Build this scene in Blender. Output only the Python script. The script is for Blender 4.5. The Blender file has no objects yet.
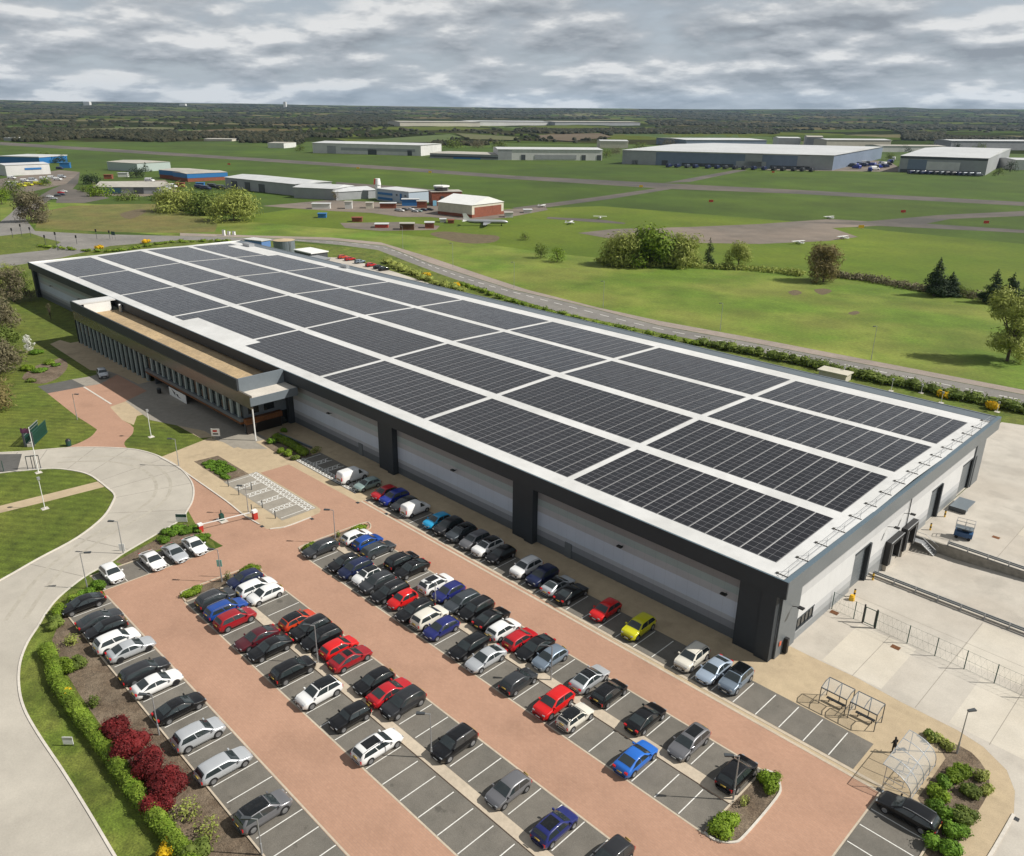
import bpy, bmesh, math, random
import numpy as np
from mathutils import Vector, Matrix
R = math.radians
random.seed(7)
S = bpy.context.scene
col = S.collection

# ------------------------------------------------------------------ camera, sky, sun, exposure
CAM_H = 53.03
FOC, PITCH, ROLL, YAW = 806.64, R(21.3972), R(0.6603), R(134.9587)
cyw, syw = math.cos(YAW), math.sin(YAW)
FW = Vector((cyw*math.cos(PITCH), syw*math.cos(PITCH), -math.sin(PITCH)))
RT0 = Vector((syw, -cyw, 0)); UP0 = RT0.cross(FW)
RT = math.cos(ROLL)*RT0 + math.sin(ROLL)*UP0
UP = -math.sin(ROLL)*RT0 + math.cos(ROLL)*UP0
cam_d = bpy.data.cameras.new('camera'); cam = bpy.data.objects.new('camera', cam_d); col.objects.link(cam)
m = Matrix((RT, UP, -FW)).transposed().to_4x4(); m.translation = (0, 0, CAM_H); cam.matrix_world = m
cam_d.sensor_width = 36; cam_d.lens = FOC/1024*36; cam_d.clip_end = 60000; cam_d.clip_start = 1
S.camera = cam
SUN = Vector((8.2, 7.25, 10)).normalized()
W = bpy.data.worlds.new("World"); S.world = W; W.use_nodes = True
SKY_STRENGTH, CLOUD_GAIN = 0.10, 5.3
def build_world():
    nt = W.node_tree; N = nt.nodes; L = nt.links; bg = N['Background']
    sky = N.new('ShaderNodeTexSky'); sky.sky_type = 'NISHITA'; sky.sun_disc = False
    sky.sun_elevation = math.asin(SUN.z); sky.sun_rotation = math.atan2(SUN.x, SUN.y)
    tc = N.new('ShaderNodeTexCoord'); sep = N.new('ShaderNodeSeparateXYZ'); L.new(tc.outputs['Generated'], sep.inputs[0])
    def mth(op, a, b=None, c=None):
        n = N.new('ShaderNodeMath'); n.operation = op
        for i, v in enumerate((a, b, c)):
            if v is None: continue
            if isinstance(v, (int, float)): n.inputs[i].default_value = v
            else: L.new(v, n.inputs[i])
        return n.outputs[0]
    az_ = mth('ABSOLUTE', sep.outputs[2])
    def plane(dz, k):
        zc = mth('ADD', az_, 0.21+dz); c = N.new('ShaderNodeCombineXYZ')
        L.new(mth('DIVIDE', sep.outputs[0], zc), c.inputs[0]); L.new(mth('DIVIDE', sep.outputs[1], zc), c.inputs[1]); L.new(mth('MULTIPLY', zc, k), c.inputs[2]); return c.outputs[0]
    def noise(vec, scale, detail, rough, off, dist=0.0):
        mp = N.new('ShaderNodeVectorMath'); mp.operation = 'ADD'; mp.inputs[1].default_value = off; L.new(vec, mp.inputs[0])
        n = N.new('ShaderNodeTexNoise'); n.inputs['Scale'].default_value = scale; n.inputs['Detail'].default_value = detail
        n.inputs['Roughness'].default_value = rough; n.inputs['Distortion'].default_value = dist; L.new(mp.outputs[0], n.inputs['Vector']); return n.outputs['Fac']
    def ramp(f, stops):
        r = N.new('ShaderNodeValToRGB'); L.new(f, r.inputs[0]); e = r.color_ramp.elements
        e[0].position, e[0].color = stops[0][0], (*stops[0][1], 1); e[1].position, e[1].color = stops[-1][0], (*stops[-1][1], 1)
        for p, c in stops[1:-1]:
            q = e.new(p); q.color = (*c, 1)
        return r.outputs[0]
    off = (5.3, 2.1, 0.0)
    n0 = noise(plane(0.0, 3), 2.3, 8, 0.54, off, 0.0); n1 = noise(plane(0.012, 3), 2.3, 8, 0.54, off, 0.0)
    lit = mth('ADD', mth('MULTIPLY', mth('SUBTRACT', n0, n1), 2.6), 0.50)
    big = noise(plane(0.0, 2), 0.8, 3, 0.5, (1.7, 9.4, 0), 0.0)
    tone = mth('ADD', lit, mth('MULTIPLY', mth('SUBTRACT', 0.5, big), 0.8))
    cover = ramp(n0, [(0.34, (0, 0, 0)), (0.50, (1, 1, 1))])
    shade = ramp(tone, [(0.18, (0.46, 0.50, 0.55)), (0.40, (0.68, 0.725, 0.78)), (0.56, (0.84, 0.88, 0.925)), (0.78, (1.32, 1.32, 1.31))])
    k = N.new('ShaderNodeVectorMath'); k.operation = 'SCALE'; k.inputs['Scale'].default_value = CLOUD_GAIN; L.new(shade, k.inputs[0])
    thin = N.new('ShaderNodeMix'); thin.data_type = 'RGBA'; thin.inputs[0].default_value = 0.84
    L.new(sky.outputs[0], thin.inputs[6]); thin.inputs[7].default_value = (CLOUD_GAIN*0.74, CLOUD_GAIN*0.81, CLOUD_GAIN*0.90, 1)
    mx = N.new('ShaderNodeMix'); mx.data_type = 'RGBA'; L.new(cover, mx.inputs[0]); L.new(thin.outputs[2], mx.inputs[6]); L.new(k.outputs[0], mx.inputs[7])
    # sky dimmed towards overhead, out of view, to hold down the fill light
    dim = N.new('ShaderNodeMapRange'); dim.inputs[1].default_value = 0.05; dim.inputs[2].default_value = 0.45; dim.inputs[3].default_value = 1.0; dim.inputs[4].default_value = 0.68; L.new(sep.outputs[2], dim.inputs[0])
    fin = N.new('ShaderNodeVectorMath'); fin.operation = 'SCALE'; L.new(mx.outputs[2], fin.inputs[0]); L.new(dim.outputs[0], fin.inputs['Scale'])
    L.new(fin.outputs[0], bg.inputs[0]); bg.inputs[1].default_value = SKY_STRENGTH
build_world()
sd = bpy.data.lights.new('sun', 'SUN'); sd.energy = 4.9; sd.angle = R(0.53); sd.color = (1, 0.955, 0.88)
sun = bpy.data.objects.new('sun', sd); col.objects.link(sun); sun.rotation_euler = (-SUN).to_track_quat('-Z', 'Y').to_euler(); sun.location = SUN*300
S.view_settings.view_transform = 'Standard'; S.view_settings.look = 'None'; S.view_settings.gamma = 1
S.view_settings.exposure = 0.22

# ------------------------------------------------------------------ where a picture point lies in the place
def ray(x, y): return FW + (x-512)/FOC*RT + (428-y)/FOC*UP
def G(x, y, z=0.0):
    d = ray(x, y); t = (z-CAM_H)/d.z
    return Vector((d.x*t, d.y*t, z))
def proj(p):
    q = Vector(p)-Vector((0, 0, CAM_H)); z = q.dot(FW)
    return 512+FOC*q.dot(RT)/z, 428-FOC*q.dot(UP)/z
def height_at(b, ty):
    lo, hi = 0.0, 200.0
    for _ in range(50):
        mid = (lo+hi)/2
        if proj((b.x, b.y, mid))[1] > ty: lo = mid
        else: hi = mid
    return lo
def px_m(b):
    """pixels one metre covers at b"""
    return FOC/(Vector(b)-Vector((0, 0, CAM_H))).dot(FW)

# ------------------------------------------------------------------ helpers
def thing(name, label, cat, loc=(0, 0, 0), rz=0.0, group=None):
    o = bpy.data.objects.new(name, None); col.objects.link(o); o.location = loc; o.rotation_euler = (0, 0, rz)
    o.empty_display_size = 0.3; return tag(o, label, cat, group)
def tag(o, label=None, cat=None, group=None, kind=None):
    if label: o['label'] = label
    if cat: o['category'] = cat
    if group: o['group'] = group
    if kind: o['kind'] = kind
    return o
class MB:
    def __init__(s): s.v = []; s.f = []; s.mi = []
    def quad(s, a, b, c, d, mi=0):
        n = len(s.v); s.v += [tuple(a), tuple(b), tuple(c), tuple(d)]; s.f.append((n, n+1, n+2, n+3)); s.mi.append(mi)
    def poly(s, pts, mi=0):
        n = len(s.v); s.v += [tuple(p) for p in pts]; s.f.append(tuple(range(n, n+len(pts)))); s.mi.append(mi)
    def box(s, x0, x1, y0, y1, z0, z1, mi=0):
        n = len(s.v)
        s.v += [(x0, y0, z0), (x1, y0, z0), (x1, y1, z0), (x0, y1, z0), (x0, y0, z1), (x1, y0, z1), (x1, y1, z1), (x0, y1, z1)]
        for q in ((0, 3, 2, 1), (4, 5, 6, 7), (0, 1, 5, 4), (1, 2, 6, 5), (2, 3, 7, 6), (3, 0, 4, 7)):
            s.f.append(tuple(n+i for i in q)); s.mi.append(mi)
        return s
    def bar(s, a, b, w, h=None, mi=0):
        """square bar from a to b"""
        a, b = Vector(a), Vector(b); h = h or w; d = (b-a)
        if d.length < 1e-6: return s
        d.normalize(); u = d.cross(Vector((0, 0, 1)))
        if u.length < 1e-3: u = Vector((1, 0, 0))
        u.normalize(); v = u.cross(d); u *= w/2; v *= h/2; n = len(s.v)
        for p in (a, b):
            for q in (u+v, -u+v, -u-v, u-v): s.v.append(tuple(p+q))
        for q in ((0, 1, 2, 3), (7, 6, 5, 4), (0, 4, 5, 1), (1, 5, 6, 2), (2, 6, 7, 3), (3, 7, 4, 0)):
            s.f.append(tuple(n+i for i in q)); s.mi.append(mi)
        return s
    def tube(s, a, b, r0, r1=None, n=8, mi=0, cap=True):
        a, b = Vector(a), Vector(b); r1 = r0 if r1 is None else r1; d = (b-a).normalized(); u = d.cross(Vector((0, 0, 1)))
        if u.length < 1e-3: u = Vector((1, 0, 0))
        u.normalize(); v = d.cross(u); k = len(s.v)
        for p, r in ((a, r0), (b, r1)):
            for i in range(n):
                t = 2*math.pi*i/n; s.v.append(tuple(p+u*math.cos(t)*r+v*math.sin(t)*r))
        for i in range(n):
            j = (i+1) % n; s.f.append((k+i, k+j, k+n+j, k+n+i)); s.mi.append(mi)
        if cap:
            s.f.append(tuple(k+i for i in reversed(range(n)))); s.mi.append(mi)
            s.f.append(tuple(k+n+i for i in range(n))); s.mi.append(mi)
        return s
    def prism(s, pts, z0, z1, mi=0):
        k = len(s.v); n = len(pts)
        s.v += [(p[0], p[1], z0) for p in pts]+[(p[0], p[1], z1) for p in pts]
        s.f.append(tuple(k+i for i in reversed(range(n)))); s.mi.append(mi)
        s.f.append(tuple(k+n+i for i in range(n))); s.mi.append(mi)
        for i in range(n):
            j = (i+1) % n; s.f.append((k+i, k+j, k+n+j, k+n+i)); s.mi.append(mi)
        return s
    def mesh(s, name, mats, smooth=False):
        me = bpy.data.meshes.new(name); me.from_pydata(s.v, [], s.f)
        if not isinstance(mats, (list, tuple)): mats = [mats]
        for m_ in mats: me.materials.append(m_)
        me.polygons.foreach_set('material_index', s.mi)
        if smooth: me.polygons.foreach_set('use_smooth', [True]*len(s.f))
        me.update(); return me
    def build(s, name, mats, parent=None, smooth=False):
        o = bpy.data.objects.new(name, s.mesh(name, mats, smooth)); col.objects.link(o)
        if parent: o.parent = parent
        return o
def structure(name, mb, mat, smooth=False):
    return tag(mb.build(name, mat, None, smooth), kind='structure')
def area(poly):
    return sum(poly[i][0]*poly[(i+1) % len(poly)][1]-poly[(i+1) % len(poly)][0]*poly[i][1] for i in range(len(poly)))/2
def ccw(poly): return poly if area(poly) > 0 else poly[::-1]
LAYER = [0]
def sheet(name, polys, z, mat, kind='structure'):
    mb = MB()
    for i, p in enumerate(polys):
        LAYER[0] += 1
        mb.poly([(q[0], q[1], z+(0.00003*LAYER[0] if z else 0)) for q in ccw([(q[0], q[1]) for q in p])])
    return tag(mb.build(name, mat), kind=kind)
def PX(*pts): return [G(x, y) for x, y in pts]
def rect(x0, x1, y0, y1): return [(x0, y0), (x1, y0), (x1, y1), (x0, y1)]
def smooth_path(pts, n=4, closed=False):
    P = [Vector((p[0], p[1])) for p in pts]; out = []; k = len(P)
    rng = range(k if closed else k-1)
    for i in rng:
        p0 = P[(i-1) % k] if closed or i > 0 else P[i]; p1 = P[i]; p2 = P[(i+1) % k]
        p3 = P[(i+2) % k] if closed or i+2 < k else p2
        for j in range(n):
            t = j/n
            out.append(0.5*((2*p1)+(p2-p0)*t+(2*p0-5*p1+4*p2-p3)*t*t+(3*p1-p0-3*p2+p3)*t**3))
    if not closed: out.append(P[-1])
    return [(q.x, q.y) for q in out]
def strip(mb, pts, w, z0, z1, closed=False, off=0.0):
    """kerb-like strip along a path"""
    P = [Vector((p[0], p[1])) for p in pts]; k = len(P); L_, R_ = [], []
    for i in range(k):
        a = P[(i-1) % k] if (closed or i > 0) else P[i]; b = P[(i+1) % k] if (closed or i < k-1) else P[i]
        d = (b-a); d = d.normalized() if d.length > 0 else Vector((1, 0)); nrm = Vector((-d.y, d.x))
        L_.append(P[i]+nrm*(w/2+off)); R_.append(P[i]-nrm*(w/2-off))
    for i in range(k if closed else k-1):
        j = (i+1) % k
        a, b, c, d = L_[i], R_[i], R_[j], L_[j]
        mb.quad((a.x, a.y, z1), (b.x, b.y, z1), (c.x, c.y, z1), (d.x, d.y, z1))
        if z1 > z0+0.02:
            mb.quad((b.x, b.y, z0), (c.x, c.y, z0), (c.x, c.y, z1), (b.x, b.y, z1))
            mb.quad((d.x, d.y, z0), (a.x, a.y, z0), (a.x, a.y, z1), (d.x, d.y, z1))

# ------------------------------------------------------------------ materials
def newmat(name):
    m_ = bpy.data.materials.new(name); m_.use_nodes = True; return m_, m_.node_tree, m_.node_tree.nodes['Principled BSDF']
def lerp3(a, b, t): return tuple(a[i]*(1-t)+b[i]*t for i in range(3))
def flat(name, c, rough=0.6, metal=0.0, coat=0.0, spec=0.5):
    m_, nt, b = newmat(name); b.inputs['Base Color'].default_value = (*c, 1); b.inputs['Roughness'].default_value = rough
    b.inputs['Metallic'].default_value = metal; b.inputs['Coat Weight'].default_value = coat; b.inputs['Coat Roughness'].default_value = 0.05
    b.inputs['Specular IOR Level'].default_value = spec; return m_
def rough_mat(name, c, scales=((0.15, 0.25), (1.3, 0.2), (9, 0.25)), rough=0.85, bump=0.0, spec=0.3, tint=None, obj=False, metal=0.0):
    """base colour broken up by several sizes of noise in world space"""
    m_, nt, b = newmat(name); N, L = nt.nodes, nt.links
    if obj:
        t = N.new('ShaderNodeTexCoord'); pos = t.outputs['Object']
    else:
        t = N.new('ShaderNodeNewGeometry'); pos = t.outputs['Position']
    cur = None
    for i, (sc, amt) in enumerate(scales):
        n = N.new('ShaderNodeTexNoise'); n.inputs['Scale'].default_value = sc; n.inputs['Detail'].default_value = 5; n.inputs['Roughness'].default_value = 0.6
        L.new(pos, n.inputs['Vector'])
        mr = N.new('ShaderNodeMapRange'); mr.inputs[1].default_value = 0.3; mr.inputs[2].default_value = 0.7; mr.inputs[3].default_value = 1-amt; mr.inputs[4].default_value = 1+amt
        L.new(n.outputs['Fac'], mr.inputs[0])
        if cur is None: cur = mr.outputs[0]
        else:
            mu = N.new('ShaderNodeMath'); mu.operation = 'MULTIPLY'; L.new(cur, mu.inputs[0]); L.new(mr.outputs[0], mu.inputs[1]); cur = mu.outputs[0]
    base = N.new('ShaderNodeMix'); base.data_type = 'RGBA'; base.inputs[6].default_value = (*c, 1); base.inputs[7].default_value = (*(tint or c), 1)
    n2 = N.new('ShaderNodeTexNoise'); n2.inputs['Scale'].default_value = scales[0][0]*1.7; n2.inputs['Detail'].default_value = 6; L.new(pos, n2.inputs['Vector'])
    mr2 = N.new('ShaderNodeMapRange'); mr2.inputs[1].default_value = 0.4; mr2.inputs[2].default_value = 0.62; L.new(n2.outputs['Fac'], mr2.inputs[0]); L.new(mr2.outputs[0], base.inputs[0])
    sc_ = N.new('ShaderNodeVectorMath'); sc_.operation = 'SCALE'; L.new(base.outputs[2], sc_.inputs[0]); L.new(cur, sc_.inputs['Scale'])
    L.new(sc_.outputs[0], b.inputs['Base Color']); b.inputs['Roughness'].default_value = rough; b.inputs['Specular IOR Level'].default_value = spec; b.inputs['Metallic'].default_value = metal
    if bump:
        bp = N.new('ShaderNodeBump'); bp.inputs['Strength'].default_value = bump; bp.inputs['Distance'].default_value = 0.05
        n3 = N.new('ShaderNodeTexNoise'); n3.inputs['Scale'].default_value = scales[-1][0]; n3.inputs['Detail'].default_value = 4; L.new(pos, n3.inputs['Vector'])
        L.new(n3.outputs['Fac'], bp.inputs['Height']); L.new(bp.outputs[0], b.inputs['Normal'])
    return m_
LEAF_GAIN = 1.35
def overlay(m_, kind, amt, **kw):
    """mowing stripes or stains multiplied into the colour of the surface itself"""
    nt = m_.node_tree; N, L = nt.nodes, nt.links; b = N['Principled BSDF']; src = b.inputs['Base Color'].links[0].from_socket; g = N.new('ShaderNodeNewGeometry')
    if kind == 'stripes':
        mp = N.new('ShaderNodeMapping'); mp.inputs['Rotation'].default_value = (0, 0, kw['rot']); L.new(g.outputs['Position'], mp.inputs['Vector'])
        w = N.new('ShaderNodeTexWave'); w.inputs['Scale'].default_value = kw['scale']; w.inputs['Distortion'].default_value = 1.2; w.inputs['Detail'].default_value = 3; w.inputs['Detail Scale'].default_value = .4; L.new(mp.outputs[0], w.inputs['Vector']); fac = w.outputs['Fac']; lo, hi = .35, .65
    else:
        w = N.new('ShaderNodeTexNoise'); w.inputs['Scale'].default_value = kw['scale']; w.inputs['Detail'].default_value = 4; w.inputs['Roughness'].default_value = .55; L.new(g.outputs['Position'], w.inputs['Vector']); fac = w.outputs['Fac']; lo, hi = kw.get('lo', .62), kw.get('hi', .72)
    mr = N.new('ShaderNodeMapRange'); mr.inputs[1].default_value = lo; mr.inputs[2].default_value = hi; mr.inputs[3].default_value = 1; mr.inputs[4].default_value = 1-amt; L.new(fac, mr.inputs[0])
    sc = N.new('ShaderNodeVectorMath'); sc.operation = 'SCALE'; L.new(src, sc.inputs[0]); L.new(mr.outputs[0], sc.inputs['Scale']); L.new(sc.outputs[0], b.inputs['Base Color'])
def leaf_mat(name, c1, c2, rough=0.7):
    m_, nt, b = newmat(name); N, L = nt.nodes, nt.links
    g = N.new('ShaderNodeNewGeometry'); r = N.new('ShaderNodeValToRGB'); L.new(g.outputs['Random Per Island'], r.inputs[0])
    e = r.color_ramp.elements; e[0].color = (*[q*LEAF_GAIN for q in c1], 1); e[1].color = (*[q*LEAF_GAIN for q in c2], 1)
    n = N.new('ShaderNodeTexNoise'); n.inputs['Scale'].default_value = 0.6; n.inputs['Detail'].default_value = 3; L.new(g.outputs['Position'], n.inputs['Vector'])
    mr = N.new('ShaderNodeMapRange'); mr.inputs[1].default_value = 0.35; mr.inputs[2].default_value = 0.65; mr.inputs[3].default_value = 0.75; mr.inputs[4].default_value = 1.3; L.new(n.outputs['Fac'], mr.inputs[0])
    s_ = N.new('ShaderNodeVectorMath'); s_.operation = 'SCALE'; L.new(r.outputs[0], s_.inputs[0]); L.new(mr.outputs[0], s_.inputs['Scale'])
    L.new(s_.outputs[0], b.inputs['Base Color']); b.inputs['Roughness'].default_value = rough; b.inputs['Specular IOR Level'].default_value = 0.25
    tr = N.new('ShaderNodeBsdfTranslucent'); L.new(s_.outputs[0], tr.inputs[0]); mx = N.new('ShaderNodeMixShader'); mx.inputs[0].default_value = 0.25
    L.new(b.outputs[0], mx.inputs[1]); L.new(tr.outputs[0], mx.inputs[2]); L.new(mx.outputs[0], N['Material Output'].inputs[0]); return m_
M = {}
M['field'] = rough_mat('airfield_grass_cloud_shade_tone', (0.046, 0.084, 0.006), ((0.004, 0.25), (0.03, 0.2), (0.4, 0.15)), 0.9, tint=(0.060, 0.096, 0.008))  # cloud shadow over the far airfield is painted in as this darker green
M['meadow'] = rough_mat('rough_meadow_grass', (0.108, 0.172, 0.018), ((0.02, 0.22), (0.12, 0.22), (1.2, 0.2)), 0.9, tint=(0.172, 0.198, 0.036))
M['lawn'] = rough_mat('mown_lawn', (0.092, 0.126, 0.016), ((0.05, 0.15), (0.6, 0.30), (5, 0.45)), 0.9, bump=0.5, tint=(0.122, 0.145, 0.022))
M['verge'] = rough_mat('verge_grass', (0.085, 0.120, 0.015), ((0.15, 0.3), (0.9, 0.32), (6, 0.45)), 0.9, bump=0.5, tint=(0.125, 0.145, 0.026))
M['brownfield'] = rough_mat('dry_rough_grass', (0.150, 0.130, 0.040), ((0.02, 0.2), (0.12, 0.2), (0.7, 0.2)), 0.9, tint=(0.110, 0.120, 0.030))
M['concrete'] = rough_mat('worn_concrete', (0.435, 0.402, 0.345), ((0.06, 0.06), (0.5, 0.06), (6, 0.06)), 0.85, tint=(0.395, 0.364, 0.312))
M['yard'] = rough_mat('yard_concrete', (0.47, 0.435, 0.38), ((0.05, 0.05), (0.45, 0.07), (6, 0.06)), 0.85, tint=(0.43, 0.39, 0.335))
M['yard_pale'] = rough_mat('yard_concrete_pale', (0.53, 0.49, 0.42), ((0.05, 0.05), (0.45, 0.07), (6, 0.06)), 0.85, tint=(0.49, 0.445, 0.37))
M['asphalt'] = rough_mat('car_park_asphalt', (0.142, 0.132, 0.114), ((0.08, 0.12), (0.7, 0.12), (12, 0.18)), 0.9, tint=(0.165, 0.150, 0.128), bump=0.2)
M['asphalt_dark'] = rough_mat('dark_asphalt', (0.105, 0.102, 0.097), ((0.08, 0.12), (0.7, 0.12), (12, 0.18)), 0.9, tint=(0.100, 0.097, 0.090))
M['road'] = rough_mat('road_asphalt', (0.185, 0.176, 0.162), ((0.05, 0.1), (0.5, 0.12), (4, 0.12)), 0.9, tint=(0.215, 0.203, 0.185))
M['pave_pink'] = rough_mat('road_footway', (0.290, 0.240, 0.205), ((0.05, 0.1), (0.5, 0.12), (4, 0.12)), 0.9, tint=(0.260, 0.222, 0.192))
M['sunlit_field'] = rough_mat('airfield_grass_sunlit_tone', (0.084, 0.132, 0.007), ((0.01, 0.2), (0.06, 0.15), (0.5, 0.15)), 0.9, tint=(0.112, 0.150, 0.012))  # lighter green carries the sunlight painted onto the nearer airfield grass
M['runway'] = rough_mat('runway_asphalt', (0.085, 0.080, 0.072), ((0.01, 0.15), (0.1, 0.15), (1, 0.1)), 0.9, tint=(0.125, 0.108, 0.092))
M['apron'] = rough_mat('old_apron_concrete', (0.190, 0.155, 0.125), ((0.015, 0.15), (0.1, 0.15), (1, 0.1)), 0.9, tint=(0.145, 0.125, 0.105))
M['tan'] = rough_mat('buff_paving', (0.440, 0.350, 0.230), ((0.1, 0.06), (0.9, 0.08), (9, 0.12)), 0.9, tint=(0.405, 0.320, 0.212))
M['slab'] = rough_mat('grey_slab_paving', (0.275, 0.25, 0.21), ((0.1, 0.06), (0.9, 0.1), (9, 0.12)), 0.9)
M['bark'] = rough_mat('bark_mulch', (0.155, 0.120, 0.085), ((0.3, 0.25), (2, 0.3), (9, 0.55)), 0.95, bump=0.6, tint=(0.120, 0.088, 0.060))
M['soil'] = rough_mat('bare_soil', (0.120, 0.095, 0.055), ((0.3, 0.2), (2, 0.2), (9, 0.4)), 0.95, bump=0.5)
M['kerb'] = rough_mat('kerb_concrete', (0.47, 0.40, 0.31), ((0.3, 0.1), (3, 0.1)), 0.85)
M['kerb_pale'] = rough_mat('kerb_pale', (0.55, 0.51, 0.45), ((0.3, 0.1), (3, 0.1)), 0.85)
M['paint'] = rough_mat('worn_white_paint', (0.68, 0.67, 0.63), ((0.5, 0.08), (5, 0.15)), 0.8)
M['paint_dim'] = rough_mat('faded_white_paint', (0.40, 0.39, 0.37), ((0.5, 0.08), (5, 0.15)), 0.8)
M['white_roof'] = rough_mat('white_roof_membrane', (0.61, 0.61, 0.60), ((0.06, 0.05), (0.7, 0.05)), 0.55, tint=(0.56, 0.56, 0.545))
M['gravel_roof'] = rough_mat('buff_gravel_ballast', (0.42, 0.31, 0.18), ((0.15, 0.12), (1.2, 0.15), (7, 0.22)), 0.95, tint=(0.36, 0.27, 0.165))
M['anthracite'] = rough_mat('anthracite_cladding', (0.036, 0.042, 0.048), ((0.2, 0.08), (2, 0.05)), 0.6, spec=0.3)
M['bluegrey'] = rough_mat('blue_grey_cladding', (0.145, 0.170, 0.190), ((0.2, 0.06), (2, 0.05)), 0.40, spec=0.5)
M['fascia_side'] = rough_mat('grey_fascia', (0.125, 0.140, 0.150), ((0.2, 0.05), (2, 0.05)), 0.4, spec=0.5)
M['steel'] = flat('galvanised_steel', (0.42, 0.43, 0.44), 0.45, 0.6)
M['dark_steel'] = flat('dark_painted_steel', (0.055, 0.062, 0.068), 0.5)
M['green_steel'] = flat('green_fence_paint', (0.012, 0.060, 0.045), 0.5)
M['white'] = rough_mat('white_paint', (0.74, 0.74, 0.72), ((0.3, 0.05), (3, 0.05)), 0.5)
M['black'] = flat('black_plastic', (0.012, 0.012, 0.013), 0.5)
M['red'] = flat('red_paint', (0.42, 0.035, 0.025), 0.45)
M['yellow'] = flat('yellow_paint', (0.70, 0.42, 0.02), 0.45)
M['wood'] = rough_mat('dark_timber', (0.10, 0.045, 0.022), ((1, 0.2), (6, 0.3)), 0.6)
M['orange_wood'] = rough_mat('orange_brown_trim', (0.15, 0.060, 0.022), ((0.5, 0.2), (6, 0.3)), 0.6)
M['glass_dark'] = flat('dark_window_glass', (0.012, 0.016, 0.018), 0.05, 0.0, 0.0, 0.9)
def brick_mat():
    m_, nt, b = newmat('salmon_block_paving'); N, L = nt.nodes, nt.links; g = N.new('ShaderNodeNewGeometry')
    br = N.new('ShaderNodeTexBrick'); br.inputs['Scale'].default_value = 1.0; br.inputs['Brick Width'].default_value = 0.42; br.inputs['Row Height'].default_value = 0.21
    br.inputs['Mortar Size'].default_value = 0.02; br.inputs['Color1'].default_value = (0.378, 0.224, 0.153, 1); br.inputs['Color2'].default_value = (0.406, 0.244, 0.168, 1); br.inputs['Mortar'].default_value = (0.35, 0.218, 0.158, 1)
    L.new(g.outputs['Position'], br.inputs['Vector']); cur = br.outputs['Color']
    for sc, a in ((0.05, 0.06), (0.3, 0.05), (3.0, 0.05)):
        n = N.new('ShaderNodeTexNoise'); n.inputs['Scale'].default_value = sc; n.inputs['Detail'].default_value = 5; L.new(g.outputs['Position'], n.inputs['Vector'])
        mr = N.new('ShaderNodeMapRange'); mr.inputs[1].default_value = 0.3; mr.inputs[2].default_value = 0.7; mr.inputs[3].default_value = 1-a; mr.inputs[4].default_value = 1+a; L.new(n.outputs['Fac'], mr.inputs[0])
        s_ = N.new('ShaderNodeVectorMath'); s_.operation = 'SCALE'; L.new(cur, s_.inputs[0]); L.new(mr.outputs[0], s_.inputs['Scale']); cur = s_.outputs[0]
    L.new(cur, b.inputs['Base Color']); b.inputs['Roughness'].default_value = 0.9; b.inputs['Specular IOR Level'].default_value = 0.25; return m_
M['brick'] = brick_mat()
overlay(M['lawn'], 'stripes', .16, rot=R(52), scale=.22); overlay(M['lawn'], 'stain', .25, scale=.35, lo=.55, hi=.7); overlay(M['verge'], 'stain', .30, scale=.5, lo=.55, hi=.68)
overlay(M['asphalt'], 'stain', .35, scale=.55, lo=.64, hi=.70); overlay(M['concrete'], 'stain', .10, scale=.12, lo=.5, hi=.62); overlay(M['yard'], 'stain', .12, scale=.16, lo=.52, hi=.62); overlay(M['brick'], 'stain', .10, scale=.16, lo=.55, hi=.68); overlay(M['tan'], 'stain', .14, scale=.3, lo=.58, hi=.68)
overlay(M['meadow'], 'stain', .28, scale=.06, lo=.52, hi=.64); overlay(M['field'], 'stain', .16, scale=.012, lo=.45, hi=.62); overlay(M['sunlit_field'], 'stain', .14, scale=.03, lo=.48, hi=.62); overlay(M['white_roof'], 'stain', .07, scale=.25, lo=.5, hi=.64)
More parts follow.
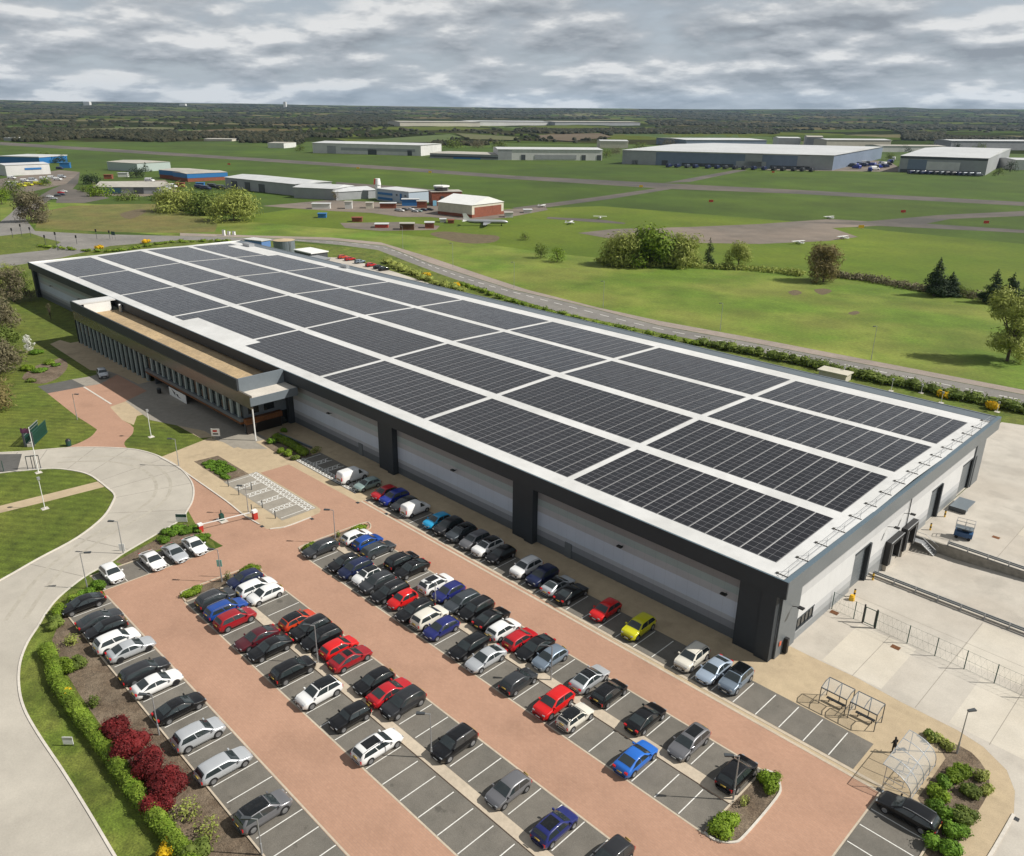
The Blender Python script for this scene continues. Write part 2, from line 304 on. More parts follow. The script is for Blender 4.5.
def band_mat(name, stops, lo, hi, rough=0.45):
    """horizontal bands of coloured cladding by height, with fine ribs"""
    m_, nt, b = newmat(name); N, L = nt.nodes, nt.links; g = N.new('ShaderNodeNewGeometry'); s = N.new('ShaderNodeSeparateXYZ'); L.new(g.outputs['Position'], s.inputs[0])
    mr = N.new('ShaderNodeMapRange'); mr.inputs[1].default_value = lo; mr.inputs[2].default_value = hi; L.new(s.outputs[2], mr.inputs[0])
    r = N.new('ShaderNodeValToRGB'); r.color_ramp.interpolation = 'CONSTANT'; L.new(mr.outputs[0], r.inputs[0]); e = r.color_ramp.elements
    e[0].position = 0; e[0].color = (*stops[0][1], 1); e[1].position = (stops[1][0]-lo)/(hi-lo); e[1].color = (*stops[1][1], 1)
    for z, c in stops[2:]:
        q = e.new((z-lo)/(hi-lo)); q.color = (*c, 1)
    n = N.new('ShaderNodeTexNoise'); n.inputs['Scale'].default_value = 0.5; L.new(g.outputs['Position'], n.inputs['Vector'])
    m2 = N.new('ShaderNodeMapRange'); m2.inputs[3].default_value = 0.92; m2.inputs[4].default_value = 1.08; L.new(n.outputs['Fac'], m2.inputs[0])
    sc = N.new('ShaderNodeVectorMath'); sc.operation = 'SCALE'; cur = m2.outputs[0]
    for ax in (0, 1):     # joints between the cladding sheets
        ad = N.new('ShaderNodeMath'); ad.operation = 'MULTIPLY_ADD'; ad.inputs[1].default_value = 1/1.5; ad.inputs[2].default_value = .4/1.5; L.new(s.outputs[ax], ad.inputs[0])
        fr = N.new('ShaderNodeMath'); fr.operation = 'FRACT'; L.new(ad.outputs[0], fr.inputs[0]); lt = N.new('ShaderNodeMath'); lt.operation = 'LESS_THAN'; lt.inputs[1].default_value = .03; L.new(fr.outputs[0], lt.inputs[0])
        mu = N.new('ShaderNodeMath'); mu.operation = 'MULTIPLY_ADD'; mu.inputs[1].default_value = -.14; mu.inputs[2].default_value = 1.0; L.new(lt.outputs[0], mu.inputs[0]); mm = N.new('ShaderNodeMath'); mm.operation = 'MULTIPLY'; L.new(cur, mm.inputs[0]); L.new(mu.outputs[0], mm.inputs[1]); cur = mm.outputs[0]
    L.new(r.outputs[0], sc.inputs[0]); L.new(cur, sc.inputs['Scale']); L.new(sc.outputs[0], b.inputs['Base Color'])
    b.inputs['Roughness'].default_value = rough; b.inputs['Metallic'].default_value = 0.0
    wv = N.new('ShaderNodeTexWave'); wv.wave_type = 'BANDS'; wv.bands_direction = 'Z'; wv.inputs['Scale'].default_value = 1.6; L.new(g.outputs['Position'], wv.inputs['Vector'])
    bp = N.new('ShaderNodeBump'); bp.inputs['Strength'].default_value = 0.25; bp.inputs['Distance'].default_value = 0.04; L.new(wv.outputs['Fac'], bp.inputs['Height']); L.new(bp.outputs[0], b.inputs['Normal'])
    return m_
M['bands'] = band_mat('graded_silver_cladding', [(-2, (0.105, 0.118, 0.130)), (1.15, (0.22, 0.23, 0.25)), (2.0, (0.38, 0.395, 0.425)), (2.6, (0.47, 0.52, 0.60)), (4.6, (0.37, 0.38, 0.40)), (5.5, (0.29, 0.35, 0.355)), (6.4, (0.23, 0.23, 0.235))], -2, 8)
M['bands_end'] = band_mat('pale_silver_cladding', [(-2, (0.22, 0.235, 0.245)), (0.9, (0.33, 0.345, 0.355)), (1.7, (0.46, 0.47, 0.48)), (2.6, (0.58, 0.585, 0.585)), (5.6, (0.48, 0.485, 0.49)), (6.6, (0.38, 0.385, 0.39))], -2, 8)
def panel_mat():
    m_, nt, b = newmat('solar_glass_with_frames'); N, L = nt.nodes, nt.links; t = N.new('ShaderNodeTexCoord'); s = N.new('ShaderNodeSeparateXYZ'); L.new(t.outputs['Object'], s.inputs[0])
    def mth(op, a, c=None):
        n = N.new('ShaderNodeMath'); n.operation = op
        for i, v in enumerate((a, c)):
            if v is None: continue
            if isinstance(v, (int, float)): n.inputs[i].default_value = v
            else: L.new(v, n.inputs[i])
        return n.outputs[0]
    def line(v, period, width, phase=0.0):
        fr = mth('FRACT', mth('DIVIDE', mth('ADD', v, phase), period))
        d = mth('MINIMUM', fr, mth('SUBTRACT', 1.0, fr)); return mth('LESS_THAN', d, width/period/2)
    ly = line(s.outputs[1], 1.1, 0.05); lx = line(s.outputs[0], 2.03, 0.06); lm = line(s.outputs[0], 2.03, 0.04, 1.015)
    ln = mth('MINIMUM', mth('ADD', mth('ADD', mth('MULTIPLY', ly, 0.9), lx), mth('MULTIPLY', lm, 0.6)), 1.0)
    cell = N.new('ShaderNodeTexWhiteNoise'); cell.noise_dimensions = '3D'
    fl = N.new('ShaderNodeVectorMath'); fl.operation = 'FLOOR'; dv = N.new('ShaderNodeVectorMath'); dv.operation = 'DIVIDE'; dv.inputs[1].default_value = (1.015, 1.1, 10)
    L.new(t.outputs['Object'], dv.inputs[0]); L.new(dv.outputs[0], fl.inputs[0])
    oi = N.new('ShaderNodeObjectInfo'); ad = N.new('ShaderNodeVectorMath'); ad.operation = 'ADD'; L.new(fl.outputs[0], ad.inputs[0]); L.new(oi.outputs['Location'], ad.inputs[1]); L.new(ad.outputs[0], cell.inputs['Vector'])
    base = N.new('ShaderNodeMix'); base.data_type = 'RGBA'; base.inputs[6].default_value = (0.0095, 0.0092, 0.0115, 1); base.inputs[7].default_value = (0.0150, 0.0142, 0.0172, 1); L.new(cell.outputs[0], base.inputs[0])
    mx = N.new('ShaderNodeMix'); mx.data_type = 'RGBA'; L.new(ln, mx.inputs[0]); L.new(base.outputs[2], mx.inputs[6]); mx.inputs[7].default_value = (0.21, 0.21, 0.22, 1); L.new(mx.outputs[2], b.inputs['Base Color'])
    gn = N.new('ShaderNodeNewGeometry'); sb = N.new('ShaderNodeVectorMath'); sb.operation = 'SUBTRACT'; sb.inputs[1].default_value = (.5, .5, .5); L.new(cell.outputs['Color'], sb.inputs[0])
    s1 = N.new('ShaderNodeVectorMath'); s1.operation = 'SCALE'; s1.inputs['Scale'].default_value = .035; L.new(sb.outputs[0], s1.inputs[0]); a1 = N.new('ShaderNodeVectorMath'); a1.operation = 'ADD'; L.new(gn.outputs['Normal'], a1.inputs[0]); L.new(s1.outputs[0], a1.inputs[1])
    n1 = N.new('ShaderNodeVectorMath'); n1.operation = 'NORMALIZE'; L.new(a1.outputs[0], n1.inputs[0]); L.new(n1.outputs[0], b.inputs['Normal'])
    b.inputs['Roughness'].default_value = 0.20; b.inputs['Specular IOR Level'].default_value = 0.45; return m_
M['panel'] = panel_mat()
def clear_mat(name, tint, alpha):
    m_, nt, b = newmat(name); b.inputs['Base Color'].default_value = (*tint, 1); b.inputs['Roughness'].default_value = 0.08; b.inputs['Alpha'].default_value = alpha; return m_
M['perspex'] = clear_mat('clear_polycarbonate', (0.55, 0.62, 0.68), 0.22)
LEAF = {
 'green': leaf_mat('leaf_bright_green', (0.075, 0.125, 0.008), (0.150, 0.215, 0.018)),
 'hedge': leaf_mat('leaf_hedge', (0.075, 0.125, 0.010), (0.150, 0.205, 0.024)),
 'dark': leaf_mat('leaf_conifer', (0.012, 0.024, 0.010), (0.032, 0.052, 0.020)),
 'mid': leaf_mat('leaf_mid_green', (0.065, 0.095, 0.016), (0.125, 0.160, 0.032)),
 'olive': leaf_mat('leaf_olive', (0.150, 0.178, 0.036), (0.255, 0.280, 0.070)),
 'brown': leaf_mat('twig_brown', (0.080, 0.072, 0.040), (0.160, 0.140, 0.082)),
 'bronze': leaf_mat('leaf_bronze', (0.100, 0.082, 0.032), (0.190, 0.155, 0.062)),
 'red': leaf_mat('leaf_maroon', (0.060, 0.006, 0.007), (0.135, 0.014, 0.014)),
 'gorse': leaf_mat('gorse_flower', (0.40, 0.26, 0.006), (0.62, 0.42, 0.014)),
 'white': leaf_mat('white_blossom', (0.40, 0.40, 0.36), (0.70, 0.70, 0.66)),
 'lush': leaf_mat('leaf_lush', (0.055, 0.115, 0.010), (0.110, 0.195, 0.018)),
 'wood': leaf_mat('woodland_leaf', (0.014, 0.019, 0.008), (0.044, 0.040, 0.020)),
}
M['trunk'] = rough_mat('tree_bark', (0.095, 0.075, 0.055), ((1, 0.2), (6, 0.3)), 0.9)

# ------------------------------------------------------------------ ground, paving and roads
DOCK = (-29.9, -4.0, 93.2, 107.2)        # sunken loading dock: x0, x1, y0, y1
def holed(x0, x1, y0, y1, h=DOCK):
    a, b, c, d = h
    return [rect(x0, x1, y0, c), rect(x0, x1, d, y1), rect(x0, a, c, d), rect(b, x1, c, d)]
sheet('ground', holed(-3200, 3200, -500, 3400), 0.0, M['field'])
sheet('sunlit_tone_grass', [PX((256, 236), (200, 222), (300, 208), (420, 203), (520, 209), (600, 206), (700, 214), (800, 222), (900, 232), (1024, 244), (1150, 256), (1150, 345), (1024, 320), (640, 270), (480, 250), (340, 240))], 0.004, M['sunlit_field'])  # sheet whose colour marks the sunlit band beside the cloud-shaded ground
sheet('meadow_grass', [PX((0, 222), (180, 236.5), (256, 238), (331, 240), (381, 245), (431, 260), (480, 277), (527, 292), (597, 309.5), (660, 323), (768, 343), (1024, 392), (1150, 417), (1150, 330), (1024, 304), (900, 287), (780, 272), (640, 262), (540, 252), (480, 243), (380, 232), (250, 222), (120, 205), (0, 200))], 0.004, M['meadow'])
sheet('verge_grass', [PX((-60, 262), (180, 233), (381, 250), (480, 288), (640, 328), (840, 367), (1024, 407), (1140, 432), (1024, 432), (1001, 423), (780, 390), (400, 290), (240, 240), (30, 262), (-60, 300))], 0.008, M['verge'])
sheet('dry_grass', [PX((35, 228), (110, 232), (180, 233), (215, 232), (218, 222), (190, 214), (160, 204), (120, 204), (70, 206), (40, 212))], 0.012, M['brownfield'])
# lawn on the left of the building
sheet('lawn', [rect(-430, -95, -200, 70), rect(-430, -270.9, 70, 128)], 0.003, M['lawn'])
# bright field strip at the aircraft park
sheet('road', [PX((180, 236), (256, 238), (331, 240.5), (385, 246), (395, 250), (429.4, 263.3), (480, 279.7), (512.7, 290), (577, 304.6), (660, 326), (768, 346), (1024, 395), (1200, 430), (1200, 443), (1024, 406), (840, 367), (737.7, 348.3), (640, 328.8), (557.7, 311.5), (487, 290), (445, 275.8), (413.7, 264), (377.8, 250), (340, 245), (296, 241), (180, 240), (110, 246), (60, 258), (0, 268), (-120, 282), (-120, 262), (0, 244), (45, 238), (30, 233), (0, 236), (-60, 240), (-60, 232), (0, 222), (10, 214), (18, 206), (30, 206), (25, 218), (35, 231), (90, 234))], 0.016, M['road'])
sheet('pavement', [PX((180, 233), (256, 235.5), (331, 237.5), (381, 242.5), (431, 257.5), (480, 274.2), (526.4, 289.5), (596.7, 307.2), (660, 321), (768, 340.7), (1024, 390), (1200, 424), (1200, 429), (1024, 394.6), (768, 345.6), (660, 325.6), (577, 304.2), (512.7, 289.6), (480, 279.3), (429.4, 262.9), (395, 249.6), (385, 245.6), (331, 240.1), (256, 237.6), (180, 235.8))], 0.020, M['pave_pink'])
mb = MB()
def dashes(pts, n, w=0.25, duty=0.55, z=0.024):
    P = [Vector((p[0], p[1])) for p in smooth_path(pts, 6)]
    L_ = [0.0]
    for a, b in zip(P, P[1:]): L_.append(L_[-1]+(b-a).length)
    def at(s):
        for i in range(len(P)-1):
            if L_[i+1] >= s: return P[i].lerp(P[i+1], (s-L_[i])/max(1e-6, L_[i+1]-L_[i]))
        return P[-1]
    for i in range(n):
        a, b = at(L_[-1]*i/n), at(L_[-1]*(i+duty)/n); d = (b-a).normalized(); nn = Vector((-d.y, d.x))*w/2
        mb.quad((a.x-nn.x, a.y-nn.y, z), (b.x-nn.x, b.y-nn.y, z), (b.x+nn.x, b.y+nn.y, z), (a.x+nn.x, a.y+nn.y, z))
dashes(PX((256, 239.5), (340, 242.5), (388, 249), (430, 265.5), (480, 283), (577, 308.5), (660, 329), (768, 349.5), (880, 371.5), (1024, 400.5), (1150, 428)), 52)
structure('road_markings', mb, M['paint'])
# roundabout island, side road, runway, taxiways and old apron
sheet('roundabout_grass', [PX((-60, 250), (0, 238), (40, 237), (61, 242), (48, 250), (0, 255), (-60, 262))], 0.026, M['lawn'])
sheet('side_road', [PX((22, 206), (50, 190), (66, 183), (74, 172), (80, 172), (78, 183), (70, 192), (48, 201), (36, 211)), PX((58, 193), (74, 189), (110, 198), (84, 203), (56, 203))], 0.026, M['runway'])
sheet('runway', [PX((0, 142), (130, 150), (256, 158), (400, 167), (512, 175.5), (660, 183), (800, 190), (1024, 202), (1024, 206), (800, 194), (660, 188.5), (512, 179), (400, 170.5), (256, 161), (130, 153), (0, 145))], 0.030, M['runway'])
sheet('taxiway', [PX((512, 208), (600, 196.5), (665, 187), (672, 189), (610, 199), (520, 211)), PX((664, 183), (735, 170), (748, 170), (690, 182)),
                  PX((860, 222), (940, 215), (1024, 211), (1100, 208), (1100, 213), (1024, 216), (950, 219), (920, 225), (880, 226)), PX((790, 222), (880, 226), (1024, 233), (1100, 238), (1100, 235), (1024, 230), (900, 222)), PX((336, 182), (420, 188), (470, 196), (466, 198), (410, 191), (336, 185)), PX((548, 217), (600, 219.5), (626, 223), (624, 224), (590, 222), (546, 218.5))], 0.034, M['runway'])
sheet('apron', [PX((578, 233), (614, 229), (690, 227), (760, 224), (830, 219), (880, 222), (876, 226), (832, 228), (858, 237), (828, 241), (760, 244), (700, 243), (640, 240), (612, 239)),
                PX((760, 170), (900, 172), (900, 168), (890, 162), (870, 160))], 0.030, M['apron'])
sheet('industrial_yard', [PX((262, 206), (330, 200), (420, 204), (500, 210), (545, 207), (548, 210), (505, 218), (470, 221), (430, 217), (400, 217), (372, 213), (330, 211)), PX((340, 223), (400, 222), (440, 226), (436, 230), (380, 231), (345, 228)),
                          PX((-20, 182), (60, 170), (80, 172), (66, 184), (30, 192), (-20, 190)), PX((92, 182), (165, 180), (180, 192), (140, 197), (95, 195))], 0.036, M['apron'])
# earth heaps and worn spots on the rough land
sheet('bare_earth', [smooth_path(PX((430, 234), (445, 231.5), (472, 234), (498, 236), (494, 242), (470, 243.5), (448, 240)), 4, True), smooth_path(PX((120, 214), (140, 209), (146, 212), (130, 219)), 3, True),
   smooth_path(PX((814, 290), (824, 288.5), (832, 291), (822, 295)), 3, True), smooth_path(PX((788, 292), (796, 290), (802, 293), (794, 295.5)), 3, True), smooth_path(PX((848, 313), (856, 311), (860, 313), (853, 315)), 3, True)], 0.018, M['soil'])
# ---- site paving
sheet('buff_paving', [rect(-128, -10.3, 58.2, 69.2), rect(-208.5, -166, 56.8, 59.9), rect(-30.5, -22.4, 68, 72.35), PX((160, 457.4), (176.6, 466.5), (193.2, 478.1), (226.4, 501.4), (243, 514.7), (259.6, 524.6), (266.3, 528.8), (279.5, 529.1), (292.8, 524.6), (319.4, 513), (321, 509.7), (316.9, 506.4), (288.7, 464.5), (300, 440), (236, 433), (209, 438)),
   [(q.x, q.y) for q in PX((236, 433), (152, 392), (117, 371), (74, 344), (60, 340), (50, 344), (90, 370), (111, 372), (147, 391), (124, 402), (110, 407), (122, 420), (133.7, 425), (137, 416), (153, 412), (200, 438), (215, 437))],
   smooth_path(PX((-40, 512), (0, 505.8), (50, 493.5), (99, 481.2), (105.4, 486.6), (55, 499.5), (0, 513), (-40, 520)), 1, True),
   [(q.x, q.y) for q in PX((790.4, 646.4), (810.3, 656.3), (857.2, 678), (901.2, 702.2), (957.4, 730.3), (983, 746.7), (1006.7, 770.2), (1014.9, 791.3), (1013.7, 814.7), (995, 847.5), (975, 880), (955, 880), (881, 793), (860, 770), (840, 700))]], 0.006, M['tan'])
sheet('grey_slabs', [rect(-166, -121, 55.2, 61.4), PX((212, 439), (240, 432), (254, 441), (268, 449), (243, 449), (226, 443)), PX((90.3, 376.4), (84, 387), (111.4, 404.3), (124, 400), (150, 420), (220, 434), (240, 431), (147, 388), (117, 374), (108, 371))], 0.010, M['slab'])
brick_main = PX((193.6, 488), (189, 476)) + PX((226.4, 501.4), (243, 514.7), (259.6, 524.6), (266.3, 528.8), (279.5, 529.1), (292.8, 524.6), (319.4, 513), (321, 509.7), (316.9, 506.4), (260.4, 472.8), (288.7, 464.5), (358.3, 502.3), (366.9, 499.7))
brick_main = [(q.x, q.y) for q in brick_main]+[(-14.6, 59.0), (-14.6, 23.4), (-90.2, 23.4), (-90.2, 23.5)]+[(q.x, q.y) for q in PX((103, 590.5), (223, 546), (200, 532), (187.7, 510), (193, 500))]
sheet('block_paving', [brick_main, [(q.x, q.y) for q in PX((47.5, 393.4), (85.6, 386.4), (100, 384), (117, 374.5), (147, 391), (124, 402), (110, 407), (122, 420), (130, 424))]+smooth_path(PX((133.7, 427.7), (132.4, 434), (124.7, 441.9), (126, 447), (132, 451)), 4)+smooth_path(PX((67, 450), (67, 447.3), (78.6, 443.2), (90, 437.3), (96, 431), (95, 428), (76, 416)), 3)], 0.012, M['brick'])
outer = smooth_path(PX((-30, 454), (0, 452.8), (25.7, 451.4), (69.4, 447.8), (102.8, 447.5), (128.5, 448.8), (144, 451.4), (159.4, 456.5), (177.4, 466.3), (189, 477.8), (193.6, 488), (192.8, 499.7), (187.7, 510), (180, 520.3), (154.2, 535.7), (123.4, 553.7), (113, 561), (84.8, 576.8), (59, 597.4), (46.3, 612.8), (38.6, 625.7), (27.7, 642.5), (20.2, 662.7), (19, 685.4), (24, 708), (37.8, 733.3), (63, 771), (88.3, 811.5), (113.5, 854), (150, 915)), 4)
inner = smooth_path(PX((-30, 478), (0, 473.2), (25.7, 470.6), (54, 468.8), (77, 471.4), (90, 475.3), (99, 481.2), (106.7, 487.4), (114.4, 494.6), (113, 502), (102.8, 517.7), (77, 538), (38.6, 558.8), (0, 580.7), (-60, 612)), 4)
sheet('access_road', [outer+[tuple(G(-140, 915)[:2])]+inner[::-1]], 0.016, M['concrete'])
mb = MB(); strip(mb, inner, 0.25, 0, 0.1); strip(mb, outer, 0.22, 0, 0.09)
structure('kerb', mb, M['kerb_pale'])
mb = MB()
for t_ in range(4, len(inner)-3, 5):
    a_ = Vector(inner[t_]); b_ = min((Vector(q) for q in outer), key=lambda q: (q-a_).length); d_ = (b_-a_).normalized(); n_ = Vector((-d_.y, d_.x))*.05
    mb.quad((a_.x-n_.x, a_.y-n_.y, .0195), (b_.x-n_.x, b_.y-n_.y, .0195), (b_.x+n_.x, b_.y+n_.y, .0195), (a_.x+n_.x, a_.y+n_.y, .0195))
structure('road_joints', mb, rough_mat('joint_sealant', (.24, .22, .19), ((.5, .1), (3, .1)), .9))
mb = MB()
tr = smooth_path(PX((60, 460), (110, 459), (145, 466), (162, 480), (160, 497), (140, 513), (105, 533), (70, 556), (40, 585), (15, 620)), 6)
for off_ in (-1.0, 1.0): strip(mb, tr, .5, 0.0203, 0.0203, off=off_)
structure('tyre_wear', mb, rough_mat('rubbed_concrete', (.375, .345, .29), ((.2, .08), (1.5, .12)), .9))
sheet('tarmac_road', [PX((-60, 460), (0, 454.3), (22, 454), (17.5, 470.5), (0, 472.3), (-60, 478))], 0.020, M['asphalt_dark'])
# grass verge and planting bed between the access road and the first bays
i0 = min(range(len(outer)), key=lambda i: (Vector(outer[i])-G(113, 561).xy).length)
i1 = min(range(len(outer)), key=lambda i: (Vector(outer[i])-G(180, 520.3).xy).length)
sheet('bed_grass', [outer[i0:]+[(-30, 18.8), (-90.2, 18.8), (-90.2, 23.5), (-95.6, 23.6)], outer[i1:i0+1]+[(-95.6, 23.6), (-95.6, 37.6), (-91.2, 37.6)]+smooth_path(PX((213, 541), (222, 545), (217, 532), (205, 524), (188, 519)), 3)], 0.008, M['verge'])
bed_edge = smooth_path(PX((52, 640), (66, 672), (90, 710), (116, 745), (142, 782), (165, 815), (190, 850), (215, 890)), 3)
sheet('mulch_bed', [bed_edge+[(-36, 18.85), (-89.8, 18.85)], PX((115, 562), (150, 543), (185, 523), (200, 534), (178, 545), (150, 552), (125, 565))], 0.012, M['bark'])
# parking bays
sheet('parking_bays', [rect(-89.7, -17.4, 60.0, 64.3), rect(-82.3, -22.9, 50.1, 54.1), rect(-82.3, -22.9, 44.9, 48.8), rect(-82.3, -14, 34.8, 39.0), rect(-82.3, -14, 29.55, 33.65), rect(-90.2, -20, 19.0, 23.45),
    rect(-95.5, -91.4, 23.7, 37.2), rect(-14.6, -10.0, 40, 59.1)], 0.016, M['asphalt'])
sheet('hatched_bays', [rect(-109.8, -92.5, 47.8, 53.3)], 0.016, M['slab'])
sheet('hatched_bays_shaded', [rect(-109.6, -92.6, 59.9, 64.7)], 0.016, M['asphalt'])
sheet('forecourt_bays', [PX((37.6, 386.4), (47.5, 393.4), (85.6, 386.4), (72, 379.5))], 0.016, M['asphalt_dark'])
sheet('forecourt_concrete', [PX((72, 379.5), (85.6, 386.4), (101, 383.5), (90.3, 376.4))], 0.017, M['slab'])
strips_ = MB()
strips_.box(-82.3, -22.9, 48.85, 50.05, 0, 0.10); strips_.box(-82.3, -14, 33.7, 34.75, 0, 0.10)
structure('footway_strip', strips_, M['kerb'])
mb = MB()
for y0, y1, xa, xb in ((59.0, 59.3, -89.9, -14.6), (59.62, 59.95, -89.9, -14.6)): mb.box(xa, xb, y0, y1, 0, 0.03)
for y in (54.18, 44.82, 39.07, 29.48): mb.box(-82.5, -22.7 if y > 40 else -14, y-0.08, y+0.08, 0, 0.022)
mb.box(-90, -20, 23.48, 23.64, 0, 0.022); mb.box(-90, -36, 18.85, 19.0, 0, 0.1)
mb.box(-91.42, -91.26, 23.6, 37.3, 0, 0.022); mb.box(-95.7, -95.55, 23.6, 37.3, 0, 0.1); mb.box(-14.75, -14.6, 40, 59.2, 0, 0.022); mb.box(-10.0, -9.85, 40, 59.2, 0, 0.1)
strip(mb, smooth_path([(-82.3, 29.6), (-84.3, 29.9), (-84.7, 31), (-84.4, 38), (-83.6, 39.3), (-82.3, 39.2)], 3), 0.16, 0, 0.1); mb.box(-82.4, -82.25, 29.7, 33.7, 0, 0.1); mb.box(-82.4, -82.25, 34.8, 39.1, 0, 0.1)
strip(mb, smooth_path([(-82.3, 45.0), (-83.9, 45.4), (-84.4, 46.5), (-84.2, 55), (-83.4, 56.0), (-82.2, 55.2), (-82.2, 54.2)], 3), 0.16, 0, 0.1); mb.box(-82.4, -82.25, 45, 48.8, 0, 0.1); mb.box(-82.4, -82.25, 50.1, 54.1, 0, 0.1)
mb.box(-22.9, -22.75, 45.2, 54.2, 0, 0.1)
structure('kerb_line', mb, M['kerb'])
mb = MB()
isl = smooth_path([(-22.8, 44.9), (-21.8, 44.9), (-20.7, 45.7), (-20.4, 47), (-20.5, 52.2), (-20.9, 53.6), (-21.9, 54.5), (-22.8, 54.3)], 4)
strip(mb, isl, 0.18, 0, 0.12)
strip(mb, smooth_path(PX((160, 457.4), (176.6, 466.5), (193.2, 478.1), (226.4, 501.4), (243, 514.7), (259.6, 524.6)), 3), 0.2, 0, 0.11)
strip(mb, PX((270, 529.3), (284, 527.5), (292.8, 524.6), (311, 517.5)), 0.2, 0, 0.1)
strip(mb, PX((83.9, 387), (111.4, 404.3)), 0.35, 0, 0.05)
strip(mb, smooth_path(PX((1013.7, 814.7), (995, 847.5), (975, 880)), 3), 0.25, 0, 0.1)
structure('kerb_stones', mb, M['kerb_pale'])
sheet('island_mulch', [isl, [(-82.35, 29.75), (-84.2, 30.0), (-84.5, 31), (-84.2, 38), (-83.5, 39.1), (-82.35, 39.0)], [(-82.35, 45.1), (-83.8, 45.5), (-84.2, 46.5), (-84.0, 55), (-83.3, 55.8), (-82.35, 54.1)],
   PX((194, 461.5), (218, 455.7), (248.8, 474), (224.7, 481.8)), PX((261, 443), (278, 432), (310, 450), (312, 456), (292, 461), (287, 460)),
   smooth_path(PX((927, 731.5), (948, 740.9), (971.5, 752.6), (985.5, 770), (989.8, 786.6), (983.2, 803), (962, 835.8), (948, 862), (920, 862), (938, 826), (917.6, 798.3), (945.7, 758.4)), 2, True),
   smooth_path(PX((22, 378), (40, 384), (58, 378), (68, 366), (62, 358), (50, 362), (36, 366)), 3, True)], 0.020, M['bark'])
mb = MB()
def bayline(a, b, z=0.022, w=0.09):
    a, b = Vector(a), Vector(b); d = (b-a).normalized(); n = Vector((-d.y, d.x))*w/2
    mb.quad((a.x-n.x, a.y-n.y, z), (b.x-n.x, b.y-n.y, z), (b.x+n.x, b.y+n.y, z), (a.x+n.x, a.y+n.y, z))
def bays(x0, x1, pitch, ya, yb):
    x = x0
    while x <= x1+0.01:
        bayline((x, ya), (x, yb)); x += pitch
bays(-29.29-2.405*24, -17.6, 2.405, 60.05, 64.0)
bays(-27.6-2.38*22, -23, 2.38, 50.3, 54.0); bays(-30.05-2.38*21, -24, 2.38, 45.0, 48.6)
bays(-32.5-2.4*20, -16, 2.4, 35.0, 38.9); bays(-34.93-2.4*19, -16, 2.4, 29.6, 33.4); bays(-46.97-2.42*17, -22, 2.42, 19.3, 23.4)
for k in range(6): bayline((-95.3, 23.95+2.55*k), (-91.5, 23.95+2.55*k))
for y in (56.8, 54.6, 52.3, 50.0, 47.7, 45.4): bayline((-14.5, y), (-10.2, y))
structure('bay_markings', mb, M['paint'])
# hatching of the disabled bays: surrounds and zig-zag bars
mb = MB()
def hatch(x0, x1, ya, yb, n, z=0.022):
    wd = (x1-x0)/n
    for k in range(n+1): 
        x = x0+wd*k
        for dx in (-0.55, 0.55):
            if x0-0.1 < x+dx < x1+0.1: bayline((x+dx, ya+1.3), (x+dx, yb-0.15), z, 0.11)
        t = ya+1.3
        while t < yb-0.6:
            if x0 < x-0.5 and x+0.5 < x1: bayline((x-0.55, t), (x+0.55, t+0.8), z, 0.13); bayline((x+0.55, t), (x-0.55, t+0.8), z, 0.13)
            t += 0.85
    x = x0
    while x < x1-0.6:
        bayline((x, ya+0.15), (x+0.75, ya+1.2), z, 0.15); bayline((x+0.75, ya+0.15), (x, ya+1.2), z, 0.15); x += 0.85
    bayline((x0, ya+0.08), (x1, ya+0.08), z, 0.1); bayline((x0, ya+1.28), (x1, ya+1.28), z, 0.1)
hatch(-109.4, -92.8, 60.1, 64.5, 5)
structure('bay_hatching', mb, M['paint'])
mb = MB(); 
def hatch2(x0, x1, ya, yb, n):
    # bars beside the aisle are on the far side of these bays
    wd = (x1-x0)/n; z = 0.022
    for k in range(n+1):
        x = x0+wd*k
        for dx in (-0.55, 0.55):
            if x0-0.1 < x+dx < x1+0.1: bayline((x+dx, ya+0.15), (x+dx, yb-1.3), z, 0.11)
        t = ya+0.2
        while t < yb-1.9:
            if x0 < x-0.5 and x+0.5 < x1: bayline((x-0.55, t), (x+0.55, t+0.8), z, 0.13); bayline((x+0.55, t), (x-0.55, t+0.8), z, 0.13)
            t += 0.85
    x = x0
    while x < x1-0.6:
        bayline((x, yb-1.2), (x+0.75, yb-0.15), z, 0.15); bayline((x+0.75, yb-1.2), (x, yb-0.15), z, 0.15); x += 0.85
    bayline((x0, yb-0.08), (x1, yb-0.08), z, 0.1); bayline((x0, yb-1.28), (x1, yb-1.28), z, 0.1)
hatch2(-109.6, -92.7, 47.9, 53.2, 5)
structure('bay_hatching_front', mb, M['paint'])
# ---- service yard
ybound = [(q.x, q.y) for q in PX((790.4, 646.4), (810.3, 656.3), (857.2, 678), (901.2, 702.2), (957.4, 730.3), (983, 746.7), (1006.7, 770.2), (1014.9, 791.3), (1013.7, 814.7), (995, 847.5), (975, 880))]
sheet('service_yard', [ybound+[(60, 20), (60, 82.0), (-29.95, 82.0), (-29.95, 72.4)], rect(-30.4, -29.93, 82, 131), rect(-29.95, 60, 82.0, DOCK[2]), rect(DOCK[1], 60, DOCK[2], DOCK[3]), [(-29.95, DOCK[3]), (60, DOCK[3]), (60, 166), (-31, 166), (-35, 164.6), (-36, 137.5), (-29.8, 132)]], 0.010, M['yard'])
sheet('yard_slab', [[(-26.2, 72.5), (-20, 72.4), (-20, 81.6), (-26.2, 81.6)], [(-13.6, 72.2), (-7, 72.0), (-7, 81.4), (-13.6, 81.4)], [(-16.5, 83), (-10.5, 83), (-10.5, 92), (-16.5, 92)], [(-20, 118), (-6, 118), (-6, 160), (-20, 160)]], 0.014, M['yard_pale'])
mb = MB(); x0, x1, y0, y1 = DOCK
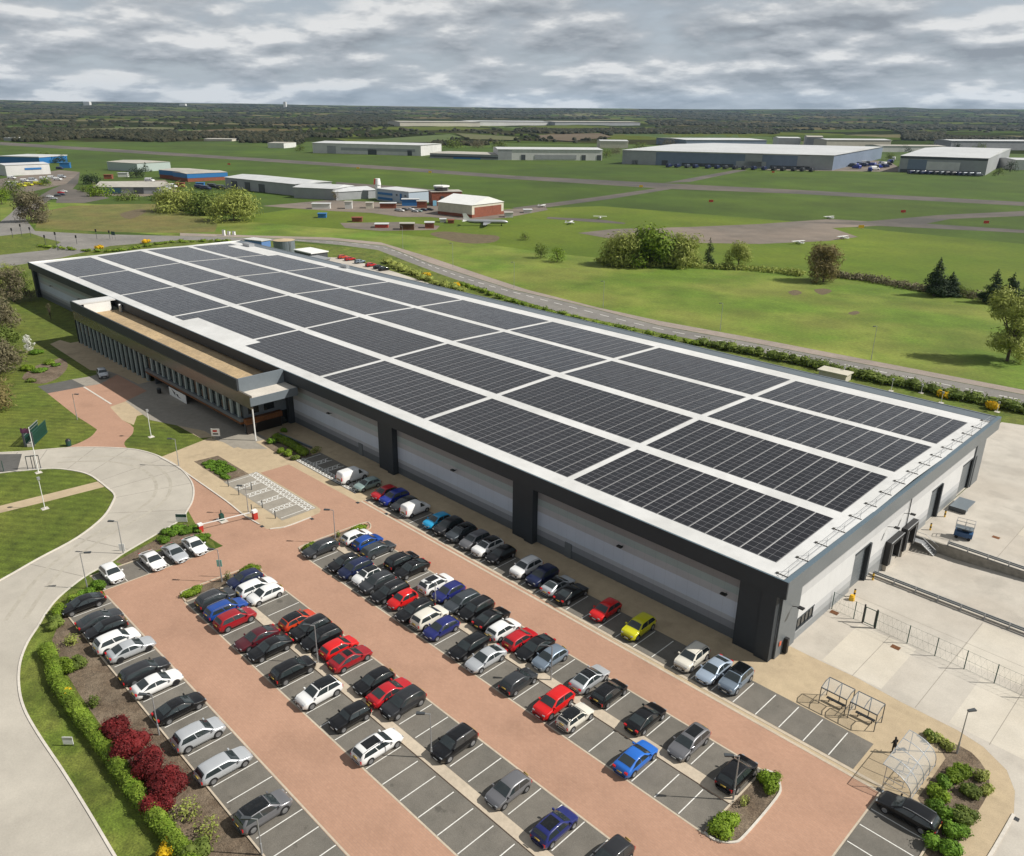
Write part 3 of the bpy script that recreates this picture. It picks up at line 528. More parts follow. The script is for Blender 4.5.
mb.quad((x0, y0, -1.25), (-24, y0, -1.25), (-24, y1, -1.25), (x0, y1, -1.25)); mb.quad((-24, y0, -1.25), (x1, y0, 0.01), (x1, y1, 0.01), (-24, y1, -1.25))
structure('dock_ramp', mb, M['yard'])
mb = MB()
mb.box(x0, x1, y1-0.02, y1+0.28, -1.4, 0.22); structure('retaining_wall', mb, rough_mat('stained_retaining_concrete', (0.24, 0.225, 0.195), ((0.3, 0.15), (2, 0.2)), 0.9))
mb = MB(); mb.box(x0, x1, y0-0.28, y0+0.02, -1.4, 0.22); structure('retaining_wall', mb, M['yard'])
mb = MB()
for (a, b) in (((-22.9, 72.3), (-22.9, 82)), ((-16.6, 72), (-16.6, 92)), ((-10, 71.8), (-10, 92)), ((-29.7, 87), (10, 86)), ((-12, 118), (10, 116)), ((-24, 126), (10, 124)), ((-20, 107), (-20, 160))): bayline(a, b, 0.018, 0.06)
structure('slab_joints', mb, M['slab'])

# ------------------------------------------------------------------ the warehouse
wh = thing('warehouse', 'long grey warehouse with white roof and black solar arrays beside the car park', 'warehouse', (0, 0, 0))
XL, XR, YF, YB = -271.9, -29.1, 68.0, 136.0       # outer lines of the roof edge
def roof_z(y): return 9.55+0.8*max(0.0, 1-abs(y-101.5)/33.0)
def opened(p0, p1, zlo, zhi, holes, mb, mi=0):
    """wall face from p0 to p1 with rectangular openings (s0, s1, z0, z1)"""
    a, b = Vector((*p0, 0)), Vector((*p1, 0)); Lw = (b-a).length; d = (b-a)/Lw
    xs = sorted({0.0, Lw, *[h[0] for h in holes], *[h[1] for h in holes]}); zs = sorted({zlo, zhi, *[h[2] for h in holes], *[h[3] for h in holes]})
    for i in range(len(xs)-1):
        for j in range(len(zs)-1):
            cx, cz = (xs[i]+xs[i+1])/2, (zs[j]+zs[j+1])/2
            if any(h[0] < cx < h[1] and h[2] < cz < h[3] for h in holes): continue
            p, q = a+d*xs[i], a+d*xs[i+1]
            mb.quad((p.x, p.y, zs[j]), (q.x, q.y, zs[j]), (q.x, q.y, zs[j+1]), (p.x, p.y, zs[j+1]), mi)
# roof
mb = MB()
ys = [68.25, 101.5, 133.9]
for a, b in zip(ys, ys[1:]):
    mb.quad((XL+.25, a, roof_z(a)), (XR-.45, a, roof_z(a)), (XR-.45, b, roof_z(b)), (XL+.25, b, roof_z(b)))
mb.build('roof', M['white_roof'], wh)
mb = MB()
mb.box(XL, XR, YF, YF+0.25, 8.0, 10.0); mb.build('front_fascia', M['anthracite'], wh)
mb = MB(); mb.box(XR-0.45, XR, YF+.25, YB, 8.0, 9.97); mb.build('end_fascia', M['fascia_side'], wh)
mb = MB(); mb.box(XL, XL+.25, YF+.25, YB, 8.0, 9.97); mb.build('end_fascia', M['white'], wh)
mb = MB(); mb.box(XL+.25, XR-.45, YB-.3, YB, 8.0, 9.97)
mb.quad((XL+.25, 133.9, 9.6), (XR-.45, 133.9, 9.6), (XR-.45, YB-.3, 9.9), (XL+.25, YB-.3, 9.9)); mb.build('rear_fascia', M['bluegrey'], wh)
mb = MB(); mb.box(XR-0.5, XR+0.03, YF-0.03, YB+0.03, 9.99, 10.06); mb.box(XL-.03, XR-.52, YF-.03, YF+.16, 10.003, 10.05)
mb.build('coping', flat('blue_grey_coping', (0.10, 0.14, 0.17), 0.4), wh)
mb = MB(); mb.quad((XL+.25, YF+.25, 7.98), (XL+.25, 69.0, 7.98), (XR-.45, 69.0, 7.98), (XR-.45, YF+.25, 7.98)); mb.quad((XR-.45, YF+.25, 7.98), (-29.9, YF+.25, 7.98), (-29.9, YB-.3, 7.98), (XR-.45, YB-.3, 7.98)); mb.build('soffit', M['anthracite'], wh)
# walls
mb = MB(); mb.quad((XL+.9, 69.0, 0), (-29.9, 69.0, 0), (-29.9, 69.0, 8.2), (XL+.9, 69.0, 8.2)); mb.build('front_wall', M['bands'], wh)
mb = MB(); mb.quad((-29.9, 133.0, 0), (XL+.9, 133.0, 0), (XL+.9, 133.0, 8.2), (-29.9, 133.0, 8.2)); mb.build('rear_wall', M['bands'], wh)
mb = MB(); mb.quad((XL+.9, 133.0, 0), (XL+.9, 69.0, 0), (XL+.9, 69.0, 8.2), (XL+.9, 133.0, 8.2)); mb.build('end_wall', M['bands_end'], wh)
E0 = 69.0
def S_(px, py): return zat_x(px, py, -29.9)
def zat_x(x, y, X):
    d = ray(x, y); t = X/d.x; return d.y*t, CAM_H+d.z*t
def zat_y(x, y, Y):
    d = ray(x, y); t = Y/d.y; return d.x*t, CAM_H+d.z*t
holes = [(72.9-E0, 77.5-E0, 1.25, 2.7),      # office window by the corner
         (87.2-E0, 91.0-E0, 0.0, 5.0),      # level access door
         (97.6-E0, 100.4-E0, -0.05, 2.6), (102.8-E0, 105.4-E0, -0.05, 2.6),
         (111.8-E0, 115.2-E0, 0.0, 5.0), (124.3-E0, 129.4-E0, 0.0, 5.0)]
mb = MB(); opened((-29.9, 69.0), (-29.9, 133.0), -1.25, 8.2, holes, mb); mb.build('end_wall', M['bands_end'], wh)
mb = MB(); mb.box(-29.95, -29.75, 69.0, 73.2, 0, 8.0); mb.build('corner_panel', M['fascia_side'], wh)
mb = MB(); mb.box(-29.95, -29.7, 129.0, 133.0, 0, 8.0); mb.build('corner_panel', M['fascia_side'], wh)
w_ = MB(); w_.box(-30.0, -29.86, 72.85, 77.55, 1.2, 1.3); w_.box(-30.0, -29.84, 72.85, 77.55, 2.65, 2.75)
for k in range(6): w_.box(-29.98, -29.90, 72.9+4.55*k/5-.03, 72.9+4.55*k/5+.04, 1.3, 2.65)
wf = w_.build('window', M['anthracite'], wh); g_ = MB(); g_.quad((-29.96, 72.9, 1.25), (-29.96, 77.5, 1.25), (-29.96, 77.5, 2.7), (-29.96, 72.9, 2.7)); g_.build('pane', M['glass_dark'], wf)
for (a, b, zt) in ((87.2, 91.0, 5.0), (111.8, 115.2, 5.0), (124.3, 129.4, 5.0)):
    d_ = MB(); d_.quad((-30.15, a, 0), (-30.15, b, 0), (-30.15, b, zt), (-30.15, a, zt))
    for k in range(1, 9): d_.box(-30.15, -30.12, a, b, zt*k/9-.02, zt*k/9+.02)
    dd = d_.build('roller_door', M['fascia_side'], wh)
    f_ = MB(); f_.box(-30.12, -29.65, b, b+.5, 0, zt+.15); f_.box(-30.12, -29.8, a, b, zt, zt+.15); f_.build('door_surround', M['anthracite'], dd)
for a, b in ((97.6, 100.4), (102.8, 105.4)):
    s_ = MB(); s_.box(-29.88, -29.15, a-.7, a, -0.2, 3.1); s_.box(-29.88, -29.15, b, b+.7, -0.2, 3.1); s_.box(-29.88, -29.15, a, b, 2.5, 3.1)
    ds = s_.build('dock_shelter', M['black'], wh)
    t_ = MB(); t_.box(-29.15, -29.1, a-.05, a+.06, -0.2, 2.55); t_.box(-29.15, -29.1, b-.06, b+.05, -0.2, 2.55); t_.box(-29.15, -29.08, a-.7, b+.7, 3.02, 3.12); t_.build('trim', M['steel'], ds)
    d_ = MB(); d_.quad((-29.98, a, -.05), (-29.98, b, -.05), (-29.98, b, 2.7), (-29.98, a, 2.7)); d_.build('dock_door', M['dark_steel'], wh)
    b_ = MB(); b_.box(-29.88, -29.4, a-.2, b+.2, -1.25, -0.12); b_.build('dock_leveller', M['yard'], wh)
for y in (96.4, 101.6, 71.4):
    l_ = MB(); l_.bar((-29.9, y, 5.4), (-28.9, y, 5.7), .06); l_.box(-29.1, -28.5, y-.25, y+.25, 5.6, 5.72); l_.build('floodlight', M['black'], wh)
p_ = MB(); p_.tube((-29.8, 103.3, 0.1), (-29.8, 103.3, 7.9), 0.06); p_.build('downpipe', M['anthracite'], wh)
# piers of the front and their inner fins
for xa, xb in ((-34.3, -30.0), (-67.9, -64.0), (-97.9, -93.9), (-128.6, -124.6), (-212.5, -209.5), (-271.0, -268.2)):
    mb = MB(); mb.box(xa, xa+(xb-xa)*0.62, 68.28, 69.1, 0, 7.98); mb.box(xa+(xb-xa)*0.62, xb, 68.02, 69.1, 0, 7.98); mb.build('pier', M['anthracite'], wh)
for xc in (-255, -232, -112, -80, -50, -36):
    l_ = MB(); l_.bar((xc, 69, 5.2), (xc, 68.3, 5.4), .06); l_.box(xc-.35, xc+.35, 68.05, 68.5, 5.32, 5.45); l_.build('wall_light', M['black'], wh)
for xc in (-104, -58.5):
    d_ = MB(); d_.box(xc-.55, xc+.55, 68.9, 69.0, 0.02, 2.1); d_.build('fire_door', M['fascia_side'], wh)
c_ = MB(); c_.box(-29.72, -29.3, 70.6, 71.0, 0.1, 1.9); c_.build('meter_cabinet', M['black'], wh)
c_ = MB(); c_.box(-29.72, -29.66, 69.5, 69.9, 1.4, 1.9); c_.build('warning_sign', flat('orange_red_sign', (0.55, 0.12, 0.06), .5), wh)
# plant deck hut on the rear edge of the roof
for xa, xb, ya, yb, h in ((-262, -257.5, 131.5, 133.5, 1.0), (-206, -203, 133.6, 134.6, .9)):
    mb = MB(); mb.box(xa, xb, ya, yb, 9.6, 9.6+h); mb.build('roof_plant', M['steel'], wh)

# roof edge guard rail
gr = thing('roof_guard_rail', 'free standing safety rail along the right end of the white roof', 'guard rail', (-30.3, 101, 9.7))
def at_(o, mbx, name, mat): # build a part given in place coordinates under an empty that is not at the origin
    ob = mbx.build(name, mat, o); ob.location = -Vector(o.location) if o.rotation_euler.z == 0 else ob.location; return ob
r1 = MB(); prev = None; GREYFOOT = flat('grey_recycled_foot', (.09, .085, .075), .8)
for k in range(16):
    y = 69.6+k*4.25; z = roof_z(y)
    f_ = MB(); f_.box(-31.1, -29.75, y-.05, y+.05, z+.01, z+.07); f_.box(-31.2, -30.95, y-.12, y+.12, z+.01, z+.13); at_(gr, f_, 'counterweight_foot', GREYFOOT)
    p_ = MB(); p_.tube((-29.95, y, z), (-29.95, y, z+1.05), .022); p_.bar((-31.2, y, z+.1), (-29.95, y, z+.75), .025); at_(gr, p_, 'post', M['steel'])
    if prev:
        r1.tube((-29.95, prev[0], prev[1]+1.05), (-29.95, y, z+1.05), .02); r1.tube((-29.95, prev[0], prev[1]+.55), (-29.95, y, z+.55), .02)
    prev = (y, z)
at_(gr, r1, 'rail', M['steel'])

# solar arrays: four rows front to back, eight along the roof, each of thirteen strips of twelve panels
COLX = [-269.2, -239.6, -208.8, -178.6, -148.4, -118.4, -89.6, -60.6, -31.6]
ROWS = [(71.4, 84.6), (86.7, 99.9), (102.1, 115.3), (117.2, 130.4)]
pm = {}
def panel_mesh(n, w=2.03):
    if (n, w) not in pm:
        b_ = MB(); b_.box(0, w, 0, 1.1*n, 0, 0.035); pm[(n, w)] = b_.mesh('panel_strip', M['panel'])
    return pm[(n, w)]
ORD = ['first', 'second', 'third', 'fourth', 'fifth', 'sixth', 'seventh', 'eighth']
ROWN = ['roof row nearest the car park', 'second roof row from the car park', 'third roof row from the car park', 'rear roof row']
for r, (ya, yb) in enumerate(ROWS):
    for c in range(8):
        x0, x1 = COLX[c]+.50, COLX[c+1]-.45
        n = 13; pitch = (x1-x0)/n
        arr = thing('solar_array', 'black solar array, %s from the right end, %s' % (ORD[7-c], ROWN[r]), 'solar panels', (x0, ya, roof_z(ya)+.02), 0, 'solar arrays on the warehouse roof')
        slope = math.atan2(roof_z(yb)-roof_z(ya), yb-ya)
        for k in range(n):
            cnt, y_off = 12, 0.0
            if r == 0 and c == 3 and k > 1: cnt, y_off = 9, 3.4
            if r == 0 and c == 4 and k == 0: cnt, y_off = 9, 3.4
            if r == 3 and c == 0 and k > 1: cnt = 9 if k < 13 else 12
            if r == 3 and c == 1 and k < 1: cnt = 9
            o = bpy.data.objects.new('panel_strip', panel_mesh(cnt, round(pitch-.09, 2))); col.objects.link(o); o.parent = arr
            o.location = (k*pitch, y_off, y_off*math.tan(slope)); o.rotation_euler = (slope, 0, 0)

# ------------------------------------------------------------------ the office wing
of = thing('office_building', 'two storey grey office wing with fins and buff gravel roof before the warehouse', 'office', (0, 0, 0))
mb = MB(); mb.quad((-203, 59.4, 7.6), (-125.4, 59.4, 7.6), (-125.4, 69.0, 7.6), (-203, 69.0, 7.6)); mb.build('gravel_roof', M['gravel_roof'], of)
mb = MB(); mb.box(-207.2, -125.2, 59.0, 59.35, 8.25, 10.25); mb.build('upper_fascia', M['anthracite'], of)
mb = MB(); mb.box(-125.55, -125.2, 59.35, 67.9, 7.3, 10.24); mb.build('upper_fascia_end', M['bluegrey'], of)
mb = MB(); mb.box(-207.2, -202.9, 59.35, 67.8, 9.9, 10.2); mb.build('canopy_roof', M['white_roof'], of)
mb = MB(); mb.box(-203.1, -202.95, 60.6, 66.6, 7.61, 9.9); mb.build('plant_screen', M['white'], of)
mb = MB(); mb.quad((-207.1, 67.8, 0), (-207.1, 59.2, 0), (-207.1, 59.2, 9.9), (-207.1, 67.8, 9.9)); mb.build('end_wall', M['anthracite'], of)
d_ = MB(); d_.tube((-199.6, 67.6, 7.62), (-199.6, 67.6, 9.3), .4, n=14); d_.tube((-199.6, 67.6, 9.3), (-199.6, 67.2, 9.3), .3); d_.build('roof_vent', M['steel'], of)
gl = rough_mat('glossy_band_cladding', (0.105, 0.092, 0.076), ((0.2, 0.1), (1.2, 0.1)), 0.22, spec=0.5)
mb = MB(); mb.box(-207.0, -121.2, 59.12, 59.5, 5.85, 8.2); mb.build('band_cladding', gl, of)
mb = MB(); mb.box(-207.0, -125.4, 59.02, 59.3, 8.05, 8.235); mb.build('shadow_gap', flat('teal_dark_trim', (0.02, 0.035, 0.045), .4), of)
# first floor ledge at the right-hand end
mb = MB(); mb.quad((-125.2, 59.3, 7.8), (-121.1, 59.3, 7.8), (-121.1, 68.0, 7.8), (-125.2, 68.0, 7.8)); mb.build('ledge_roof', M['kerb_pale'], of)
mb = MB(); mb.box(-121.15, -120.95, 59.02, 68.0, 6.45, 7.85); mb.build('ledge_fascia', M['bluegrey'], of)
mb = MB(); mb.quad((-125.2, 59.4, 6.5), (-125.2, 68.0, 6.5), (-121.1, 68.0, 6.5), (-121.1, 59.4, 6.5)); mb.build('ledge_soffit', M['anthracite'], of)
# glazing plane behind the fins, floor band and recessed ground floor
mb = MB(); mb.quad((-206.5, 59.75, 0), (-166, 59.75, 0), (-166, 59.75, 5.9), (-206.5, 59.75, 5.9)); mb.quad((-166, 59.75, 2.9), (-125.5, 59.75, 2.9), (-125.5, 59.75, 5.9), (-166, 59.75, 5.9))
gz = mb.build('glazing', M['glass_dark'], of)
blm = [flat('blind', c_, .3) for c_ in ((0.05, 0.055, 0.06), (0.10, 0.055, 0.03), (0.03, 0.05, 0.05))]
rb = random.Random(3)
for k in range(60):
    x = -206+k*1.34
    z0 = 3.0 if x > -166 else (3.0 if rb.random() < .5 else 0.3)
    h_ = rb.uniform(.8, 2.4); q_ = MB(); q_.quad((x, 59.742, z0), (x+.7, 59.742, z0), (x+.7, 59.742, z0+h_), (x, 59.742, z0+h_)); q_.build('window_blind', blm[rb.randrange(3)], gz)
fm = rough_mat('pale_green_grey_fin', (0.27, 0.32, 0.315), ((0.3, 0.05), (2, 0.05)), 0.5)
x = -206.2
while x < -166.0:
    f_ = MB(); f_.box(x-.30, x+.30, 59.35, 59.7, 0, 5.84); f_.build('fin', fm, of); x += 2.62
x = -163.4
while x < -126:
    f_ = MB(); f_.box(x-.30, x+.30, 59.35, 59.7, 2.95, 5.84); f_.build('fin', fm, of); x += 2.62
mb = MB(); mb.box(-166.2, -125.5, 59.06, 59.7, 2.35, 2.93); mb.build('floor_band', M['fascia_side'], of)
mb = MB(); mb.box(-166.2, -125.45, 59.02, 59.62, 1.98, 2.34); mb.build('timber_edge', M['orange_wood'], of)
mb = MB(); mb.box(-166, -125.7, 61.2, 61.5, 0, 1.98); mb.quad((-166, 59.6, 1.97), (-166, 61.3, 1.97), (-125.7, 61.3, 1.97), (-125.7, 59.6, 1.97)); mb.build('ground_floor_wall', flat('dark_ground_floor', (0.02, 0.02, 0.02), .3), of)
e_ = MB(); e_.quad((-163.5, 61.15, 0), (-156.5, 61.15, 0), (-156.5, 61.15, 1.95), (-163.5, 61.15, 1.95)); ed = e_.build('entrance_glazing', M['glass_dark'], of)
e_ = MB(); e_.box(-160.2, -159.7, 60.6, 61.1, 0, 1.95); e_.box(-163.7, -163.4, 59.7, 61.1, 0, 1.95); e_.build('mullion', M['dark_steel'], ed)
# right-hand end face
mb = MB(); opened((-125.6, 59.7), (-125.6, 69.0), 0, 7.3, [(1.0, 3.0, 3.4, 5.0), (4.0, 6.0, 3.4, 5.0)], mb); mb.build('side_wall', M['bluegrey'], of)
for a in (60.7, 63.7):
    w_ = MB(); w_.box(-125.75, -125.66, a, a+2, 3.4, 5.0); w_.build('window', M['glass_dark'], of)
mb = MB(); mb.box(-125.5, -124.6, 59.6, 66.6, 1.95, 2.9); mb.build('timber_band', M['orange_wood'], of)
mb = MB(); mb.box(-125.5, -124.9, 59.8, 66.5, 0.02, 1.94); mb.build('lobby_wall', flat('dark_lobby', (0.016, 0.012, 0.010), .4), of)
mb = MB(); mb.box(-125.58, -125.5, 66.9, 68.8, 0, 2.6); mb.build('side_door', M['glass_dark'], of)
c_ = MB(); c_.tube((-121.6, 59.55, 0), (-121.6, 59.55, 6.45), .12, n=12); c_.build('column', M['white'], of)
# white banner with a dark swooping mark and a small line of lettering shapes
bn = thing('banner', 'white banner with dark swooping emblem on the dark ground floor by the entrance', 'banner', (-151.2, 59.0, 0))
mb = MB(); mb.box(-3.8, 3.8, -.03, .03, 0.05, 1.75); mb.build('board', M['white'], bn)
mb = MB()
def tri(pts): mb.poly([(p[0], -.036, p[1]) for p in pts])
tri([(-2.6, 1.62), (-1.55, 1.28), (-1.0, 1.18), (-0.95, .55), (-1.6, .82)])
tri([(-0.6, 1.02), (0.2, 1.08), (0.55, .66), (-.2, .60)]); tri([(-.2, .585), (.56, .645), (1.7, .62), (0.6, .45)])
mb.build('emblem', flat('dark_navy_ink', (0.012, 0.014, 0.02), .5), bn)

# ------------------------------------------------------------------ cars
PAINT = {}
def paint(cname):
    if cname in PAINT: return PAINT[cname]
    cs = {'black': (0.006, 0.006, 0.007), 'charcoal': (0.022, 0.023, 0.026), 'dark grey': (0.045, 0.048, 0.053), 'grey': (0.17, 0.17, 0.18), 'slate grey': (0.060, 0.070, 0.080),
          'silver': (0.50, 0.52, 0.54), 'pale blue': (0.40, 0.48, 0.58), 'blue-grey': (0.20, 0.25, 0.31), 'white': (0.74, 0.74, 0.73), 'cream': (0.66, 0.63, 0.55),
          'red': (0.42, 0.012, 0.018), 'bright red': (0.58, 0.012, 0.012), 'dark red': (0.28, 0.010, 0.016), 'maroon': (0.075, 0.010, 0.016), 'orange-red': (0.52, 0.050, 0.016),
          'navy': (0.010, 0.016, 0.055), 'blue': (0.012, 0.060, 0.28), 'royal blue': (0.014, 0.030, 0.24), 'bright blue': (0.020, 0.13, 0.50), 'sky blue': (0.02, 0.30, 0.55),
          'pale green': (0.30, 0.40, 0.38), 'lime yellow': (0.52, 0.50, 0.012), 'deep blue': (0.016, 0.022, 0.13)}
    c = cs[cname]; m_, nt, b = newmat('car_paint_'+cname.replace(' ', '_').replace('-', '_')); b.inputs['Base Color'].default_value = (*c, 1)
    b.inputs['Metallic'].default_value = 0.35 if cname in ('silver', 'grey', 'pale blue', 'blue-grey', 'pale green', 'dark grey', 'slate grey') else 0.0
    b.inputs['Roughness'].default_value = 0.35; b.inputs['Specular IOR Level'].default_value = 0.15; b.inputs['Coat Weight'].default_value = 0.8; b.inputs['Coat Roughness'].default_value = 0.04; PAINT[cname] = m_; return m_
M['tyre'] = flat('tyre_rubber', (0.014, 0.014, 0.015), 0.8); M['rim'] = flat('alloy_rim', (0.42, 0.43, 0.45), 0.3, 0.8); M['rim_dark'] = flat('dark_alloy_rim', (0.03, 0.03, 0.032), 0.3, 0.5)
M['carglass'] = flat('car_glass', (0.024, 0.032, 0.034), 0.06, 0, 0, 0.8); M['roofglass'] = flat('black_roof_glass', (0.006, 0.007, 0.008), 0.05, 0, 0, 0.6); M['headlamp'] = flat('headlamp_lens', (0.30, 0.32, 0.34), 0.08, 0.2); M['taillamp'] = flat('tail_lamp', (0.42, 0.008, 0.012), 0.15)
M['plate_w'] = flat('white_plate', (0.6, 0.6, 0.57), 0.5); M['plate_y'] = flat('yellow_plate', (0.36, 0.25, 0.04), 0.5); M['trim'] = flat('car_black_trim', (0.012, 0.012, 0.013), 0.45)
# style: L, W, H, belt height, clearance, top profile [(x from nose 0..1, z)], windscreen (x base, x top), rear glass (x top, x base), side glass x bottom/top, wheels x, wheel radius
ST = {
 'hatchback': dict(L=4.15, W=1.80, H=1.46, belt=.93, top=[(0, .54), (.02, .72), (.07, .84), (.20, .94), (.24, .98), (.41, 1.37), (.50, 1.45), (.60, 1.46), (.78, 1.42), (.88, 1.33), (.95, 1.02), (.985, .92), (1, .58)], ws=(.24, .425), rg=(.885, .955), sb=(.275, .91), st=(.445, .845), wx=(.185, .81), wr=.32),
 'saloon': dict(L=4.68, W=1.84, H=1.43, belt=.92, top=[(0, .52), (.015, .68), (.07, .80), (.21, .90), (.255, .94), (.42, 1.34), (.50, 1.42), (.60, 1.42), (.68, 1.37), (.79, 1.21), (.90, 1.03), (.955, .98), (.985, .84), (1, .54)], ws=(.255, .435), rg=(.69, .875), sb=(.285, .87), st=(.45, .72), wx=(.185, .80), wr=.33),
 'estate': dict(L=4.72, W=1.84, H=1.47, belt=.94, top=[(0, .52), (.015, .70), (.07, .83), (.20, .92), (.245, .96), (.40, 1.37), (.48, 1.45), (.60, 1.47), (.82, 1.42), (.91, 1.34), (.97, 1.0), (.99, .90), (1, .56)], ws=(.25, .415), rg=(.905, .972), sb=(.28, .93), st=(.43, .875), wx=(.185, .79), wr=.33),
 'suv': dict(L=4.48, W=1.88, H=1.66, belt=1.07, top=[(0, .62), (.015, .88), (.06, 1.0), (.19, 1.07), (.235, 1.11), (.39, 1.55), (.47, 1.64), (.60, 1.66), (.80, 1.62), (.89, 1.54), (.96, 1.16), (.985, 1.04), (1, .62)], ws=(.24, .405), rg=(.885, .962), sb=(.27, .925), st=(.42, .855), wx=(.19, .805), wr=.37),
 'mpv': dict(L=4.40, W=1.84, H=1.62, belt=1.02, top=[(0, .55), (.02, .74), (.08, .90), (.18, 1.02), (.22, 1.08), (.37, 1.53), (.46, 1.60), (.60, 1.62), (.83, 1.57), (.92, 1.47), (.97, 1.08), (.99, .96), (1, .60)], ws=(.225, .38), rg=(.925, .972), sb=(.25, .94), st=(.41, .90), wx=(.185, .80), wr=.33),
 'city car': dict(L=3.62, W=1.66, H=1.50, belt=.95, top=[(0, .54), (.03, .72), (.12, .88), (.23, .97), (.26, 1.0), (.42, 1.42), (.52, 1.49), (.64, 1.50), (.84, 1.45), (.92, 1.34), (.97, 1.0), (.99, .88), (1, .58)], ws=(.265, .43), rg=(.925, .972), sb=(.29, .93), st=(.45, .88), wx=(.175, .83), wr=.29),
 'mini hatchback': dict(L=3.86, W=1.74, H=1.42, belt=.95, top=[(0, .55), (.02, .72), (.08, .86), (.24, .95), (.30, .98), (.40, 1.33), (.47, 1.41), (.60, 1.42), (.84, 1.38), (.91, 1.30), (.965, 1.0), (.985, .88), (1, .58)], ws=(.305, .41), rg=(.915, .967), sb=(.325, .93), st=(.43, .885), wx=(.175, .82), wr=.32),
 'coupe': dict(L=4.35, W=1.84, H=1.36, belt=.90, top=[(0, .48), (.02, .62), (.10, .76), (.25, .88), (.31, .92), (.46, 1.30), (.54, 1.36), (.62, 1.35), (.76, 1.22), (.90, .99), (.97, .94), (.99, .85), (1, .54)], ws=(.315, .47), rg=(.70, .885), sb=(.35, .84), st=(.49, .71), wx=(.185, .81), wr=.34),
 'small van': dict(L=4.42, W=1.83, H=1.82, belt=1.10, top=[(0, .58), (.02, .80), (.09, .98), (.17, 1.08), (.20, 1.12), (.33, 1.68), (.40, 1.79), (.50, 1.82), (.90, 1.80), (.975, 1.74), (.985, 1.2), (.99, .9), (1, .58)], ws=(.205, .345), rg=None, sb=(.235, .44), st=(.375, .44), wx=(.19, .80), wr=.32),
 'panel van': dict(L=4.95, W=1.95, H=1.95, belt=1.15, top=[(0, .60), (.02, .85), (.08, 1.03), (.15, 1.12), (.17, 1.16), (.29, 1.78), (.35, 1.91), (.45, 1.95), (.92, 1.94), (.98, 1.88), (.987, 1.3), (.993, .9), (1, .60)], ws=(.175, .305), rg=None, sb=(.20, .38), st=(.325, .38), wx=(.19, .79), wr=.34),
}
def interp(tab, x):
    for (a, za), (b, zb) in zip(tab, tab[1:]):
        if x <= b: return za+(zb-za)*(x-a)/max(1e-9, b-a)
    return tab[-1][1]
class CarShape:
    def __init__(s, st):
        s.p = st; s.L, s.W, s.H, s.belt = st['L'], st['W'], st['H'], st['belt']
    def top(s, x): # lightly smoothed
        return sum(interp(s.p['top'], min(1, max(0, x+d)))*w for d, w in ((-.036, .08), (-.02, .2), (0, .44), (.02, .2), (.036, .08)))
    def half(s, x):
        t = abs(2*x-1); return s.W/2*(1-.045*t**3-.20*max(0, (t-.80)/.20)**2.2)
    def g(s, x): return max(0.0, min(1.0, (s.top(x)-s.belt-.03)/(s.H-s.belt-.03)))
    def beltz(s, x): return min(s.belt, s.top(x)-.045)
    def roof_edge(s, x):
        w = s.half(x); g = s.g(x); van = s.H > 1.75
        return w*(.90*(1-g)+(.86 if van else .76)*g), s.top(x)-(.065+.025*g)
    def ring(s, x):
        w = s.half(x); zt = s.top(x); re, rz = s.roof_edge(x); zb = s.beltz(x); lo = .27 if 0.03 < x < .97 else .36
        zs = max(lo+.05, min(zb-.10, .78)); mid = max(lo+.03, min(zs-.05, .52))
        return [(0, zt), (re*.55, zt-.012), (re*.86, zt-.036), (re, rz), (w*.955, zb), (w, zs), (w*.995, mid), (w*.96, lo), (w*.6, .22), (0, .22)]
    def X(s, x): return s.L/2-x*s.L
    def side(s, x, t, sgn, off=.012):
        re, rz = s.roof_edge(x); zb = s.beltz(x); wb = s.half(x)*.955
        return (s.X(x), sgn*(wb+(re-wb)*t+off), zb+(rz-zb)*t+off*.3)
    def up(s, x, u, off=.014):
        re, rz = s.roof_edge(x); a = abs(u)
        z = s.top(x)-.036*min(1, a/.86)**2.2-(max(0, a-.86)/.14)*(.03)
        return (s.X(x), u*re, z+off)
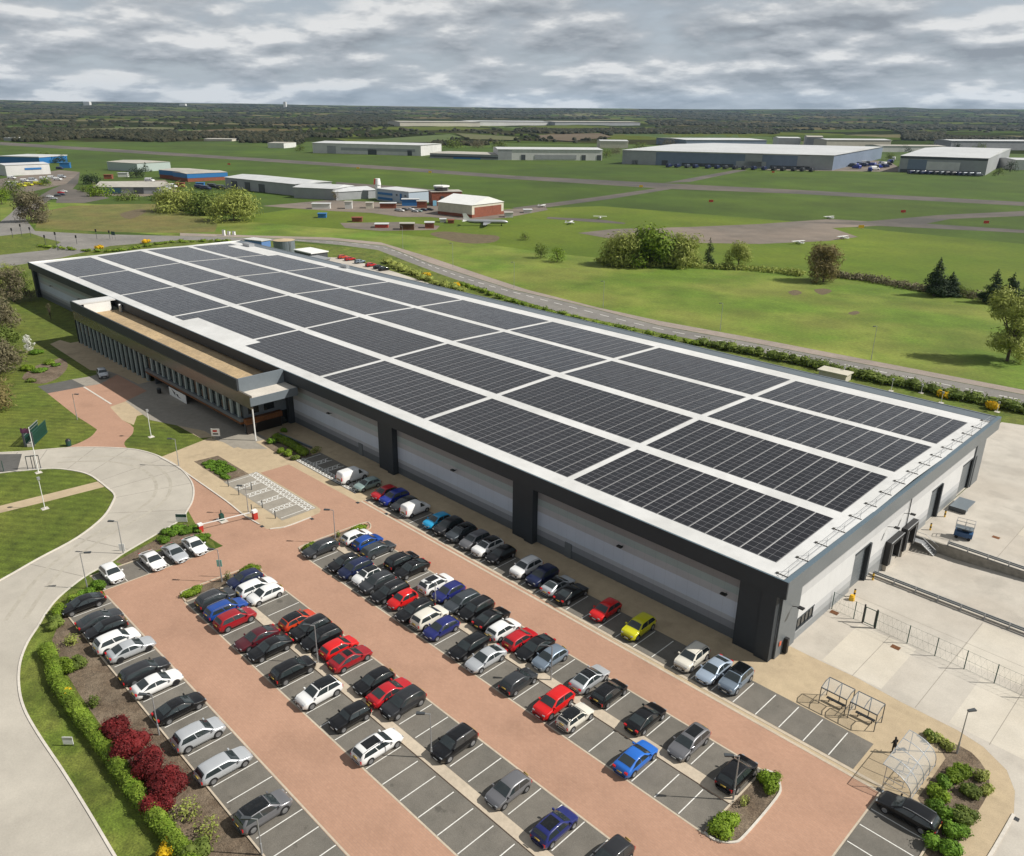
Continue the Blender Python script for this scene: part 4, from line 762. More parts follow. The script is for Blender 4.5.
def car_meshes(kind):
    st = ST[kind]; c = CarShape(st); out = {}
    xs = sorted(set([0, .006, .015]+[i/34 for i in range(1, 34)]+[.985, .994, 1]+[p[0] for p in st['top']]))
    mb = MB(); n = None
    for x in xs:
        r = c.ring(x); full = [(y, z) for y, z in r]+[(-y, z) for y, z in r[-2:0:-1]]; n = len(full)
        mb.v += [(c.X(x), y, z) for y, z in full]
    for i in range(len(xs)-1):
        for j in range(n):
            k = (j+1) % n; mb.f.append((i*n+j, i*n+k, (i+1)*n+k, (i+1)*n+j)); mb.mi.append(0)
    mb.f.append(tuple(range(n))); mb.mi.append(0); b = (len(xs)-1)*n; mb.f.append(tuple(b+i for i in reversed(range(n)))); mb.mi.append(0)
    # wheel-arch mouths, sills and bumper grilles in black
    for wx in st['wx']:
        for sg in (1, -1):
            yy = sg*(c.half(wx)+.004); cx = c.X(wx); R_ = st['wr']+.055; pts = [(cx+math.cos(t)*R_, yy, max(.2, st['wr']+math.sin(t)*R_)) for t in [math.pi*k/12 for k in range(13)]]
            pts += [(cx-R_, yy, .21), (cx+R_, yy, .21)]; mb.poly(pts if sg < 0 else pts[::-1], 1)
    hw = c.half(.004)
    mb.box(c.X(.006), c.X(-.004), -hw*.72, hw*.72, .30, .50, 1); mb.box(c.X(1.003), c.X(.992), -hw*.75, hw*.75, .28, .42, 1)
    out['body'] = mb
    def patch(xs0, xs1, n1, fn):
        m2 = MB(); N_ = n1
        for i in range(N_):
            for j in range(N_):
                a, b_, cc, d = fn(i/N_, j/N_), fn((i+1)/N_, j/N_), fn((i+1)/N_, (j+1)/N_), fn(i/N_, (j+1)/N_)
                m2.quad(a, b_, cc, d)
        return m2
    a, b = st['ws']; out['windscreen'] = patch(a, b, 6, lambda s, t: c.up(a+(b-a)*(.03+.93*s), (2*t-1)*(.93-.03*s)))
    if st['rg']:
        ra, rb_ = st['rg']; out['rear_window'] = patch(ra, rb_, 6, lambda s, t: c.up(ra+(rb_-ra)*(.04+.92*s), (2*t-1)*.86))
    b0, b1 = st['sb']; t0, t1 = st['st']; van = kind in ('small van', 'panel van')
    sides = []
    for sg in (1, -1):
        cuts = [(0, 1)] if van or kind in ('coupe',) else [(0, .485), (.515, 1)]
        for q0, q1 in cuts:
            def fn(s, t, q0=q0, q1=q1, sg=sg):
                q = q0+(q1-q0)*s; x = (b0+(b1-b0)*q)*(1-t)+(t0+(t1-t0)*q)*t
                return c.side(x, .02+.94*t, sg)
            m2 = patch(0, 1, 4, fn)
            if sg < 0: m2.f = [f[::-1] for f in m2.f]
            sides.append(m2)
    out['side_window'] = sides
    w = MB(); hl = []; tl = []
    def front_patch(x0, x1, ya, yb, z0, z1, sg):
        m2 = MB(); pts = []
        m2.box(min(c.X(x0), c.X(x1)), max(c.X(x0), c.X(x1)), min(sg*ya, sg*yb), max(sg*ya, sg*yb), z0, z1); return m2
    for sg in (1, -1):
        zf = c.top(.03); h0 = c.half(.03)
        hl.append(front_patch(.008, .05, h0*.60, h0*.94, zf-.15, zf-.06, sg))
        zr = c.beltz(.985)-.02; h1 = c.half(.975)
        if van: tl.append(front_patch(.975, 1.0, h1*.86, h1*1.0, .75, 1.25, sg))
        elif kind in ('saloon', 'coupe'): tl.append(front_patch(.962, .9985, h1*.62, h1*1.0, .70, .86, sg))
        else: tl.append(front_patch(.955, .994, h1*.74, h1*1.0, zr-.30, zr-.02, sg))
    out['headlight'], out['tail_light'] = hl, tl
    mr = []
    for sg in (1, -1):
        p = c.side(st['sb'][0]+.02, .15, sg, .02); m2 = MB(); m2.box(p[0]-.06, p[0]+.07, min(p[1], p[1]+sg*.2), max(p[1], p[1]+sg*.2), p[2]-.02, p[2]+.12); mr.append(m2)
    out['wing_mirror'] = mr
    pf = MB(); pf.box(c.X(-.004), c.X(-.009), -.26, .26, .36, .47); out['front_plate'] = pf
    pr = MB(); zz = .58 if kind in ('saloon', 'coupe') else .80
    pr.box(c.X(1.009), c.X(.996), -.26, .26, zz, zz+.11); out['rear_plate'] = pr
    xa, xb = st['ws'][1]+.02, (st['rg'][0] if st['rg'] else .95)-.02
    out['black_roof'] = patch(xa, xb, 6, lambda s, t: c.up(xa+(xb-xa)*s, (2*t-1)*.97, .016))
    xc = xa+(xb-xa)*.12; xd = xa+(xb-xa)*.82; out['sunroof'] = patch(xc, xd, 4, lambda s, t: c.up(xc+(xd-xc)*s, (2*t-1)*.74, .016))
    rr = []
    for sg in (1, -1):
        m2 = MB(); P_ = [c.up(xa+(xb-xa)*k/6, sg*.93, .05) for k in range(7)]
        for u_, v_ in zip(P_, P_[1:]): m2.bar(u_, v_, .04)
        rr.append(m2)
    out['roof_rail'] = rr
    return c, out
def wheel_mesh(r):
    n = 18; t = MB(); t.tube((0, -.1, 0), (0, .1, 0), r, n=n); rim = MB()
    rim.tube((0, .1005, 0), (0, .107, 0), r*.66, r*.60, n=14)
    return t, rim
PROTO = {}
def car_proto(kind):
    if kind in PROTO: return PROTO[kind]
    c, o = car_meshes(kind); d = {'shape': c, 'st': ST[kind]}
    d['body'] = o['body'].mesh('car_body', [M['trim'], M['trim']], True)
    for nm, mt in (('windscreen', 'carglass'), ('rear_window', 'carglass'), ('front_plate', 'plate_w'), ('rear_plate', 'plate_y'), ('black_roof', 'roofglass'), ('sunroof', 'roofglass')):
        if nm in o: d[nm] = o[nm].mesh('car_'+nm, M[mt], True)
    for nm, mt in (('side_window', 'carglass'), ('headlight', 'headlamp'), ('tail_light', 'taillamp'), ('wing_mirror', 'trim'), ('roof_rail', 'rim')):
        d[nm] = [q.mesh('car_'+nm, M[mt]) for q in o[nm]]
    t, rim = wheel_mesh(ST[kind]['wr']); d['tyre'] = t.mesh('car_wheel', M['tyre']); d['rim'] = rim.mesh('car_rim', M['rim'])
    PROTO[kind] = d; return d
def place_car(kind, colour, x, y, rz, label, group, extra=''):
    d = car_proto(kind); st = d['st']; c = d['shape']
    r = thing('panel_van' if 'van' in kind else 'parked_car', label, 'van' if 'van' in kind else 'car', (x, y, 0.02), rz, group)
    def part(name, me, parent=r, mat=None, slot=0):
        ob = bpy.data.objects.new(name, me); col.objects.link(ob); ob.parent = parent
        if mat: ob.material_slots[slot].link = 'OBJECT'; ob.material_slots[slot].material = mat
        return ob
    part('body', d['body'], mat=paint(colour))
    part('windscreen', d['windscreen'])
    if 'rear_window' in d: part('rear_window', d['rear_window'])
    for me in d['side_window']: part('side_window', me)
    for me in d['headlight']: part('headlight', me)
    for me in d['tail_light']: part('tail_light', me)
    for me in d['wing_mirror']: part('wing_mirror', me, mat=paint(colour) if 'blackmirror' not in extra else None)
    part('number_plate', d['front_plate']); part('number_plate', d['rear_plate'])
    if 'blackroof' in extra: part('black_roof', d['black_roof'])
    if 'sunroof' in extra: part('sunroof', d['sunroof'])
    if 'rails' in extra:
        for me in d['roof_rail']: part('roof_rail', me)
    for wx in st['wx']:
        for sg in (1, -1):
            w = part('wheel', d['tyre']); w.location = (c.X(wx), sg*(c.half(wx)-.075), st['wr']); w.rotation_euler = (0, 0, 0 if sg > 0 else math.pi)
            part('rim', d['rim'], w, M['rim_dark'] if 'darkrim' in extra else None)
    return r
# rows: (px, py) of each car's middle in the photograph, kind, colour, nose direction (+ away from the camera side, - towards it), extras; None is an empty bay
ROWS_CARS = {
 'A': ('row along the warehouse wall', 62.15, [
   (353, 476, 'panel van', 'white', '+', ''), (368, 484, 'hatchback', 'pale green', '-', ''), (386.6, 491.8, 'hatchback', 'red', '-', ''), (395.5, 497.3, 'suv', 'royal blue', '-', ''),
   (405, 503.6, 'hatchback', 'dark grey', '-', ''), (417.7, 508, 'small van', 'white', '+', ''), None, (441.4, 518.7, 'hatchback', 'sky blue', '-', ''), (453, 524.5, 'suv', 'charcoal', '-', ''),
   (464, 531.8, 'suv', 'slate grey', '-', 'blackroof'), (475.7, 540, 'mpv', 'grey', '-', ''), (488.6, 546.8, 'suv', 'white', '-', 'blackroof'), (502.6, 553.4, 'hatchback', 'black', '-', ''), None,
   (529.5, 566, 'suv', 'white', '-', 'rails'), (544.6, 575, 'suv', 'navy', '-', ''), (558.7, 584.5, 'saloon', 'silver', '+', 'blackroof'), (571.6, 592.9, 'saloon', 'black', '+', ''), None,
   (606.7, 609, 'hatchback', 'bright red', '-', ''), None, (639.5, 626.7, 'suv', 'lime yellow', '-', ''), None, None, (692.3, 657.2, 'suv', 'cream', '-', 'rails'), (714.5, 669, 'saloon', 'pale blue', '-', ''),
   (736.8, 678.3, 'suv', 'blue-grey', '-', 'blackroof'), None]),
 'B': ('second row from the warehouse', 52.05, [
   (356.5, 536.5, 'hatchback', 'white', '+', ''), (368, 541.5, 'hatchback', 'blue', '+', ''), (378.5, 549, 'estate', 'slate grey', '+', ''), None, (402.7, 560.6, 'suv', 'black', '+', ''), (412.4, 568.2, 'saloon', 'black', '-', ''), None,
   (436, 584, 'suv', 'white', '+', 'sunroof'), (449, 591.7, 'hatchback', 'deep blue', '-', ''), (461.8, 601.4, 'estate', 'slate grey', '-', ''), (476.8, 609, 'mpv', 'black', '-', 'rails'), (491.9, 617.5, 'saloon', 'black', '+', ''),
   (502.8, 629.3, 'hatchback', 'white', '+', ''), (519.8, 639, 'hatchback', 'red', '+', ''), (534.7, 647, 'saloon', 'black', '-', ''), (549.7, 658, 'hatchback', 'blue-grey', '-', ''), None, (590, 678, 'saloon', 'silver', '+', 'blackroof'),
   (609, 692.3, 'hatchback', 'black', '+', ''), None, (643, 719.8, 'saloon', 'black', '+', ''), None, (689, 742, 'estate', 'grey', '-', 'sunroof'), None, (735.8, 774.8, 'suv', 'black', '+', '')]),
 'C': ('third row from the warehouse', 46.85, [
   (321, 548, 'estate', 'dark grey', '-', 'rails'), None, (344.7, 562.7, 'hatchback', 'black', '-', ''), (355.6, 568.2, 'mpv', 'navy', '-', ''), (369.4, 574.8, 'city car', 'white', '-', 'blackroof'), (381, 581, 'suv', 'dark grey', '-', ''),
   (392, 590.6, 'estate', 'black', '-', 'rails'), (403.8, 599, 'city car', 'bright red', '-', ''), (415.6, 610, 'estate', 'black', '-', ''), (431.7, 616.4, 'suv', 'cream', '+', ''), (441.6, 628, 'hatchback', 'deep blue', '-', ''), None,
   (470, 646, 'estate', 'black', '-', 'sunroof'), (486.3, 658, 'saloon', 'silver', '-', ''), None, (518.6, 680.6, 'hatchback', 'dark grey', '+', ''), None, (554, 703, 'suv', 'bright red', '-', ''), (575.5, 716, 'mini hatchback', 'cream', '+', 'blackroof'), None, None,
   (636, 757.5, 'saloon', 'bright blue', '+', ''), None, None, None]),
 'D': ('fourth row from the warehouse', 36.9, [
   (242.7, 579.8, 'hatchback', 'navy', '-', ''), (255.6, 587, 'estate', 'white', '+', ''), (264.5, 594.3, 'hatchback', 'white', '-', ''), None, None, (297.5, 620, 'hatchback', 'orange-red', '+', 'blackroof'), (310.4, 629, 'suv', 'black', '-', 'rails'),
   (321.3, 638.6, 'mpv', 'black', '-', 'sunroof'), (339.4, 647, 'hatchback', 'bright red', '+', ''), (350.2, 657.9, 'saloon', 'dark red', '+', 'sunroof'), None, (373.5, 681.5, 'hatchback', 'black', '-', 'darkrim'), (389.5, 692, 'saloon', 'red', '+', ''), (403, 703.3, 'suv', 'charcoal', '-', ''),
   None, None, (454, 744, 'suv', 'black', '-', 'rails'), None, (506.8, 790.5, 'hatchback', 'grey', '-', ''), None, (554, 826.8, 'hatchback', 'deep blue', '+', 'sunroof'), (612, 856, 'hatchback', 'charcoal', '-', '')]),
 'E': ('fifth row from the warehouse', 31.6, [
   (217, 598.7, 'suv', 'dark grey', '+', 'rails'), (226.8, 608, 'estate', 'blue', '+', 'rails'), (235.4, 619, 'suv', 'dark red', '+', ''), None, (257.7, 637.5, 'saloon', 'maroon', '-', ''), (271, 647.3, 'saloon', 'black', '-', ''), None,
   (293.2, 670, 'suv', 'black', '+', ''), None, (319.4, 693, 'suv', 'white', '-', 'blackroof'), None, (351, 715.9, 'mini hatchback', 'black', '-', ''), (377.5, 745.5, 'estate', 'white', '+', 'sunroof rails'), None]),
 'F': ('row beside the maroon shrubs', 21.2, [
   (80.5, 604.5, 'saloon', 'black', '-', ''), None, (99, 619.5, 'saloon', 'dark grey', '+', ''), (105.5, 628.5, 'hatchback', 'black', '-', ''), (116.2, 641, 'suv', 'white', '+', 'darkrim'), (131.5, 648.2, 'saloon', 'silver', '+', 'darkrim'), None,
   (144, 670.5, 'estate', 'charcoal', '+', ''), (157, 683, 'saloon', 'white', '+', 'darkrim'), (179.3, 707.2, 'saloon', 'black', '+', ''), (197.8, 735, 'suv', 'silver', '+', ''), (222.6, 765.3, 'estate', 'silver', '+', ''), None, (262, 812, 'suv', 'grey', '+', 'blackroof'), None]),
}
LABELS = {}
ORDS = ['first', 'second', 'third', 'fourth', 'fifth', 'sixth', 'seventh', 'eighth', 'ninth', 'tenth', 'eleventh', 'twelfth', 'thirteenth', 'fourteenth', 'fifteenth', 'sixteenth', 'seventeenth', 'eighteenth', 'nineteenth', 'twentieth', 'twenty-first', 'twenty-second']
def uniq(lbl, alt):
    if lbl not in LABELS: LABELS[lbl] = 1; return lbl
    LABELS[alt] = 1; return alt
NICE = {'suv': 'SUV', 'mpv': 'people carrier', 'mini hatchback': 'small retro hatchback', 'city car': 'tiny city car', 'panel van': 'panel van', 'small van': 'small van'}
def word(c): return (c[3]+' '+NICE.get(c[2], c[2])) if c else 'an empty bay'
for rk, (rname, ymid, lst) in ROWS_CARS.items():
    cars = [c for c in lst if c]
    xs_ = {}; prevx = -1e9
    for c in cars:
        g = G(c[0], c[1], .62); x = max(g.x, prevx+2.14); xs_[c[:2]] = x; prevx = x
    k = 0
    for i, c in enumerate(lst):
        if not c: continue
        g = G(c[0], c[1], .62); k += 1
        a = lst[i-1] if i > 0 else None; b = lst[i+1] if i+1 < len(lst) else None
        ex = ' with black roof' if 'blackroof' in c[5] else (' with sunroof' if 'sunroof' in c[5] else '')
        if a and b: nb = 'between %s and %s' % (word(a), word(b))
        elif a: nb = 'next to %s, bay free on its right' % word(a)
        elif b: nb = ('first car of, next to %s,' % word(b)) if i == 0 else 'next to %s, bay free on its left' % word(b)
        else: nb = 'standing alone between empty bays'
        end = 'in the '+rname
        if i == 0: lbl = '%s%s at the far left end of the %s' % (word(c), ex, rname)
        else: lbl = '%s%s %s %s' % (word(c), ex, nb, end)
        if len(lbl.split()) > 16: lbl = '%s %s %s' % (word(c), nb, end)
        if len(lbl.split()) > 16: lbl = '%s, %s from the left, %s' % (word(c)+ex, ORDS[k-1], rname)
        lbl = uniq(lbl, '%s, %s from the left, %s' % (word(c)+ex, ORDS[k-1], rname))
        yy = ymid+max(-.45, min(.45, (g.y-ymid)*.8))
        place_car(c[2], c[3], xs_[c[:2]], yy, (R(90) if c[4] == '+' else R(-90))+R(random.uniform(-1.2, 1.2)), lbl, 'vehicles parked in the bays', c[5])
for (px_, py_, kind, colr, lbl) in ((111.5, 572.6, 'hatchback', 'white', 'white hatchback alone at the left end of the short row by the curved road'), (152.5, 560, 'saloon', 'white', 'white saloon between an empty bay and a silver saloon by the curved road'),
      (175.7, 553.6, 'saloon', 'silver', 'silver saloon between two white saloons in the short row by the curved road'), (194.6, 545.2, 'saloon', 'white', 'white saloon at the barrier end of the short row by the curved road')):
    g = G(px_, py_, .62); place_car(kind, colr, max(-93.6, min(-93.1, g.x)), g.y, R(random.uniform(-1.5, 1.5)), lbl, 'vehicles parked in the bays', '')
g = G(908, 813, .62); place_car('estate', 'black', -12.1, 58.0, R(180), 'black estate car parked beside the large clear curved shelter', 'vehicles parked in the bays', 'rails')
g = G(102.5, 373.2, .7); place_car('suv', 'silver', g.x, g.y, R(-12), 'silver SUV standing alone on the paving before the office fins', 'vehicles parked in the bays', '')

# ------------------------------------------------------------------ plants
def leaves(n, blobs, size, rnd, flatness=0.0, shell=0.55, asp=.55):
    """leaf-sized faces spread through a set of ellipsoid clumps [(centre, radii)]"""
    v = []; f = []
    wts = [b[1][0]*b[1][1]*b[1][2] for b in blobs]; tot = sum(wts); k = 0
    for (c, r), w in zip(blobs, wts):
        for _ in range(max(4, int(n*w/tot))):
            d = Vector((rnd.gauss(0, 1), rnd.gauss(0, 1), rnd.gauss(0, 1))).normalized(); q = shell+(1-shell)*rnd.random()**.6
            if rnd.random() < .12: q *= 1.12
            p = Vector(c)+Vector((d.x*r[0]*q, d.y*r[1]*q, d.z*r[2]*q))
            if p.z < 0.03: continue
            u = Vector((rnd.gauss(0, 1), rnd.gauss(0, 1), rnd.gauss(0, .6)+flatness)).normalized(); nn = (u+d*1.6+Vector((0, 0, .5))).normalized()
            a = nn.cross(Vector((rnd.gauss(0, 1), rnd.gauss(0, 1), rnd.gauss(0, 1)))).normalized(); b = nn.cross(a); s = size*rnd.uniform(.6, 1.35)
            v += [tuple(p-a*s), tuple(p-b*s*asp), tuple(p+a*s), tuple(p+b*s*asp)]; f.append((k, k+1, k+2, k+3)); k += 4
    return v, f
def leafmesh(name, n, blobs, size, mat, rnd, parent=None, flatness=0.0, shell=0.55, core=0.0, asp=.55):
    v, f = leaves(n, blobs, size, rnd, flatness, shell, asp)
    if core:
        for c, r in blobs:
            k = len(v); NU, NV = 7, 4
            for j in range(NV+1):
                el = -math.pi/2*.6+(math.pi*.8)*j/NV
                for i in range(NU):
                    t_ = 6.2832*(i+.5*(j % 2))/NU; q = core*rnd.uniform(.88, 1.08); v.append((c[0]+r[0]*q*math.cos(el)*math.cos(t_), c[1]+r[1]*q*math.cos(el)*math.sin(t_), max(.02, c[2]+r[2]*q*math.sin(el))))
            for j in range(NV):
                for i in range(NU): f.append((k+j*NU+i, k+j*NU+(i+1) % NU, k+(j+1)*NU+(i+1) % NU, k+(j+1)*NU+i))
    me = bpy.data.meshes.new(name); me.from_pydata(v, [], f); me.materials.append(mat); me.update()
    o = bpy.data.objects.new(name, me); col.objects.link(o)
    if parent: o.parent = parent
    return o
def bush(x, y, rx, ry, h, mat, label, cat='shrub', name='shrub', group=None, n=420, size=.13, seed=0, lumps=6):
    rnd = random.Random(seed+int(x*7)+int(y*13)); t = thing(name, label, cat, (x, y, 0), 0, group); blobs = []
    for k in range(lumps):
        a = rnd.uniform(0, 6.28); q = rnd.uniform(.15, .62); hh = h*rnd.uniform(.38, .52); blobs.append(((math.cos(a)*rx*q, math.sin(a)*ry*q, hh), (rx*rnd.uniform(.42, .62), ry*rnd.uniform(.42, .62), hh*rnd.uniform(.95, 1.1))))
    sparse = mat in ('olive', 'brown', 'bronze') or 'sparse' in label or 'thin' in label
    leafmesh('foliage', int(n*(1.2 if sparse else 2.6)), blobs, size*(1.0 if sparse else .95), LEAF[mat], rnd, t, core=0 if sparse else .80)
    s = MB()
    for k in range(5):
        a = rnd.uniform(0, 6.28); s.tube((math.cos(a)*rx*.1, math.sin(a)*ry*.1, 0), (math.cos(a)*rx*.5, math.sin(a)*ry*.5, h*.6), .03, .012, 5)
    s.build('stems', M['trunk'], t); return t
def tree(x, y, h, w, kind, mat, label, name='tree', cat='tree', group=None, n=900, seed=0, trunk=.10):
    rnd = random.Random(seed+int(x*3)+int(y*5)); t = thing(name, label, cat, (x, y, 0), rnd.uniform(0, 6), group); blobs = []
    tm = MB(); r0 = max(.10, h*.022)
    if kind == 'conifer':
        tm.tube((0, 0, 0), (0, 0, h*.95), r0, r0*.2, 7)
        for k in range(11):
            z = h*(.10+.82*k/10); rr = w/2*(1-(k/10.5))**.8*rnd.uniform(.85, 1.12)
            for j in range(4):
                a = rnd.uniform(0, 6.28); blobs.append(((math.cos(a)*rr*.45, math.sin(a)*rr*.45, z), (rr*.62, rr*.62, h*.085)))
    else:
        tm.tube((0, 0, 0), (rnd.uniform(-.2, .2), rnd.uniform(-.2, .2), h*.5), r0, r0*.6, 8)
        m_ = 26
        for k in range(m_):
            a = rnd.uniform(0, 6.28); el = rnd.uniform(0, 1)
            if kind == 'column': z = h*(.10+.82*el); rr = w/2*(1.0-.55*abs(el-.4))
            elif kind == 'low': z = h*(.14+.66*el); rr = w/2*(1.05-.55*el)
            else: z = h*(trunk+.08+(.82-trunk)*el); rr = w/2*math.sqrt(max(.08, 1-((el-.40)/.64)**2))
            q = rnd.uniform(.35, .8); c = (math.cos(a)*rr*q, math.sin(a)*rr*q, z); br = w*rnd.uniform(.13, .25); blobs.append((c, (br, br, br*rnd.uniform(.75, 1.1))))
            tm.tube((0, 0, h*rnd.uniform(.12, .45)), c, r0*.42, r0*.1, 5, cap=False)
    tm.build('trunk', M['trunk'], t)
    wispy = mat in ('brown', 'bronze', 'olive') and kind != 'conifer'
    leafmesh('crown', int(n*(2.4 if wispy else 2.2)), blobs, max(.14, w/(26 if wispy else 32)), LEAF[mat], rnd, t, shell=.12 if wispy else .3, asp=.20 if wispy else .5); return t
# island and bed shrubs of the car park
for (x, y, rx, ry, h, lb) in ((-83.5, 31.0, .9, 1.7, .8, 'low green shrub at the near tip of the left island'), (-83.2, 37.9, .9, 1.9, .9, 'low green shrub beside the navy hatchback at the left island'), (-83.4, 46.4, .9, 1.4, .8, 'low green shrub beside the dark grey estate on the small island'),
    (-83.1, 53.8, .9, 1.6, .8, 'low green shrub beside the white hatchback on the small island'), (-22.0, 46.3, 1.1, 1.9, 1.0, 'bushy bright green shrub at the near end of the rounded bed'), (-21.6, 53.0, 1.1, 1.6, 1.1, 'bushy bright green shrub at the far end of the rounded bed')):
    bush(x, y, rx, ry, h, 'green', lb, group='green shrubs on the car park islands', n=620, size=.11)
bush(-83.3, 35.2, .5, .5, 1.5, 'mid', 'thin upright plant in the left island between two low shrubs', 'plant', 'upright_plant', n=110, size=.09, lumps=3)
bush(-83.2, 50.8, .45, .5, 1.0, 'mid', 'thin plant in the small island by the lamp post', 'plant', 'upright_plant', n=90, size=.09, lumps=3)
bush(-21.9, 49.8, .6, .8, 1.0, 'olive', 'sparse pale plant in the middle of the rounded bed', 'plant', 'upright_plant', n=130, size=.09, lumps=3)
for i, (x, y, r, mt) in enumerate(((960, 772, 1.1, 'green'), (951, 776, 1.0, 'green'), (944, 781, .9, 'lush'), (936, 795, 1.1, 'green'), (941, 808, 1.2, 'lush'), (972, 790, 1.0, 'mid'), (964, 815, 1.2, 'mid'), (954, 830, 1.2, 'lush'), (943, 846, 1.4, 'lush'), (938, 739, .9, 'olive'), (946, 744, .8, 'olive'), (930, 735, .8, 'mid'), (982, 775, .9, 'olive'), (985, 787, .8, 'olive'))):
    g = G(x, y, .4); where = ['by the clear shelter', 'by the black estate', 'near its outer curve', 'near the bottom edge', 'by the lamp post'][0 if i < 3 else 1 if i < 5 else 3 if i in (6, 7, 8) else 4 if i in (9, 10, 11) else 2]
    bush(g.x, g.y, r, r*.95, r*.95, mt, '%s shrub in the corner bed %s, %s counting' % ({'green': 'bright green', 'lush': 'lush green', 'mid': 'dull green', 'olive': 'dry olive'}[mt], where, ['first', 'second', 'third', 'fourth', 'fifth', 'sixth', 'seventh', 'eighth', 'ninth', 'tenth', 'eleventh', 'twelfth', 'thirteenth', 'fourteenth'][i]), group='shrubs in the corner bed', n=330, size=.12)
# maroon shrubs, gorse and hedge on the left
for i, (x, y, r, h, lb) in enumerate(((117, 728, 1.5, 2.0, 'topmost of the maroon shrubs beside the hedge'), (131, 745, 1.8, 2.3, 'second maroon shrub from the top of the clump'), (148, 766, 2.0, 2.5, 'third maroon shrub from the top, in the widest part of the clump'), (168, 782, 1.9, 2.2, 'maroon shrub nearest the silver estate car'), (157, 797, 1.4, 1.7, 'lowest maroon shrub beside the hedge'))):
    g = G(x, y, 1.0); bush(g.x, g.y, r, r, h, 'red', lb, name='maroon_shrub', group='maroon shrubs', n=1300, size=.10, seed=i, lumps=10)
for x, y, r, lb in ((68, 694, .75, 'yellow flowering gorse bush at the middle of the hedge'), (170, 845, 1.1, 'larger yellow flowering gorse bush at the bottom of the hedge')):
    g = G(x, y, .7); bush(g.x, g.y, r, r, 1.2, 'gorse', lb, name='gorse_bush', n=380, size=.09)
for i, (x, y, r, mt, lb) in enumerate(((98, 583, 1.1, 'lush', 'bright green shrub beside the black saloon at the head of the bed'), (86, 592, 1.0, 'lush', 'bright green shrub at the foot of the pale lamp post'), (72, 600, 1.1, 'hedge', 'yellow green shrub by the curved road above the hedge'), (62, 610, 1.2, 'green', 'green shrub left of the dark saloon'), (54, 622, 1.2, 'mid', 'dull green shrub left of the grey saloon'), (70, 640, 1.1, 'olive', 'olive shrub in the bare part of the bed'), (80, 660, 1.3, 'mid', 'green shrub beside the charcoal estate in the mulch'), (66, 664, 1.2, 'green', 'bright green shrub next to the hedge top'), (95, 700, 1.0, 'mid', 'sparse green shrub above the maroon shrubs'), (185, 812, 1.6, 'olive', 'tall sparse shrub below the maroon shrubs'), (205, 832, 1.5, 'olive', 'sparse olive shrub near the bottom edge'), (195, 852, 1.5, 'mid', 'green shrub at the bottom edge beside the gorse'))):
    g = G(x, y, .6); bush(g.x, g.y, r, r, r*1.05, mt, lb, group='shrubs in the mulch bed', n=(240 if mt in ('olive', 'mid') else 420), size=.11, seed=i)
for i, (x, y, r) in enumerate(((170, 532, 1.2), (178, 527, 1.2), (186, 531, 1.3), (194, 529, 1.1), (202, 537, 1.1), (162, 540, 1.0))):
    g = G(x, y, .3); bush(g.x, g.y, r, r, .7, 'lush', 'low leafy plant behind the four cars by the curved road, %s from the left' % ['third', 'fourth', 'fifth', 'sixth', 'second', 'first'][(0, 1, 2, 3, 3, 5)[i]] if i != 4 else 'low leafy plant nearest the red and white barrier', 'plant', 'ground_cover_plant', 'leafy plants behind the curved road cars', n=300, size=.12)
hp = smooth_path([(G(x, y, .6).x, G(x, y, .6).y) for x, y in ((46, 648), (52, 662), (59, 684), (83, 719), (108.5, 752), (133.7, 787), (156.5, 817.5), (177, 843), (200, 872))], 8)
rnd = random.Random(5); blobs = []
for a, b in zip(hp, hp[1:]):
    for q in (0, .33, .66):
        blobs.append(((a[0]+(b[0]-a[0])*q+rnd.uniform(-.12, .12), a[1]+(b[1]-a[1])*q+rnd.uniform(-.12, .12), .6), (.78+rnd.uniform(-.12, .12), .78+rnd.uniform(-.12, .12), .66+rnd.uniform(-.06, .08))))
hd = thing('hedge', 'long clipped green hedge between the grass verge and the mulch bed', 'hedge')
leafmesh('foliage', 26000, blobs, .085, LEAF['hedge'], rnd, hd, shell=.6, core=.82)
s = MB()
for p in hp[::2]: s.tube((p[0], p[1], 0), (p[0], p[1], .8), .05, .02, 5)
s.build('stems', M['trunk'], hd)
# plaza planting
g = G(221, 468, .2); t = thing('flower_bed', 'rectangular bed of low green plants in the buff plaza', 'plant bed', (g.x, g.y, 0)); rnd = random.Random(9)
blobs = [((rnd.uniform(-3.6, 4.0), rnd.uniform(-1.25, 1.25), .18), (.7, .55, .3)) for _ in range(40)]; leafmesh('foliage', 5200, blobs, .12, LEAF['lush'], rnd, t, core=.7)
pts = [G(x, y, .5) for x, y in ((276, 437), (286, 441), (296, 447), (305, 453))]; c0 = pts[1]
t = thing('clipped_hedge', 'short clipped hedge beside the office end canopy', 'hedge', (c0.x, c0.y, 0)); blobs = []
for k in range(26):
    q = k/25*3; i = min(2, int(q)); p = pts[i].lerp(pts[i+1], q-i); blobs.append(((p.x-c0.x, p.y-c0.y, .6), (.55, .9, .65)))
leafmesh('foliage', 4000, blobs, .12, LEAF['hedge'], rnd, t, core=.8)
for i, (x, y, r, mt, lb) in enumerate(((271, 441, .9, 'lush', 'leafy shrub nearest the white canopy column'), (280, 450, .9, 'green', 'low shrub before the clipped hedge'), (288, 453, 1.0, 'green', 'low shrub at the middle of the clipped hedge'), (296, 457, .8, 'mid', 'low shrub nearest the hatched bays'), (316, 450, 1.0, 'olive', 'sparse shrub behind the hatched bays'), (284, 430, .8, 'lush', 'small shrub by the side door of the office'))):
    g = G(x, y, .4); bush(g.x, g.y, r, r, r, mt, lb, group='shrubs by the office end', n=260, size=.12)
